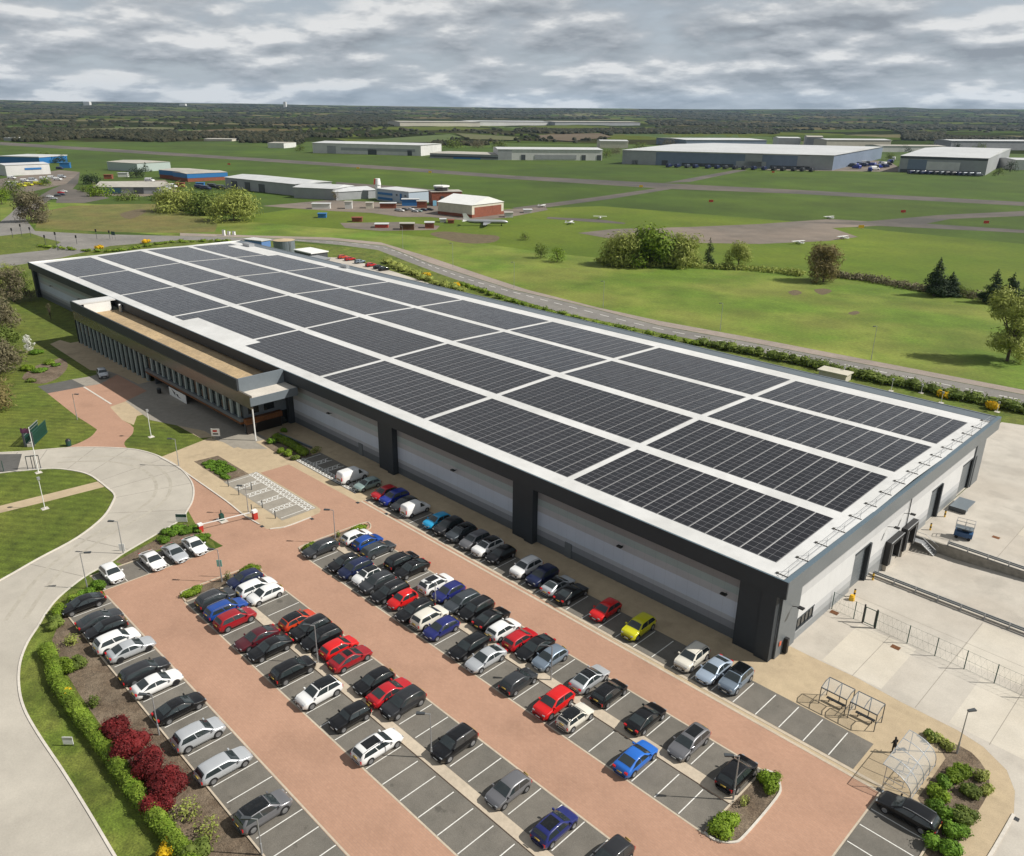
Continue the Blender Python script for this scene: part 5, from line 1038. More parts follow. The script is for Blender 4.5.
lb_ = thing('low_wall', 'low pale blue grey wall behind the clipped hedge', 'wall', (0, 0, 0)); s = MB(); a, b = G(280, 435), G(312, 449); s.bar((a.x, a.y, .2), (b.x, b.y, .2), .25, .4); s.build('wall', M['bluegrey'], lb_)
# left lawn shrubs and trees
for i, (x, y, r, h, mt, lb) in enumerate(((36, 352, 1.6, 1.0, 'lush', 'leafy shrub at the top of the lawn shrub bed'), (48, 362, 1.7, .9, 'hedge', 'yellow green shrub at the right of the lawn shrub bed'), (40, 370, 1.6, .8, 'lush', 'leafy shrub in the middle of the lawn shrub bed'), (28, 368, 1.7, 1.2, 'green', 'green shrub at the left of the lawn shrub bed'), (55, 364, 1.1, .6, 'lush', 'small shrub at the outer tip of the lawn shrub bed'), (30, 380, 1.3, .8, 'mid', 'dull shrub at the bottom of the lawn shrub bed'))):
    g = G(x, y, .4); bush(g.x, g.y, r, r, h, mt, lb, group='shrubs in the lawn bed', n=360, size=.16)
g = G(30, 352); tree(g.x, g.y, 4.2, 2.6, 'round', 'white', 'small tree with white blossom on the left lawn', 'blossom_tree', n=420)
g = G(51, 319); tree(g.x, g.y, 4.5, 1.8, 'round', 'brown', 'thin bare young tree on the lawn by the building end', 'young_tree', n=120)
for i, (x, y, h, w, kd, mt, n_, lb) in enumerate(((14, 302, 11, 11, 'low', 'brown', 1500, 'bare brown tree at the left end of the warehouse'), (-3, 332, 9, 13, 'low', 'brown', 1600, 'brown bare thicket at the left edge above the lawn'), (-2, 374, 8, 12, 'low', 'brown', 1600, 'brown bare thicket at the left edge beside the lawn bed'), (-8, 410, 7, 11, 'low', 'bronze', 1400, 'bronze thicket at the left edge above the green gate'), (2, 292, 8, 10, 'low', 'olive', 1200, 'olive bush at the left edge below the road'), (25, 285, 5, 6, 'low', 'mid', 500, 'green bush beside the far left corner of the warehouse'), (2, 350, 6, 9, 'low', 'mid', 1200, 'green bush at the left edge beside the mown strip'), (8, 275, 5, 6, 'low', 'olive', 500, 'olive bush at the left edge by the roundabout road'))):
    g = G(x, y); tree(g.x, g.y, h, w, kd, mt, lb, 'bare_tree' if mt in ('brown', 'bronze') else 'bush_tree', n=n_, seed=i)

# trees and scrub on the rough land beyond the road
for i, (x, y, ty, wpx, kd, mt, n_, lb) in enumerate((
    (624, 265, 231, 56, 'low', 'olive', 2200, 'pale green tree at the left of the willow clump beyond the road'), (652, 266, 228, 60, 'low', 'hedge', 2400, 'tallest pale green tree of the willow clump'), (682, 266, 231, 52, 'low', 'olive', 2200, 'pale green tree at the right of the willow clump'),
    (708, 266, 236, 17, 'conifer', 'dark', 900, 'narrow dark conifer right of the willow clump'), (738, 268, 239, 34, 'low', 'olive', 1600, 'bronze green tree right of the narrow conifer'), (823, 282, 240, 46, 'low', 'bronze', 2400, 'large bronze brown tree standing alone in the field hedge'),
    (934, 296, 256, 30, 'conifer', 'dark', 2400, 'tall dark conifer left of its shorter twin'), (949, 296, 271, 26, 'conifer', 'dark', 1800, 'short dark conifer right of the tall one'), (991, 303, 268, 28, 'conifer', 'dark', 2000, 'dark conifer left of two by the right edge'), (1008, 304, 272, 32, 'conifer', 'dark', 2000, 'dark conifer close to the right edge of the view'), (1026, 304, 276, 24, 'conifer', 'dark', 800, 'dark conifer cut by the right edge of the view'),
    (1007, 361, 286, 58, 'column', 'olive', 3600, 'tall olive willow with bare stems by the right edge'), (963, 297, 284, 20, 'low', 'mid', 350, 'green bush between the two pairs of conifers'),
    (541, 258, 243, 22, 'low', 'mid', 350, 'left of two round bushes beyond the road'), (557, 262, 247, 24, 'low', 'green', 350, 'right of two round bushes beyond the road'), (525, 240, 232, 14, 'low', 'mid', 240, 'small bush beyond the parked aircraft'),
    (32, 222, 189, 40, 'low', 'brown', 1800, 'big brown tree beside the side road junction'), (15, 200, 178, 26, 'low', 'mid', 500, 'green tree left of the side road'), (2, 204, 184, 24, 'low', 'green', 400, 'bright green tree at the left edge by the side road'), (46, 186, 176, 16, 'low', 'green', 300, 'small green tree by the yellow machines'),
    (178, 211, 190, 56, 'low', 'olive', 1500, 'pale green thicket at the left of the field clump'), (206, 214, 192, 50, 'low', 'mid', 1200, 'green thicket in the middle of the field clump'), (234, 221, 191, 58, 'low', 'olive', 1600, 'pale green thicket at the right of the field clump'), (212, 214, 203, 14, 'low', 'dark', 300, 'dark small bush under the field clump'), (250, 216, 200, 24, 'low', 'olive', 400, 'olive bush beside the long grey sheds'),
    (92, 184, 174, 26, 'low', 'dark', 400, 'dark hedge bush by the hipped grey sheds'), (100, 196, 186, 30, 'low', 'green', 400, 'green hedge bush below the hipped grey sheds'), (84, 192, 186, 16, 'low', 'mid', 240, 'green hedge by the parked cars'), (128, 200, 193, 30, 'low', 'mid', 300, 'long hedge below the hipped grey sheds'), (160, 200, 192, 30, 'low', 'mid', 300, 'hedge end below the hipped grey sheds'),
    (146, 172, 162, 14, 'conifer', 'dark', 300, 'pair of dark conifers behind the hipped sheds'), (136, 178, 168, 20, 'low', 'dark', 300, 'dark bush by the hipped sheds'), (286, 192, 179, 12, 'round', 'mid', 250, 'small tree before the long grey sheds'), (336, 201, 188, 10, 'round', 'bronze', 200, 'bronze tree before the sheds near the striped tower'), (302, 197, 190, 8, 'round', 'olive', 140, 'little tree before the long shed wall'))):
    b = G(x, y); h = height_at(b, ty); w = wpx/px_m((b.x, b.y, h/2)); tree(b.x, b.y, h, w, kd, mt, lb, {'conifer': 'conifer'}.get(kd, 'tree'), n=n_, seed=i)
# scrub hedge line across the field
rnd = random.Random(21)
def hedgerow(pts, h, w, mat, label, n, size, name='hedgerow'):
    P = smooth_path([(G(x, y).x, G(x, y).y) for x, y in pts], 10); t = thing(name, label, 'hedgerow', (P[0][0], P[0][1], 0)); bl = []
    for a, b in zip(P, P[1:]):
        for k in range(2):
            q = rnd.random(); r = w*rnd.uniform(.5, 1.1); hh = h*rnd.uniform(.3, .62); bl.append(((a[0]+(b[0]-a[0])*q-P[0][0]+rnd.uniform(-w, w)*.3, a[1]+(b[1]-a[1])*q-P[0][1]+rnd.uniform(-w, w)*.3, hh*.9), (r, r, hh)))
    leafmesh('foliage', int(n*1.6), bl, size, LEAF[mat], rnd, t, shell=.3, core=.62 if name == 'shrub_strip' else 0); s = MB()
    for p in P[::4]: s.tube((p[0]-P[0][0], p[1]-P[0][1], 0), (p[0]-P[0][0], p[1]-P[0][1], h*.6), .08, .03, 5)
    s.build('stems', M['trunk'], t); return t
hedgerow(((600, 262), (640, 266), (700, 268), (760, 271), (800, 276)), 2.2, 3.0, 'olive', 'olive scrub line from the willow clump to the bronze tree', 2200, .4)
hedgerow(((838, 277), (870, 281), (915, 290), (960, 296), (1030, 305)), 2.6, 3.4, 'brown', 'brown scrub line from the bronze tree to the conifers', 2600, .4)
hedgerow(((700, 344), (780, 360), (840, 373), (900, 386), (960, 399), (1040, 415)), 2.2, 2.4, 'mid', 'green bushy strip between the warehouse rear and the road', 3200, .28, 'shrub_strip')
hedgerow(((460, 284), (520, 305), (600, 325), (700, 345)), 1.5, 1.8, 'hedge', 'low green strip along the road behind the roof', 2000, .25, 'shrub_strip')
hedgerow(((385, 262), (420, 278), (460, 292)), 2.2, 2.6, 'olive', 'dry olive scrub strip behind the rear car park', 1200, .3, 'shrub_strip')
hedgerow(((40, 247), (110, 252), (170, 243), (230, 242)), 1.4, 2.0, 'hedge', 'low bushes along the road at the far end of the roof', 1100, .3, 'shrub_strip')
for i, (x, y, r, lb) in enumerate(((100, 249, 2.2, 'yellow gorse bush near the roundabout'), (146, 243, 2.0, 'yellow gorse bush along the road behind the roof left end'), (427, 277, 1.8, 'yellow gorse bush in the scrub behind the rear car park'), (456, 287, 1.5, 'small yellow gorse bush by the road bend'), (944, 397, 1.6, 'yellow gorse bush in the strip behind the right roof end'), (992, 409, 1.3, 'yellow gorse bush near the right rear roof corner'))):
    g = G(x, y); bush(g.x, g.y, r, r, 1.6, 'gorse', lb, name='gorse_bush', n=200, size=.25, seed=i, group='gorse bushes along the road')

# ------------------------------------------------------------------ lamps, poles, barriers and fences
def lamp(bx, by, tx, ty, side, label, h=None, arm=1.1, group='street lamps'):
    b = G(bx, by); h = h or height_at(b, ty); t = thing('street_lamp', label, 'street lamp', (b.x, b.y, 0), 0, group)
    p = MB(); p.tube((0, 0, 0), (0, 0, 1.2), .085, n=10); p.tube((0, 0, 1.2), (0, 0, h), .06, .045, n=10); p.build('pole', M['steel'], t)
    d = Vector(side).normalized(); a = MB(); a.bar((0, 0, h-.05), (d.x*arm*.4, d.y*arm*.4, h), .06); a.build('arm', M['steel'], t)
    hd_ = MB(); c = d*arm*.75; n = Vector((-d.y, d.x, 0))*.16; u = d*.38
    top = [c-u-n*.7, c+u-n, c+u+n, c-u+n*.7]; k = len(hd_.v)
    hd_.prism([(q.x, q.y) for q in top], h-.05, h+.09); hd_.build('lamp_head', M['dark_steel'], t); return t
LF = (-.75, -.65, 0)
lamp(431.5, 758, 429, 714, LF, 'street lamp on the strip beside the large black SUV')
lamp(733, 800, 738, 756, LF, 'street lamp at the rounded bed in front of the black SUV')
lamp(335.7, 543, 333, 510, LF, 'street lamp on the small island at the top of the car park')
lamp(248.7, 514, 245.5, 486, LF, 'street lamp on the plaza edge by the barrier arm')
lamp(179, 466.3, 177, 439, LF, 'street lamp where the plaza meets the round road')
lamp(123.4, 553.7, 114.4, 521.5, LF, 'street lamp on the verge of the curved road behind the empty bay')
lamp(87.4, 588.4, 81.7, 553, (.6, .8, 0), 'street lamp in the green corner above the black saloon')
lamp(318, 663, 314.5, 625.5, LF, 'street lamp on the strip beside the two red cars')
lamp(435.6, 603.5, 435, 583, LF, 'street lamp between the white SUV and the red city car')
lamp(551, 680.6, 552, 646, LF, 'street lamp on the strip beside the blue-grey hatchback')
lamp(159.2, 735, 153, 695, LF, 'street lamp on the mulch bed edge beside the black saloon')
lamp(262, 855, 257, 819, LF, 'street lamp at the bottom edge before the grey SUV')
lamp(77.4, 419.8, 72.7, 394, (.8, .6, 0), 'street lamp beside the pink forecourt near the green gate')
lamp(956.7, 753.3, 966.3, 711, (.5, .8, 0), 'dark lamp post in the corner bed behind the clear shelter', arm=.5)
lamp(222, 582, 218.7, 549.6, LF, 'street lamp with a green notice on the left island')
for i, (x, y, ty, lb) in enumerate(((720, 331, 303, 'green lamp post beyond the road right of the willow clump'), (871, 360, 326, 'green lamp post beyond the road near the right end of the roof'), (603, 308, 281, 'thin lamp post beyond the road over the middle of the roof'), (514, 288, 262, 'thin lamp post beyond the road over the left half of the roof'), (453, 267, 243, 'thin lamp post at the road bend'), (403, 249, 226, 'thin lamp post where the road starts to bend'))):
    lamp(x, y, 0, ty, (-.3, -.9, 0), lb, group='lamps along the main road')
def simple_pole(bx, by, ty, name, label, cat, r=.06, box=False, group=None, mat='white'):
    b = G(bx, by); h = height_at(b, ty); t = thing(name, label, cat, (b.x, b.y, 0), 0, group); p = MB(); p.tube((0, 0, 0), (0, 0, h), r, r*.7, n=10); p.build('pole', M[mat], t)
    f = MB(); f.box(-.45, .45, -.45, .45, 0, .06); f.build('base', M['kerb_pale'], t)
    if box: q = MB(); q.box(-.18, .18, -.18, .18, h-.1, h+.28); q.build('camera_box', M['steel'], t)
    return t, h
t, h = simple_pole(38.6, 472.7, 427.2, 'flagpole', 'tall white flagpole on the upper lawn with a small purple flag', 'flagpole', .075)
q = MB(); pts = [(0, 0), (-.4, -.3), (-.8, -.75), (-1.25, -.95)]
for (a, b), (c, d) in zip(pts, pts[1:]): q.quad((a, b, h-.95), (c, d, h-1.1), (c, d, h-.35), (a, b, h-.1))
q.build('flag', flat('purple_flag', (0.22, 0.07, 0.16), .8), t)
simple_pole(45, 508.7, 479, 'camera_pole', 'white pole with a camera box on the lower lawn by the path', 'pole', box=True)
simple_pole(151.3, 437, 411, 'camera_pole', 'white pole with boxes on the lawn before the office', 'pole', box=True)
# red and white barrier with its arm and the control post
b0, b1 = G(201, 531.5), G(254.5, 518.5)
t = thing('entrance_barrier', 'red and white raised-arm barrier across the car park entrance', 'barrier', (b0.x, b0.y, 0))
q = MB(); q.box(-.28, .28, -.28, .28, 0, .95); q.build('cabinet', M['red'], t); q = MB(); q.box(-.3, .3, -.3, .3, .95, 1.2); q.build('cabinet_top', M['white'], t)
d = b1-b0; d.z = 0; q = MB()
q.bar((0, 0, 1.05), (d.x, d.y, 1.05), .09, .12); q.build('arm', M['white'], t)
q = MB(); q.bar((d.x, d.y, 0), (d.x, d.y, 1.0), .12); q.build('arm_rest', M['dark_steel'], t)
g = G(255.3, 519); t = thing('barrier_cabinet', 'red and white barrier cabinet on the buff plaza', 'barrier', (g.x, g.y, 0)); q = MB(); q.box(-.3, .3, -.3, .3, 0, 1.05); q.build('cabinet', M['red'], t); q = MB(); q.box(-.32, .32, -.32, .32, 1.05, 1.4); q.build('cabinet_top', M['white'], t)
g = G(222, 520.5); t = thing('ticket_machine', 'green access post in the middle of the entrance lane', 'access post', (g.x, g.y, 0)); q = MB(); q.prism([(-.3, -.25), (.3, -.25), (.3, .25), (-.3, .25)], 0, 1.0); q.build('body', M['green_steel'], t); q = MB(); q.tube((0, 0, 1.0), (0, 0, 1.6), .08); q.build('post', M['green_steel'], t); q = MB(); q.box(-.9, .9, -.5, .5, 0, .1); q.build('plinth', M['kerb_pale'], t)
def sign(bx, by, ty, w, h, mat, label, name='sign', marks=None, legs=2, rz=R(45), cat='sign'):
    b = G(bx, by); zt = height_at(b, ty); t = thing(name, label, cat, (b.x, b.y, 0), rz); q = MB()
    for s_ in ((-w*.4, w*.4) if legs == 2 else (0,)): q.tube((s_, .04, 0), (s_, .04, zt), .04)
    q.build('post', M['dark_steel'], t); q = MB(); q.box(-w/2, w/2, -.03, .03, zt-h, zt); q.build('board', mat, t)
    if marks:
        for (xa, xb, za, zb, mm) in marks:
            q = MB(); q.box(xa*w, xb*w, -.036, -.031, zt-h+za*h, zt-h+zb*h); q.build('lettering', mm, t)
    return t
GN = M['green_steel']
sign(182, 522.5, 514, 1.5, 1.2, M['white'], 'white and green site sign at the tip of the barrier verge', marks=((-.5, .5, .62, 1.0, GN),), rz=R(45))
sign(216.3, 439, 428.5, 1.5, 1.4, M['white'], 'white notice board on the lawn edge beside the office', marks=((-.3, .2, .55, .8, M['taillamp']), (-.3, .3, .2, .4, M['dark_steel'])), rz=R(45))
sign(69, 746, 737, .9, .8, M['white'], 'white and grey low sign on the grass verge beside the curved road', marks=((-.5, .5, .62, 1.0, M['steel']),), rz=R(45))
sign(122.5, 551, 544, .7, 1.0, M['white'], 'white notice on the lamp post of the curved road', legs=1, rz=R(45))
g = G(220.5, 568.5)
sign(221.2, 577, 560, .62, .9, flat('mint_green_notice', (0.25, 0.50, 0.42), .5), 'mint green notice in the left island beside its lamp', legs=1, rz=R(45))
g = G(69, 446); t = thing('litter_bin', 'dark green litter bin on the lawn beside the pink drive', 'bin', (g.x, g.y, 0)); q = MB(); q.tube((0, 0, 0), (0, 0, 1.0), .4, .45, 12); q.build('body', M['green_steel'], t); q = MB(); q.tube((0, 0, 1.0), (0, 0, 1.25), .47, .25, 12); q.build('lid', M['black'], t)
for i, (x, y, lb) in enumerate(((162, 397.5, 'black litter bin left of the white banner'), (166, 396, 'black planter tub beside the banner at the entrance'))):
    g = G(x, y+3); t = thing('litter_bin' if i == 0 else 'planter', lb, 'bin' if i == 0 else 'planter', (g.x-4.5, max(g.y, 57.9), 0)); q = MB(); q.tube((0, 0, 0), (0, 0, .95), .33, .36, 10); q.build('body', M['black'], t); q = MB(); q.tube((0, 0, .95), (0, 0, 1.05), .38, .3, 10); q.build('rim', M['dark_steel'], t)
for i, (x, y) in enumerate(((251.7, 489.8), (252, 512), (262.5, 508), (275.5, 518.5), (228.5, 486.5), (239, 495))):
    g = G(x, y); t = thing('bollard', 'short dark bollard by the hatched bays, ' + ['second from the plaza bed', 'fourth from the plaza bed, by the red cabinet', 'fifth from the plaza bed', 'farthest from the plaza bed', 'nearest the plaza bed', 'third from the plaza bed'][i], 'bollard', (g.x, g.y, 0), 0, 'bollards by the hatched bays'); q = MB(); q.tube((0, 0, 0), (0, 0, 1.15), .07, n=10); q.build('post', M['dark_steel'], t); q = MB(); q.tube((0, 0, 1.15), (0, 0, 1.2), .085, .05, n=10); q.build('cap', M['black'], t)
# green palisade gate and posts by the upper lawn
a, b = G(25.5, 447), G(40, 433); d = (b-a); rz = math.atan2(d.y, d.x); Lg = d.length
for k, (oy, lb) in enumerate(((0, 'open green palisade gate leaf with pale top rail'), (1.3, 'second green palisade gate leaf behind the first'))):
    t = thing('palisade_gate', lb, 'gate', (a.x-oy*math.sin(rz)*-1, a.y-oy*math.cos(rz), 0), rz); q = MB()
    for i in range(int(Lg/.17)): q.box(i*.17-.05, i*.17+.05, -.02, .02, .1, 2.35)
    q.build('pales', M['green_steel'], t); q = MB(); q.box(0, Lg, -.05, .05, .3, .38); q.box(0, Lg, -.05, .05, 1.9, 1.98); q.box(0, Lg, -.06, .06, 2.36, 2.44); q.build('rails', M['steel'] if k == 0 else M['green_steel'], t)
    q = MB(); q.box(-.12, .12, -.12, .12, 0, 2.6); q.build('gate_post', M['dark_steel'], t)
g = G(30.5, 447); t = thing('gate_block', 'pale sloping concrete block at the foot of the open gate', 'block', (g.x, g.y, 0), rz); q = MB(); q.prism([(0, -.5), (2.4, -.3), (2.6, .3), (0, .5)], 0, .5); q.build('block', M['kerb_pale'], t)
rail_fence = lambda pts, h, label, step, mat, name='mesh_fence', mesh=True, group=None: None
def fence(P, h, label, mat, name='mesh_fence', posts=None, rails=((.05,), ), wire=True, thick=.05):
    P = [Vector((p[0], p[1], 0)) for p in P]; t = thing(name, label, 'fence', P[0]); o = P[0]
    for p in P:
        q = MB(); q.tube(p-o, p-o+Vector((0, 0, h)), thick, n=8); q.build('post', mat, t)
    q = MB()
    for a, b in zip(P, P[1:]):
        n = max(2, int((b-a).length/.5)) if wire else 0
        for zz in ((.08, h*.5, h-.05) if wire else (h*.55, h-.03)): q.bar(a-o+Vector((0, 0, zz)), b-o+Vector((0, 0, zz)), .016 if wire else .04)
        for k in range(n):
            c = a.lerp(b, k/n); e = a.lerp(b, (k+1)/n); q.bar(c-o+Vector((0, 0, .08)), e-o+Vector((0, 0, h-.05)), .007); q.bar(e-o+Vector((0, 0, .08)), c-o+Vector((0, 0, h-.05)), .007)
    q.build('mesh_panel' if wire else 'rail', mat, t); return t
fence([G(x, y) for x, y in ((-10, 466), (4, 472), (7, 446.5), (18, 466))][:2], 1.9, 'dark green mesh fence at the left edge of the upper lawn', GN)
for i, (x, y, lb) in enumerate(((28, 469.5, 'left of two dark hoop barriers at the road gate'), (33, 468.8, 'right of two dark hoop barriers at the road gate'))):
    g = G(x, y); t = thing('hoop_barrier', lb, 'barrier', (g.x, g.y, 0), R(60)); q = MB(); q.tube((0, 0, 0), (0, 0, 2.2), .06); q.tube((1.1, 0, 0), (1.1, 0, 2.2), .06); q.bar((0, 0, 2.2), (1.1, 0, 2.2), .12); q.build('hoop', M['dark_steel'], t); q = MB(); q.box(-.15, .15, -.15, .15, 0, .06); q.box(.95, 1.25, -.15, .15, 0, .06); q.build('feet', M['steel'], t)
fence([(-29.7, 82.3), (-27.1, 82.2), (-26.1, 82.2)], 2.3, 'short wire fence between the warehouse wall and the yard gate', GN)
fence([(-24.6, 82.1), (-21.1, 81.9), (-18.2, 81.8), (-15.3, 81.7), (-12.4, 81.5), (-9.4, 81.4), (-6.4, 81.2), (-3, 81)], 2.3, 'long wire fence with green posts across the service yard', GN)
t = thing('yard_gate', 'dark framed pedestrian gate in the yard wire fence', 'gate', (-26.1, 82.2, 0), R(-2)); q = MB(); q.box(-.07, .07, -.07, .07, 0, 2.4); q.box(1.33, 1.47, -.07, .07, 0, 2.4); q.build('gate_post', M['black'], t); q = MB(); q.box(.1, 1.3, -.03, .03, .15, .22); q.box(.1, 1.3, -.03, .03, 2.1, 2.17); q.box(.1, .16, -.03, .03, .15, 2.17); q.box(1.24, 1.3, -.03, .03, .15, 2.17); q.build('gate_leaf', GN, t)
# crash barriers along the dock walls
def crash(a, b, label, h=.75):
    a, b = Vector((*a, 0)), Vector((*b, 0)); t = thing('crash_barrier', label, 'barrier', a); d = b-a; n = int(d.length/2.4); r = MB()
    for k in range(n+1):
        c = d*(k/n); q = MB(); q.box(c.x-.07, c.x+.07, c.y-.07, c.y+.07, 0, h); q.build('post', M['steel'], t)
    for zz in (h-.05, h-.28): r.bar((0, .09, zz), (d.x, d.y+.09, zz), .07, .17)
    r.build('rail', M['bluegrey'], t)
crash((-29.3, 92.85), (6, 92.85), 'long steel crash barrier on the near side of the loading dock')
crash((-25.5, 107.5), (6, 107.5), 'long steel crash barrier on the far side of the loading dock')
# yard bits
for i, (x, y, lb) in enumerate(((-29.0, 86.7, 'yellow and black bollard left of the near roller door'), (-29.0, 92.0, 'yellow and black bollard right of the near roller door'), (-28.8, 110.6, 'yellow and black bollard left of the middle roller door'), (-28.8, 116.2, 'yellow and black bollard right of the middle roller door'))):
    t = thing('bollard', lb, 'bollard', (x, y, 0), 0, 'yellow bollards by the roller doors'); q = MB(); q.tube((0, 0, 0), (0, 0, 1.0), .12, n=10); q.build('post', M['yellow'], t); q = MB(); q.tube((0, 0, .4), (0, 0, .6), .125, n=10); q.tube((0, 0, .98), (0, 0, 1.05), .13, .1, n=10); q.build('band', M['black'], t)
t = thing('hydrant_block', 'squat yellow block at the foot of the warehouse end wall', 'hydrant', (-28.9, 85.8, 0)); q = MB(); q.tube((0, 0, 0), (0, 0, .55), .35, .3, 10); q.build('body', M['yellow'], t); q = MB(); q.tube((0, 0, .55), (0, 0, .7), .2, n=10); q.build('cap', M['yellow'], t)
t = thing('dock_stairs', 'steel stairs going down into the loading dock beside the wall', 'stairs', (-29.5, 106.5, -1.25)); q = MB(); q.box(0, 1.3, -.6, .6, 1.1, 1.2)
for k in range(6): q.box(1.3+k*.28, 1.62+k*.28, -.6, .6, 1.0-k*.18, 1.06-k*.18)
q.build('treads', M['steel'], t); q = MB()
for yy in (-.6, .6): q.bar((0, yy, 2.1), (1.3, yy, 2.1), .05); q.bar((1.3, yy, 2.1), (3.1, yy, 1.0), .05); q.bar((1.3, yy, 1.15), (3.0, yy, .05), .12)
q.build('handrail', M['steel'], t)
t = thing('loading_ramp', 'grey green portable ramp before the far roller door', 'ramp', (-29.2, 119.0, 0)); q = MB(); q.prism([(0, 0), (2.2, 0), (2.2, 4.2), (0, 4.2)], .55, .7); q.box(0.1, 2.1, .1, 1.6, 0, .55); q.build('deck', M['bluegrey'], t); q = MB(); q.box(-.05, 2.25, -.04, 0, .05, .7); q.build('skirt', M['dark_steel'], t)
g = G(960.5, 540); t = thing('scissor_lift', 'blue scissor lift parked at the dock wall rail', 'lift', (g.x, g.y+.8, 0), R(10)); q = MB(); q.box(-1.1, 1.1, -.55, .55, .35, 1.0); q.build('chassis', flat('lift_blue', (0.02, 0.07, 0.17), .4), t)
q = MB()
for k in range(3): q.bar((-.9, 0, 1.02+k*.16), (.9, 0, 1.16+k*.16), .08); q.bar((.9, .2, 1.02+k*.16), (-.9, .2, 1.16+k*.16), .08)
q.build('scissor_arms', M['dark_steel'], t); q = MB(); q.box(-1.1, 1.1, -.55, .55, 1.5, 1.6); q.build('platform', M['bluegrey'], t); q = MB()
for xx in (-1.08, 0, 1.08):
    for yy in (-.53, .53): q.bar((xx, yy, 1.6), (xx, yy, 2.6), .05)
for zz in (2.1, 2.6):
    for yy in (-.53, .53): q.bar((-1.08, yy, zz), (1.08, yy, zz), .05)
    for xx in (-1.08, 1.08): q.bar((xx, -.53, zz), (xx, .53, zz), .05)
q.build('guard_rail', M['steel'], t)
for xx in (-.75, .75):
    for yy in (-.5, .5): q = MB(); q.tube((xx, yy-.1, .22), (xx, yy+.1, .22), .22, n=12); q.build('wheel', M['tyre'], t)
for x, y, lb in ((834.3, 612.7, 'rusty manhole cover in the yard near the wall'), (895.5, 647.5, 'rusty manhole cover in the yard beyond the wire fence foot'), (996, 537.5, 'rusty manhole cover in the far yard')):
    g = G(x, y); t = thing('manhole_cover', lb, 'manhole cover', (g.x, g.y, .02)); q = MB(); q.box(-.45, .45, -.35, .35, 0, .012); q.build('frame', M['orange_wood'], t); q = MB(); q.box(-.38, .38, -.28, .28, .012, .016); q.build('lid', M['orange_wood'], t)
for i, (x, y) in enumerate(((880, 789.5), (1015, 817.5), (386.5, 513.0), (262, 525.5), (357.8, 501.8), (367.5, 499.8), (312, 518))):
    g = G(x, y+1); t = thing('drain_grate', 'small dark drain grate ' + ['in front of the black estate car', 'beside the curved pavement at the right edge', 'in front of the red hatchback', 'on the barrier side of the plaza tip', 'at the left of two by the hatched bays', 'at the right of two by the hatched bays', 'in the pale kerb of the plaza tip'][i], 'drain', (g.x, g.y, .02), 0, 'drain grates along the kerbs'); q = MB(); q.box(-.3, .3, -.22, .22, 0, .014); q.build('frame', M['dark_steel'], t); q = MB()
    for k in range(5): q.box(-.24+k*.11, -.19+k*.11, -.18, .18, .014, .02)
    q.build('bars', M['black'], t)
# cycle shelters: two small ones and the big curved one
def small_shelter(x, y, label):
    t = thing('bench_shelter', label, 'shelter', (x, y, 0)); Ws, Ds, H_ = 2.5, 1.7, 2.15; fr = MB()
    for xx in (0, Ws/2, Ws):
        if xx != Ws/2: fr.tube((xx, 0, 0), (xx, 0, H_-.25), .045); 
        fr.tube((xx, Ds, 0), (xx, Ds, H_), .045); fr.tube((xx, 0, H_-.25), (xx, Ds*.5, H_+.05), .04); fr.tube((xx, Ds*.5, H_+.05), (xx, Ds, H_), .04)
    fr.bar((0, 0, H_-.25), (Ws, 0, H_-.25), .09); fr.bar((0, Ds, H_), (Ws, Ds, H_), .07); fr.tube((0, 0, .8), (0, Ds, .8), .03); fr.tube((Ws, 0, .8), (Ws, Ds, .8), .03); fr.build('frame', M['dark_steel'], t)
    r = MB(); prev = None
    for k in range(9):
        q = k/8; yy = Ds*q; zz = H_-.2+.28*math.sin(q*math.pi*.72)
        if prev: r.quad((0, prev[0], prev[1]), (Ws, prev[0], prev[1]), (Ws, yy, zz), (0, yy, zz))
        prev = (yy, zz)
    r.build('roof_panel', M['perspex'], t); s_ = MB(); s_.box(.35, Ws-.35, .75, 1.05, .42, .50); s_.bar((.6, .9, 0), (.6, .9, .42), .07); s_.bar((Ws-.6, .9, 0), (Ws-.6, .9, .42), .07); s_.build('bench', M['black'], t)
    b_ = MB(); b_.quad((0, 0, .3), (0, Ds, .3), (0, Ds, H_-.2), (0, 0, H_-.2)); b_.build('side_panel', M['perspex'], t)
small_shelter(-23.4, 65.9, 'left of two small clear roofed bench shelters beside the yard')
small_shelter(-20.55, 65.9, 'right of two small clear roofed bench shelters beside the yard')
bx = (-15.1, 59.7); t = thing('curved_shelter', 'large clear curved cycle shelter with arched end frames at the corner bed', 'shelter', (bx[0], bx[1], 0)); t.scale = (.92, .9, .95); fr = MB(); r = MB(); arc = []
for k in range(11):
    a = math.pi*.5*k/10; arc.append((2.6-2.6*math.cos(math.pi/2-a)+.0, 2.45*math.cos(a)*1.0))
arc = [(2.9-2.9*(1-math.cos(math.pi/2*(1-k/10))) if False else 2.8*math.sin(math.pi/2*k/10), .35+2.15*math.cos(math.pi/2*k/10)**.8) for k in range(11)]
for yy in (0, 1.6, 3.2, 4.8, 6.4):
    for (xa, za), (xb, zb) in zip(arc, arc[1:]): fr.tube((xa, yy, za), (xb, yy, zb), .04, n=6)
    fr.tube((2.8, yy, 0), (2.8, yy, .36), .045, n=6); fr.tube((.35, yy, 0), (.35, yy, 2.45), .035, n=6) if yy in (0, 6.4) else None
for (xa, za) in (arc[0], arc[5], arc[10]): fr.tube((xa, 0, za), (xa, 6.4, za), .035, n=6)
fr.tube((.35, 0, 1.3), (2.2, 0, 1.3), .03); fr.tube((.35, 0, .7), (2.6, 0, .7), .03); fr.build('frame', M['steel'], t)
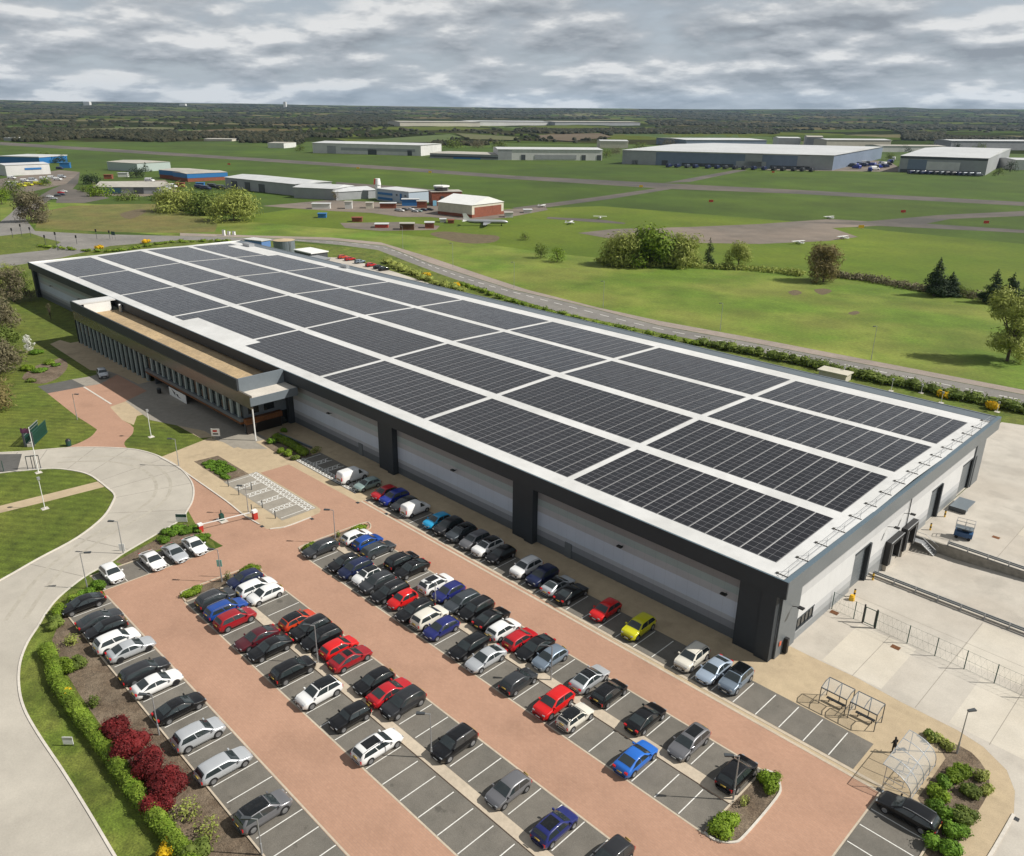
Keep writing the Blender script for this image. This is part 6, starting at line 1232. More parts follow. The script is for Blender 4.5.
for (xa, za), (xb, zb) in zip(arc, arc[1:]): r.quad((xa, 0, za+.045), (xb, 0, zb+.045), (xb, 6.4, zb+.045), (xa, 6.4, za+.045))
r.build('roof_panel', M['perspex'], t, True)
for yy in (1.2, 2.4, 3.6, 4.8):
    q = MB(); q.tube((.9, yy, 0), (.9, yy, .75), .03); q.tube((1.7, yy, 0), (1.7, yy, .75), .03); q.tube((.9, yy, .75), (1.7, yy, .75), .03); q.build('cycle_stand', M['steel'], t)
# a person beside the curved shelter
def person(x, y, rz, label):
    t = thing('person', label, 'person', (x, y, 0), rz)
    J = {'hip': ((0, 0, .92), .15), 'waist': ((0, 0, 1.08), .135), 'chest': ((.02, 0, 1.30), .165), 'neck': ((.03, 0, 1.49), .065), 'head': ((.05, 0, 1.62), .10), 'crown': ((.04, 0, 1.72), .075)}
    E_ = [('hip', 'waist'), ('waist', 'chest'), ('chest', 'neck'), ('neck', 'head'), ('head', 'crown')]
    for s_, n in ((1, 'l'), (-1, 'r')):
        for k, p, r_ in (('thigh', (0, .10*s_, .86), .10), ('knee', (.04*s_, .11*s_, .48), .065), ('ankle', (-.03+.07*s_, .11*s_, .09), .045), ('toe', (.13+.07*s_, .12*s_, .04), .04), ('shoulder', (.02, .19*s_, 1.42), .065), ('elbow', (.05, .27*s_, 1.16), .045), ('wrist', (.22, .22*s_, .98), .032), ('hand', (.29, .2*s_, .95), .036)): J[k+n] = (p, r_)
        E_ += [('hip', 'thigh'+n), ('thigh'+n, 'knee'+n), ('knee'+n, 'ankle'+n), ('ankle'+n, 'toe'+n), ('chest', 'shoulder'+n), ('shoulder'+n, 'elbow'+n), ('elbow'+n, 'wrist'+n), ('wrist'+n, 'hand'+n)]
    names = list(J); me = bpy.data.meshes.new('body'); me.from_pydata([J[k][0] for k in names], [(names.index(a), names.index(b)) for a, b in E_], [])
    o = bpy.data.objects.new('body', me); col.objects.link(o); o.parent = t; sk = o.modifiers.new('skin', 'SKIN')
    if not me.skin_vertices: me.attributes.new('skin', 'FLOAT', 'POINT') if False else None
    if me.skin_vertices:
        for i, k in enumerate(names): me.skin_vertices[0].data[i].radius = (J[k][1], J[k][1])
        me.skin_vertices[0].data[0].use_root = True
    me.materials.append(flat('dark_clothing', (0.010, 0.010, 0.012), .8)); ss = o.modifiers.new('subsurf', 'SUBSURF'); ss.levels = ss.render_levels = 2
    q = MB(); q.tube((.04, 0, 1.66), (.035, 0, 1.78), .105, .05, 12); q.build('hair', M['black'], t); return t
g = G(893, 753); person(g.x, g.y, R(150), 'person in black clothes standing at the open side of the curved shelter')

# ------------------------------------------------------------------ things behind the warehouse and beyond the road
def shed(pl, pr, top_px, depth, name, label, cat, wall, roof, gable=True, rise=.12, extra=None, base_z=0.0, group=None, band=None, bays=0, back=None):
    a, b = G(*pl), G(*pr); a.z = b.z = 0; h = height_at(a.lerp(b, .5), top_px); d = (b-a); Lw = d.length; rz = math.atan2(d.y, d.x); shr = 0.0
    if back:
        c = G(*back)-b; dn = d/Lw; nn = Vector((-dn.y, dn.x, 0)); depth = c.dot(nn); shr = c.dot(dn)/depth
    def skew(mb_): mb_.v = [(x_+y_*shr, y_, z_) for x_, y_, z_ in mb_.v]; return mb_
    t = thing(name, label, cat, (a.x, a.y, 0), rz, group)
    w = MB(); w.box(0, Lw, 0, depth, 0, h); skew(w).build('wall', wall, t)
    r = MB(); o = Lw*.004+.3; ru = max(.25, h*rise)
    if gable:
        r.quad((-o, -o, h+.02), (Lw+o, -o, h+.02), (Lw+o, depth/2, h+ru), (-o, depth/2, h+ru)); r.quad((-o, depth/2, h+ru), (Lw+o, depth/2, h+ru), (Lw+o, depth+o, h+.02), (-o, depth+o, h+.02))
        r.poly([(-o, -o, h+.02), (-o, depth/2, h+ru), (-o, depth+o, h+.02)]); r.poly([(Lw+o, -o, h+.02), (Lw+o, depth+o, h+.02), (Lw+o, depth/2, h+ru)])
    else: r.box(-o, Lw+o, -o, depth+o, h, h+ru)
    skew(r).build('roof', roof, t)
    if band: q = MB(); q.box(-.15, Lw+.15, -.15, depth+.1, h*(1-band[0]), h-.05); q.build('fascia', band[1], t)
    if extra:
        for (u0, u1, z0, z1, nm, mt) in extra:
            q = MB(); q.box(u0*Lw, u1*Lw, -.35, -.02, z0*h, z1*h); q.build(nm, mt, t)
    return t, Lw, h
GW = rough_mat('grey_shed_wall', (0.30, 0.31, 0.32), ((.02, .08), (.2, .08)), .6); WW = rough_mat('white_shed_wall', (0.55, 0.55, 0.53), ((.02, .08), (.2, .08)), .6); BW = rough_mat('blue_grey_shed_wall', (0.16, 0.20, 0.27), ((.02, .08), (.2, .08)), .5)
RW = rough_mat('pale_shed_roof', (0.52, 0.53, 0.53), ((.02, .08), (.2, .08)), .5); RG = rough_mat('grey_fibre_roof', (0.38, 0.36, 0.32), ((.03, .12), (.3, .12)), .8); CR = rough_mat('cream_shed_wall', (0.52, 0.49, 0.40), ((.05, .06), (.4, .08)), .6); BK = rough_mat('red_brick', (0.22, 0.075, 0.045), ((.1, .1), (1, .15)), .85)
BLU = flat('blue_fascia', (0.02, 0.14, 0.36), .5); DK = M['dark_steel']
shed((313, 153), (421, 156), 144, 70, 'hangar', 'long white hangar at the far left of the airfield edge', 'hangar', WW, RW, extra=((.02, .13, 0, .9, 'door', WW), (.14, .22, 0, .75, 'panel', GW), (.27, .95, .35, .62, 'window_band', GW), (.52, .6, 0, .5, 'door', DK), (.88, .92, 0, .5, 'door', DK)))
shed((430, 158), (498, 160), 154, 60, 'sawtooth_factory', 'low grey factory with striped saw tooth roof between two white hangars', 'factory', GW, RG, extra=((0, 1, .3, .6, 'window_band', DK), (.35, .75, 0, .35, 'loading_bay', BLU)))
for k in range(7):
    pass
shed((498, 160), (602, 160.5), 149.5, 60, 'hangar', 'white hangar with grey band in the middle of the airfield edge', 'hangar', WW, RW, extra=((0, .13, 0, .9, 'panel', GW), (.35, .75, .1, .5, 'panel', GW), (.22, .26, 0, .5, 'door', DK), (.8, .84, 0, .5, 'door', DK), (.95, .99, 0, .5, 'door', DK)))
t, Lw, h = shed((622, 164), (832, 170.5), 152.5, 200, 'logistics_warehouse', 'largest blue grey logistics warehouse with dock row across the airfield', 'warehouse', BW, RW, gable=True, rise=.16, back=(881, 158.5), extra=((0, .17, 0, .97, 'panel', GW), (.6, .68, .1, .97, 'panel', GW), (.56, .7, .02, .45, 'office_block', GW), (.3, .55, 0, .22, 'dock_row', DK), (.72, .9, 0, .22, 'dock_row', DK), (.84, 1, 0, .97, 'panel', GW), (.05, .08, 0, .3, 'door', DK), (.2, .23, 0, .35, 'door', DK), (.0, 1, .93, 1.0, 'eaves_line', WW)))
shed((898, 172), (985, 175.5), 157, 150, 'logistics_warehouse', 'grey and white warehouse with blue panel at the right of the airfield', 'warehouse', GW, RW, rise=.2, back=(1008, 161.5), extra=((.1, .32, .1, .8, 'panel', BW), (.32, .7, .05, .7, 'panel', WW), (.72, .85, .05, .75, 'panel', GW), (.02, .95, 0, .2, 'dock_row', DK), (0, 1, .85, 1, 'eaves_line', DK)))
shed((686, 147), (766, 147), 140, 120, 'factory', 'white roofed factory behind the largest logistics warehouse', 'factory', BW, RW)
for i, (x0, x1, y, ty, lb) in enumerate(((778, 800, 145, 138, 'small white factory behind the right of the largest warehouse'), (806, 822, 146, 137, 'small white plant with stack behind the largest warehouse'), (826, 890, 148, 140, 'grey gabled factory row behind the warehouse car yard'), (880, 945, 152, 146, 'long buff shed between the two logistics warehouses'), (950, 1030, 150, 141, 'long cream shed at the far right edge'), (400, 480, 127, 122, 'distant pale warehouse left of the far row'), (470, 560, 126, 121.5, 'distant pale warehouse in the middle of the far row'), (555, 640, 126.5, 122, 'distant pale warehouse at the right of the far row'), (600, 628, 148, 141, 'small white barn left of the largest warehouse'), (268, 284, 148, 143, 'small white shed left of the long white hangar'), (4, 30, 141, 138, 'low white sheds at the far left edge of the airfield'), (204, 232, 141, 139, 'tiny white sheds beyond the airfield left'), (1014, 1034, 170, 160, 'dark grey shed at the right edge of the airfield'))):
    shed((x0, y), (x1, y+.3), ty, 45 if y > 130 else 160, 'shed', lb, 'shed', (WW, GW, CR)[i % 3], (RW, RG)[i % 2])
# industrial group on the left
shed((0, 163), (40, 164), 157, 40, 'workshop', 'blue topped workshop at the far left edge', 'workshop', BLU, RW, gable=False)
shed((7, 176), (51, 174), 164.5, 25, 'workshop', 'white fronted workshop with blue lettering strip at the far left', 'workshop', WW, RW, extra=((.42, .8, .5, .68, 'lettering_strip', BLU),))
shed((108, 170), (138, 172), 162.5, 35, 'workshop', 'pale green grey workshop behind the hipped sheds', 'workshop', flat('pale_green_wall', (.36, .42, .40), .6), RG)
shed((160, 178), (190, 181), 171, 26, 'workshop', 'workshop with blue fascia and red brick base left of the long sheds', 'workshop', BK, RG, band=(.55, BLU))
shed((188, 182), (228, 180), 173, 26, 'workshop', 'workshop with bright blue fascia stripe beside the long sheds', 'workshop', BK, RG, band=(.55, BLU))
shed((96, 194), (160, 194), 187, 24, 'hipped_shed', 'low hipped grey sheds with blue glazed front on the left', 'shed', GW, RG, rise=.6, extra=((.12, .4, .1, .9, 'glazed_front', flat('teal_glass', (.05, .11, .15), .2)), (.6, .75, .1, .9, 'glazed_front', DK)))
shed((226, 188), (296, 196), 180.5, 30, 'long_shed', 'long grey shed with white roof and dark doors before the runway', 'shed', GW, RW, rise=.2, extra=((.1, .18, 0, .75, 'door', DK), (.3, .37, 0, .75, 'door', DK), (.5, .58, 0, .7, 'door', DK)))
shed((294, 198), (334, 200), 188, 26, 'long_shed', 'dark fronted middle part of the long white roofed sheds', 'shed', GW, RW, rise=.25)
shed((336, 200.5), (377, 198), 191, 26, 'long_shed', 'ridged white roofed shed next to the striped tower', 'shed', GW, RW, rise=.3)
t, Lw, h = shed((377, 200), (409, 204), 190.5, 16, 'airport_office', 'pale blue two storey airfield office with blue stair window', 'office', flat('pale_blue_render', (.36, .43, .50), .7), RW, gable=False, rise=.06, extra=((.05, .5, .55, .75, 'window', BLU), (.05, .5, .12, .32, 'window', BLU), (.74, .79, .2, .8, 'stair_window', BLU), (.62, .66, .6, .72, 'window', DK), (.88, .93, .6, .72, 'window', DK)))
b = G(378.5, 199); h0 = height_at(b, 183); h1 = height_at(b, 178.5); t = thing('striped_tower', 'white post tower with red and white chequered ball by the airfield office', 'tower', (b.x, b.y, 0)); q = MB(); q.box(-1.3, 1.3, -1.3, 1.3, 0, h0-1); q.build('shaft', M['white'], t); q = MB(); q.tube((0, 0, h0-1), (0, 0, h1), 2.0, 1.5, 14); q.build('ball', M['white'], t)
q = MB(); q.tube((-1.0, -.5, h0-.8), (-1.0, -.5, h1-.2), 1.75, 1.3, 14); q.build('red_panel', flat('signal_red', (.6, .06, .03), .5), t)
t, Lw, h = shed((432, 206), (462, 205.5), 192, 12, 'control_building', 'red brick airfield control building with glazed cab on its roof', 'control tower', BK, RG, gable=False, rise=.04, extra=((.03, .15, .02, .4, 'door', flat('pale_blue_door', (.2, .45, .6), .5)), (.3, .4, .5, .7, 'window', DK), (.55, .65, .5, .7, 'window', DK)))
q = MB(); q.tube((Lw*.38, 6, h), (Lw*.38, 6, h+2.6), 4.0, 4.6, 8); q.build('cab_glazing', M['glass_dark'], t); q = MB(); q.tube((Lw*.38, 6, h+2.6), (Lw*.38, 6, h+3.3), 5.0, 4.9, 8); q.build('cab_roof', M['white'], t); q = MB(); q.tube((Lw*.38, 6, h+3.2), (Lw*.38, 6, h+6), .08); q.build('mast', M['dark_steel'], t)
t, Lw, h = shed((438, 214), (472, 218), 203.5, 26, 'hangar', 'cream hangar with brick base beside the control building', 'hangar', CR, M['white'], rise=.55); q = MB(); q.box(-.12, Lw+.12, -.12, 26.1, 0, h*.25); q.build('brick_base', BK, t); q = MB(); q.poly([(Lw+.05, 0, h), (Lw+.05, 26, h), (Lw+.05, 13, h*1.5)]); q.poly([(-.05, 0, h), (-.05, 13, h*1.5), (-.05, 26, h)]); q.build('gable_end', M['white'], t); q = MB(); q.box(Lw+.01, Lw+.1, 2, 24, 0, h*.8); q.build('door', BK, t)
for i, (x0, x1, y, ty, wm, lb) in enumerate(((402, 419, 206, 199.5, BLU, 'blue walled hut with pale roof beside the airfield office'), (417, 427, 208, 201.5, BK, 'small red brick hut with cream roof'), (380, 396, 208.5, 203.5, BK, 'red container hut below the airfield office'), (366, 373, 208.5, 203, CR, 'cream hut left of the red container hut'), (312, 330, 209, 204, WW, 'white parked cabins before the long sheds'), (345, 352, 209, 202, WW, 'small white box cabin by the shed corner'), (425, 434, 228.5, 223, BK, 'rusty red container right of the equipment park'), (400, 414, 230, 224, M['wood'], 'dark brown open topped container in the equipment park'), (375, 388, 228, 224.5, flat('container_red', (.42, .06, .04), .6), 'bright red low container in the equipment park'), (505, 513, 217.5, 213, WW, 'white box trailer by the aircraft nose'), (1040, 1060, 180, 172, GW, 'hut'))[:10]):
    shed((x0, y), (x1, y), ty, 5, 'hut' if i < 6 else 'container', lb, 'hut' if i < 6 else 'container', wm, RG if i % 2 else RW, gable=False, rise=.05)
# small distant vehicles, lighter than the ones in the car park
vm = {}
def far_car(x, y, mat, label, group, k=1.0, rz=0.0, z=0.0, name='parked_car', cat='car'):
    kind = 'hatchback' if name == 'parked_car' else 'panel van'
    d = car_proto(kind); b = G(x, y); t = thing(name, label, cat, (b.x, b.y, .05), rz, group); o = bpy.data.objects.new('body', d['body']); col.objects.link(o); o.parent = t; o.scale = (k, k, k)
    o.material_slots[0].link = 'OBJECT'; o.material_slots[0].material = paint(mat)
    for nm in ('windscreen', 'rear_window'):
        if nm in d: o = bpy.data.objects.new(nm, d[nm]); col.objects.link(o); o.parent = t; o.scale = (k, k, k)
    for me in d['side_window']: o = bpy.data.objects.new('side_window', me); col.objects.link(o); o.parent = t; o.scale = (k, k, k)
    return t
LR = ['first', 'second', 'third', 'fourth', 'fifth', 'sixth', 'seventh', 'eighth', 'ninth', 'tenth', 'eleventh', 'twelfth']
for i, (x, y, c) in enumerate(((50, 197.5, 'white'), (54, 199.5, 'silver'), (58, 196.5, 'dark grey'), (61, 193.5, 'red'), (64, 192.3, 'white'), (62, 195.5, 'navy'))): far_car(x, y, c, '%s car in the side road car park, %s from its left' % (c, LR[i]), 'cars in the side road car park', 1, R(60))
for i, (x, y, c) in enumerate(((398, 211, 'silver'), (401, 211.5, 'white'), (405, 210.6, 'charcoal'), (411, 210.3, 'white'), (415, 212.2, 'silver'), (419, 212, 'pale green'), (424, 211, 'navy'), (430, 210.5, 'black'))): far_car(x, y, c, '%s car parked at the airfield office, %s from the left' % (c, LR[i]), 'cars at the airfield office', 1, R(20))
for i, (x, y, c) in enumerate(((343, 258.5, 'orange-red'), (350, 260.5, 'red'), (360, 263.2, 'blue-grey'), (371, 266.5, 'red'), (379, 268.8, 'black'), (384, 270.5, 'black'))): far_car(x, y, c, '%s car behind the roof edge, %s from the left' % (c, LR[i]), 'cars in the rear car park', 1, R(85))
for i, (x, y, c) in enumerate(((12, 179, 'white'), (25, 182, 'white'), (33, 181, 'silver'), (44, 180, 'white'), (52, 179, 'white'), (58, 180.5, 'white'), (62, 178, 'silver'), (22, 187, 'lime yellow'), (29, 186, 'lime yellow'), (38, 185, 'lime yellow'), (46, 183.5, 'navy'), (60, 169.5, 'navy'))): far_car(x, y, c, '%s van in the far left works yard, %s of the yard vehicles' % (c, LR[i]), 'vehicles in the works yard', 1.3, R(40), name='panel_van', cat='van')
for i, (x, y, c) in enumerate(((166, 190, 'white'), (172, 188, 'white'), (150, 182, 'white'), (158, 186, 'white'), (200, 189, 'navy'), (206, 190, 'navy'), (213, 188, 'charcoal'), (222, 189.5, 'dark grey'))): far_car(x, y, c, '%s lorry among the left sheds, %s from the left' % (c, LR[i]), 'lorries among the left sheds', 1.6, R(30), name='panel_van', cat='lorry')
for i in range(20):
    x = 852+i*2.2+rnd.uniform(-.3, .3); y = 169+rnd.uniform(-5, 3)-max(0, (i-9)*.55); c = rnd.choice(['navy', 'navy', 'white', 'dark grey', 'charcoal', 'royal blue']); far_car(x, y, c, '%s lorry between the two logistics warehouses, %s from the left' % (c, ORDS[i]), 'lorries in the far warehouse yard', 2.2, rnd.uniform(0, 3), name='panel_van', cat='lorry')
for i in range(16):
    x = 668+i*9.6+rnd.uniform(-1.5, 1.5); y = 166.5+(x-640)*.0305; c = rnd.choice(['navy', 'navy', 'dark grey', 'slate grey', 'charcoal']); far_car(x, y, c, '%s lorry backed onto the largest warehouse, %s from the left' % (c, ORDS[i]), 'lorries at the dock row', 2.0, R(100), name='panel_van', cat='lorry')
for i in range(12):
    x = 912+i*6.0+rnd.uniform(-1, 1); y = 174.2+(x-912)*.035; c = rnd.choice(['navy', 'navy', 'slate grey', 'charcoal']); far_car(x, y, c, '%s lorry before the right hand logistics warehouse, %s from the left' % (c, ORDS[i]), 'lorries at the right warehouse', 1.9, R(60), name='panel_van', cat='lorry')
for i, (x, y, ty, wpx, mt) in enumerate(((606, 158, 148, 16, 'mid'), (616, 155, 147, 18, 'brown'), (640, 150, 143, 18, 'mid'), (432, 150, 142, 24, 'brown'), (452, 148, 140, 26, 'mid'), (478, 148, 141, 24, 'brown'), (500, 148, 142, 20, 'mid'), (300, 151, 144, 14, 'mid'), (890, 160, 152, 12, 'mid'), (905, 152, 146, 16, 'dark'), (930, 150, 143, 14, 'dark'), (955, 150, 142, 14, 'dark'), (978, 150, 143, 20, 'mid'), (1010, 172, 160, 16, 'dark'), (998, 176, 168, 14, 'mid'), (668, 146, 139, 22, 'brown'), (60, 163, 156, 20, 'dark'), (44, 158, 152, 18, 'mid'))):
    b = G(x, y); h = height_at(b, ty); w = wpx/px_m((b.x, b.y, h/2)); tree(b.x, b.y, h, w, 'low', mt, '%s tree among the airfield edge buildings, %s counting' % ({'mid': 'green', 'brown': 'brown', 'dark': 'dark green'}[mt], ORDS[i]), n=260, seed=i, group='trees among the airfield buildings')
for i, (x0, x1, y, ty, wm, nm, lb) in enumerate(((118, 128, 177, 173, 0, 'container', 'white container between the hipped sheds and the green workshop'), (104, 112, 179, 175, 1, 'container', 'rusty container left of the green conifers'), (150, 160, 190, 186, 0, 'cabin', 'white cabin at the right end of the hipped sheds'), (196, 204, 186.5, 183, 2, 'container', 'blue container before the bright blue fascia'), (176, 184, 187, 183, 1, 'container', 'red container before the brick workshop'), (60, 70, 168, 163, 2, 'container', 'blue container stack beside the white workshop'), (28, 36, 184.5, 181, 0, 'cabin', 'white cabin in the far left works yard'), (6, 16, 186.5, 182, 0, 'cabin', 'white cabin at the left edge of the works yard'), (318, 326, 218, 214, 2, 'container', 'pale blue cover in the equipment park'), (352, 362, 222, 218, 1, 'container', 'brown skip in the equipment park'), (524, 532, 213, 210, 0, 'cabin', 'white cabin beyond the cream hangar'), (440, 446, 222.5, 219.5, 0, 'cabin', 'white box before the cream hangar'), (448, 454, 223.5, 220.5, 1, 'container', 'orange container before the cream hangar'))):
    shed((x0, y), (x1, y), ty, 4, nm, lb, nm, (WW, BK, BLU)[wm], (RW, BK, BLU)[wm], gable=False, rise=.05)
# tanks and pump house behind the roof
for x, y, ty, rpx, lb in ((285, 253, 240, 10.5, 'grey cylindrical sprinkler tank behind the roof'),):
    b = G(x, y); h = height_at(b, ty); r = rpx/px_m((b.x, b.y, 3)); t = thing('water_tank', lb, 'water tank', (b.x, b.y, 0)); q = MB(); q.tube((0, 0, 0), (0, 0, h), r, n=28); q.build('drum', M['bluegrey'], t, False); q = MB(); q.tube((0, 0, h), (0, 0, h+.5), r*1.02, .3, 28); q.build('lid', M['tan'], t); q = MB(); q.bar((r+.2, 0, 0), (r+.2, 0, h), .1); q.bar((r+.2, .5, 0), (r+.2, .5, h), .1); q.build('ladder', M['steel'], t)
shed((295, 258), (312, 262), 252, 7, 'pump_house', 'small dark pump house with white roof beside the sprinkler tank', 'pump house', M['dark_steel'], M['white'], gable=False)
shed((308, 263), (321, 266), 258.5, 4, 'generator', 'pale grey generator cabinet behind the roof edge', 'generator', M['steel'], M['steel'], gable=False)
shed((245, 246), (262, 248), 240.5, 5, 'container', 'blue and white containers behind the far corner of the roof', 'container', flat('container_blue', (.10, .2, .42), .6), WW, gable=False)
sheet('rear_car_park', [PX((300, 256), (345, 258), (395, 272), (440, 287), (420, 290), (300, 266))], 0.014, M['yard'])
b = G(835, 380); shed((818, 377), (845, 383), 373, 3, 'container', 'cream container on the strip behind the rear roof edge', 'container', CR, CR, gable=False)
# parked airliner hulk
a, b = G(464, 225.5), G(508, 226); d = b-a; Lp = d.length; rz = math.atan2(d.y, d.x); t = thing('airliner', 'old silver airliner with dark belly stripe parked on the grass', 'aircraft', (a.x, a.y, 0), rz); r = Lp*.045
q = MB(); n = 16; ring = []
prof = [(0, .15, .4), (.06, .5, .2), (.14, .85, .08), (.25, 1, 0), (.85, 1, 0), (.93, .85, -.05), (.975, .5, -.12), (1, .08, -.2)]
for (u, k, dz) in prof: q.v += [(u*Lp, math.cos(2*math.pi*i/n)*r*k, r*2.1+dz*r+math.sin(2*math.pi*i/n)*r*k) for i in range(n)]
for j in range(len(prof)-1):
    for i in range(n): q.f.append((j*n+i, j*n+(i+1) % n, (j+1)*n+(i+1) % n, (j+1)*n+i)); q.mi.append(1 if math.sin(2*math.pi*(i+.5)/n) < -.3 else 0)
q.build('fuselage', [M['steel'], M['glass_dark']], t, True)
for s_ in (1, -1): q = MB(); q.prism([(Lp*.62, 0), (Lp*.5, s_*Lp*.46), (Lp*.45, s_*Lp*.46), (Lp*.44, 0)], r*1.5, r*1.7); q.build('wing', M['steel'], t)
q = MB(); q.poly([(0, .15, r*2.5), (Lp*.16, .15, r*2.8), (Lp*.05, .15, r*6), (-Lp*.03, .15, r*6)]); q.poly([(0, -.15, r*2.5), (-Lp*.03, -.15, r*6), (Lp*.05, -.15, r*6), (Lp*.16, -.15, r*2.8)]); q.build('tail_fin', M['white'], t)
for s_ in (1, -1): q = MB(); q.prism([(Lp*.08, 0), (0, s_*Lp*.16), (-Lp*.04, s_*Lp*.16), (-Lp*.01, 0)], r*2.4, r*2.5); q.build('tailplane', M['white'], t)
for u, yy in ((.85, 0), (.5, r*1.3), (.5, -r*1.3)): q = MB(); q.tube((Lp*u, yy-.2, r*.35), (Lp*u, yy+.2, r*.35), r*.35, n=10); q.bar((Lp*u, yy, r*.35), (Lp*u, yy, r*1.4), .2); q.build('landing_gear', M['tyre'], t)
# light aircraft and marker boards on the airfield
for i, (x, y, lb) in enumerate(((565, 224, 'white light aircraft on the grass beyond the airliner'), (600, 219.5, 'white light aircraft on the narrow taxiway'), (803, 245, 'white light aircraft before the bronze tree'), (848, 240, 'white light aircraft on the corner of the old apron'), (833, 219.5, 'white light aircraft on the apron edge'), (538, 207, 'yellow and white light aircraft by the taxiway end'))):
    b = G(x, y); t = thing('light_aircraft', lb, 'aircraft', (b.x, b.y, 0), rnd.uniform(0, 3)); t.scale = (.75, .75, .75); q = MB(); q.tube((0, 0, 1.0), (4.5, 0, 1.2), .25, .6, 10); q.tube((4.5, 0, 1.2), (6.3, 0, 1.0), .6, .3, 10); q.build('fuselage', M['white'], t); q = MB(); q.box(3.4, 4.9, -4.8, 4.8, 1.75, 1.9); q.build('wing', M['white'], t); q = MB(); q.box(0, .8, -1.5, 1.5, 1.1, 1.2); q.box(0, .9, -.05, .05, 1.1, 2.3); q.build('tail', M['white'], t)
    for u, yy in ((5.6, 0), (3.9, .9), (3.9, -.9)): q = MB(); q.tube((u, yy-.08, .25), (u, yy+.08, .25), .25, n=8); q.bar((u, yy, .25), (u, yy, 1.0), .08); q.build('wheel', M['tyre'], t)
for i, (x, y, c) in enumerate(((711, 202.5, 'red'), (903, 213, 'red'), (986, 224, 'red'), (229, 165, 'red'), (861, 228.5, 'yellow'), (641, 187.5, 'yellow'), (430, 173, 'yellow'), (773, 173, 'red'), (358, 169, 'yellow'))):
    b = G(x, y); t = thing('marker_board', '%s marker board on the airfield grass, %s one counting outwards' % (c, LR[i]), 'marker', (b.x, b.y, 0), R(45), 'airfield marker boards'); k = 1.4; q = MB(); q.box(-k, k, -.1, .1, .3, 1.7); q.build('board', M[c], t); q = MB(); q.box(-k*.8, -k*.7, -.05, .05, 0, .3); q.box(k*.7, k*.8, -.05, .05, 0, .3); q.build('legs', M['steel'], t)
# traffic lights at the junction
for i, (x, y, ty, lb) in enumerate(((46, 246, 236, 'traffic light on the roundabout island left'), (58, 251, 233, 'traffic light at the tip of the roundabout island'), (77, 244, 239, 'traffic light by the warehouse side of the junction'), (97, 239, 230, 'traffic light at the far side of the main road'), (110, 239, 233, 'traffic light beside the green road sign'), (22, 236, 225, 'traffic light on the side road'), (31, 237, 228, 'traffic light at the side road mouth'), (13, 238, 229, 'traffic light at the left edge of the junction'))):
    b = G(x, y); h = max(3.2, height_at(b, ty)); t = thing('traffic_light', lb, 'traffic light', (b.x, b.y, 0), R(30), 'traffic lights at the junction'); q = MB(); q.tube((0, 0, 0), (0, 0, h), .09); q.build('pole', M['dark_steel'], t); q = MB(); q.box(-.26, .26, -.18, .18, h-.7, h+.4); q.build('signal_head', M['black'], t)
sign(114, 239.5, 231.5, 2.2, 1.5, GN, 'green direction sign beyond the main road junction', rz=R(20))
for i, (x, y) in enumerate(((224, 235.5), (229, 235), (234, 235))): 
    b = G(x, y); h = height_at(b, y-6); t = thing('roadside_cabinet', 'white cabinet by the main road, %s from the left' % LR[i], 'cabinet', (b.x, b.y, 0), R(30)); q = MB(); q.box(-.6, .6, -.4, .4, 0, h*(.9 if i == 0 else .6)); q.build('body', M['white'], t); q = MB(); q.box(-.66, .66, -.46, .46, h*(.9 if i == 0 else .6), h*(.9 if i == 0 else .6)+.08); q.build('lid', M['steel'], t)
for i, (x, y, ty) in enumerate(((843, 378, 368), (891, 391, 380), (921, 393, 386), (941, 403, 393), (997, 412, 403))):
    simple_pole(x, y, ty, 'camera_pole', 'pale post with dark top behind the rear roof edge, %s from the left' % LR[i], 'pole', box=True, group='posts behind the rear roof edge')

# ------------------------------------------------------------------ far land: fields, woods, hills, haze
def noise1(a, seed=0): return sum(math.sin(a*f+seed*1.7+p)*w for f, p, w in ((3.1, .3, .5), (7.7, 1.9, .3), (17.3, 4.1, .18), (41.0, 2.2, .1), (93.0, .7, .05)))
SKY = [(-60, 100), (0, 99.5), (60, 101), (130, 101.5), (200, 103), (256, 103.5), (330, 105), (400, 106), (512, 107.5), (600, 108), (700, 109), (850, 109), (880, 107.5), (905, 107), (930, 108.5), (1024, 109), (1090, 109)]
def skyline(x):
    for (a, ya), (b, yb) in zip(SKY, SKY[1:]):
        if x <= b: return ya+(yb-ya)*(x-a)/(b-a)
    return SKY[-1][1]
AZ = []
for i in range(181):
    x = -60+1150*i/180; d = ray(x, skyline(x)); hz = math.hypot(d.x, d.y); AZ.append((d.x/hz, d.y/hz, d.z/hz, i))
DIST = [1250*1.077**k for k in range(33)]
def land(i, dist):
    e = AZ[i][2]; t = min(1, max(0, (dist-1500)/(11500-1500))); t = t*t*(3-2*t)*.55+.45*t**2.2
    zt = CAM_H+dist*e-5
    z = t*zt+(noise1(i*.09, int(dist/500))*3.2+noise1(i*.021+dist*.0006, 3)*6)*min(1, max(0, (dist-1700)/2500))*(1 if dist < 9000 else .5)
    return max(z, -4) if dist > 1500 else -.6
mb = MB(); nA = len(AZ)
for dist in DIST:
    for i in range(nA): mb.v.append((AZ[i][0]*dist, AZ[i][1]*dist, land(i, dist)))
for k in range(len(DIST)-1):
    for i in range(nA-1): mb.f.append((k*nA+i, k*nA+i+1, (k+1)*nA+i+1, (k+1)*nA+i)); mb.mi.append(0)
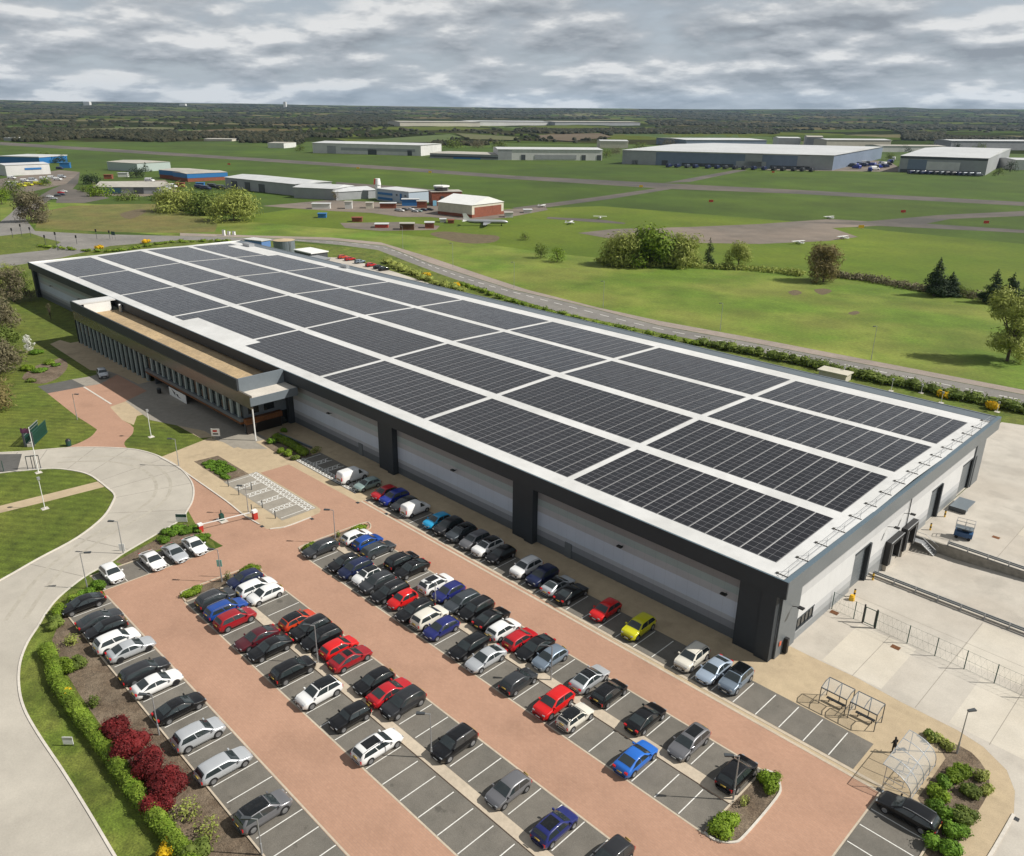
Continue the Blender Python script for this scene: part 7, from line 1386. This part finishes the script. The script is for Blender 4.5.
def land_mat():
    m_, nt, b = newmat('patchwork_of_fields_and_woods'); N, L = nt.nodes, nt.links; g = N.new('ShaderNodeNewGeometry')
    v = N.new('ShaderNodeTexVoronoi'); v.inputs['Scale'].default_value = .0034; L.new(g.outputs['Position'], v.inputs['Vector'])
    r = N.new('ShaderNodeValToRGB'); r.color_ramp.interpolation = 'CONSTANT'; s = N.new('ShaderNodeSeparateColor'); L.new(v.outputs['Color'], s.inputs[0]); L.new(s.outputs[0], r.inputs[0])
    e = r.color_ramp.elements; cs = [(0, (.026, .032, .014)), (.25, (.040, .042, .020)), (.42, (.028, .036, .014)), (.54, (.058, .082, .022)), (.68, (.090, .108, .030)), (.80, (.110, .092, .050)), (.88, (.040, .058, .018)), (.95, (.135, .125, .070))]
    e[0].color = (*cs[0][1], 1); e[1].position, e[1].color = cs[1][0], (*cs[1][1], 1)
    for p, c in cs[2:]: q = e.new(p); q.color = (*c, 1)
    n = N.new('ShaderNodeTexNoise'); n.inputs['Scale'].default_value = .02; n.inputs['Detail'].default_value = 6; L.new(g.outputs['Position'], n.inputs['Vector']); mr = N.new('ShaderNodeMapRange'); mr.inputs[3].default_value = .6; mr.inputs[4].default_value = 1.4; L.new(n.outputs['Fac'], mr.inputs[0])
    sc = N.new('ShaderNodeVectorMath'); sc.operation = 'SCALE'; L.new(r.outputs[0], sc.inputs[0]); L.new(mr.outputs[0], sc.inputs['Scale']); L.new(sc.outputs[0], b.inputs['Base Color']); b.inputs['Roughness'].default_value = 1; b.inputs['Specular IOR Level'].default_value = 0.0; return m_
tag(mb.build('hills', land_mat(), None, True), kind='structure')
FIELDS = [((0, 134), (60, 134.5), (60, 137), (0, 137)), ((70, 129), (170, 126.5), (178, 129), (120, 132), (75, 132)), ((170, 131), (255, 129), (258, 132.5), (180, 134)), ((320, 143), (450, 134), (462, 137), (440, 142)), ((455, 133), (520, 137), (512, 140), (470, 139)), ((535, 135), (600, 133), (612, 137), (570, 141), (540, 139)), ((770, 131), (890, 130), (900, 134), (780, 135)), ((940, 132), (1030, 133), (1030, 140), (950, 138)), ((20, 120), (90, 118), (96, 120), (30, 122)), ((640, 128), (700, 127), (705, 129), (650, 130)), ((900, 122), (960, 121.5), (965, 123), (905, 123.5))]
from_field = []
fm_ = [rough_mat('far_field_green', (.075, .105, .030), ((.004, .15), (.03, .1)), 1), rough_mat('far_field_pale', (.105, .110, .045), ((.004, .15), (.03, .1)), 1), rough_mat('far_field_brown', (.105, .078, .048), ((.004, .15), (.03, .1)), 1)]
for i, f in enumerate(FIELDS):
    P = [G(*p, 1.2) for p in f]; sheet('field', [P], 1.2, fm_[i % 3 if i != 5 else 2])
def in_poly(x, y, P):
    c = False; j = len(P)-1
    for i in range(len(P)):
        if (P[i][1] > y) != (P[j][1] > y) and x < (P[j][0]-P[i][0])*(y-P[i][1])/(P[j][1]-P[i][1])+P[i][0]: c = not c
        j = i
    return c
SHEDBOX = [(306, 138, 430, 162), (425, 146, 606, 164), (615, 134, 900, 180), (880, 144, 1030, 182), (396, 119, 645, 128)]
rnd = random.Random(77); v, f = [], []; k = 0
base_ico = []
for (th, ph) in [(0, 0)]+[(1, 2*math.pi*j/6) for j in range(6)]+[(2, 2*math.pi*(j+.5)/6) for j in range(6)]:
    el = (math.pi/2, .55, -.25)[th]; base_ico.append((math.cos(el)*math.cos(ph), math.cos(el)*math.sin(ph), math.sin(el)))
faces = [(0, 1+j, 1+(j+1) % 6) for j in range(6)]+[(1+j, 7+j, 1+(j+1) % 6) for j in range(6)]+[(7+j, 7+(j+1) % 6, 1+(j+1) % 6) for j in range(6)]
cnt = 0
for _ in range(90000):
    i = rnd.randrange(nA); dist = 950*math.exp(rnd.random()*math.log(11)); az = AZ[i]; jx = rnd.uniform(-.5, .5)*.0075
    x, y = az[0]*dist-az[1]*jx*dist, az[1]*dist+az[0]*jx*dist; z = land(i, dist) if dist > 1250 else 0
    sx, sy = proj((x, y, max(z, 0)))
    lim = 146+ (3*math.sin(sx*.02)) if sx > 240 else 140.5+2*math.sin(sx*.05)
    if 600 < sx < 900: lim = 140
    if sx > 900: lim = 141
    if sy > lim: continue
    if any(a-3 < sx < c+3 and b < sy < d+1.5 for a, b, c, d in SHEDBOX): continue
    if any(in_poly(sx, sy, q) for q in FIELDS): continue
    nz = math.sin(x*.0031+1.3*math.sin(y*.0023))+math.sin(y*.0037+1.1*math.sin(x*.0019))
    if nz < (.25 if dist > 1500 else -.4) and rnd.random() < .95: continue
    r = max(4.6, dist*.0030)*rnd.uniform(.7, 1.4); hh = rnd.uniform(4.5, 8.5)*(1+dist*.00004); cnt += 1
    for (a, b, c) in base_ico:
        s_ = rnd.uniform(.75, 1.25); v.append((x+a*r*s_, y+b*r*s_, z+hh*.30+c*hh*.62*s_))
    for q in faces: f.append(tuple(k+w for w in q))
    k += len(base_ico)
    if cnt > 22000: break
me = bpy.data.meshes.new('woodland'); me.from_pydata(v, [], f); me.materials.append(LEAF['wood']); me.update(); o = bpy.data.objects.new('woodland', me); col.objects.link(o)
tag(o, 'dark brown green woodland and hedges filling the far land up to the horizon', 'woodland', kind='stuff')
for x, y, ty, lb in ((290, 107, 102.5, 'tall pale tower block on the far left horizon'), (183, 106, 104.3, 'long white building on the far left horizon'), (92, 104, 102.2, 'pale building at the far left skyline')):
    i = int((x+60)/1150*180); dist = 9000; z = land(i, dist); b = Vector((AZ[i][0]*dist, AZ[i][1]*dist, z-5)); wpx = 2.4 if 'tower' in lb else 6; sc = 1/px_m(b); hgt = (proj(b)[1]-ty)*sc
    t = thing('distant_building', lb, 'building', b, R(45)); q = MB(); q.box(-wpx*sc/2, wpx*sc/2, -20, 20, 0, max(20, hgt)); q.build('walls', WW, t); q = MB(); q.box(-wpx*sc/2.2, wpx*sc/2.2, -18, 18, max(20, hgt), max(20, hgt)+3); q.build('roof', RW, t)
HAZE = 2.4e-5
mb = MB(); mb.box(-16500, 3400, -700, 16500, -8, 420)
hm = bpy.data.materials.new('haze'); hm.use_nodes = True; nt = hm.node_tree; nt.nodes.clear(); out = nt.nodes.new('ShaderNodeOutputMaterial'); pv = nt.nodes.new('ShaderNodeVolumePrincipled'); pv.inputs['Color'].default_value = (.52, .74, 1, 1); pv.inputs['Density'].default_value = HAZE; pv.inputs['Anisotropy'].default_value = 0.2
nt.links.new(pv.outputs[0], out.inputs['Volume']); tag(mb.build('haze', hm), kind='stuff')
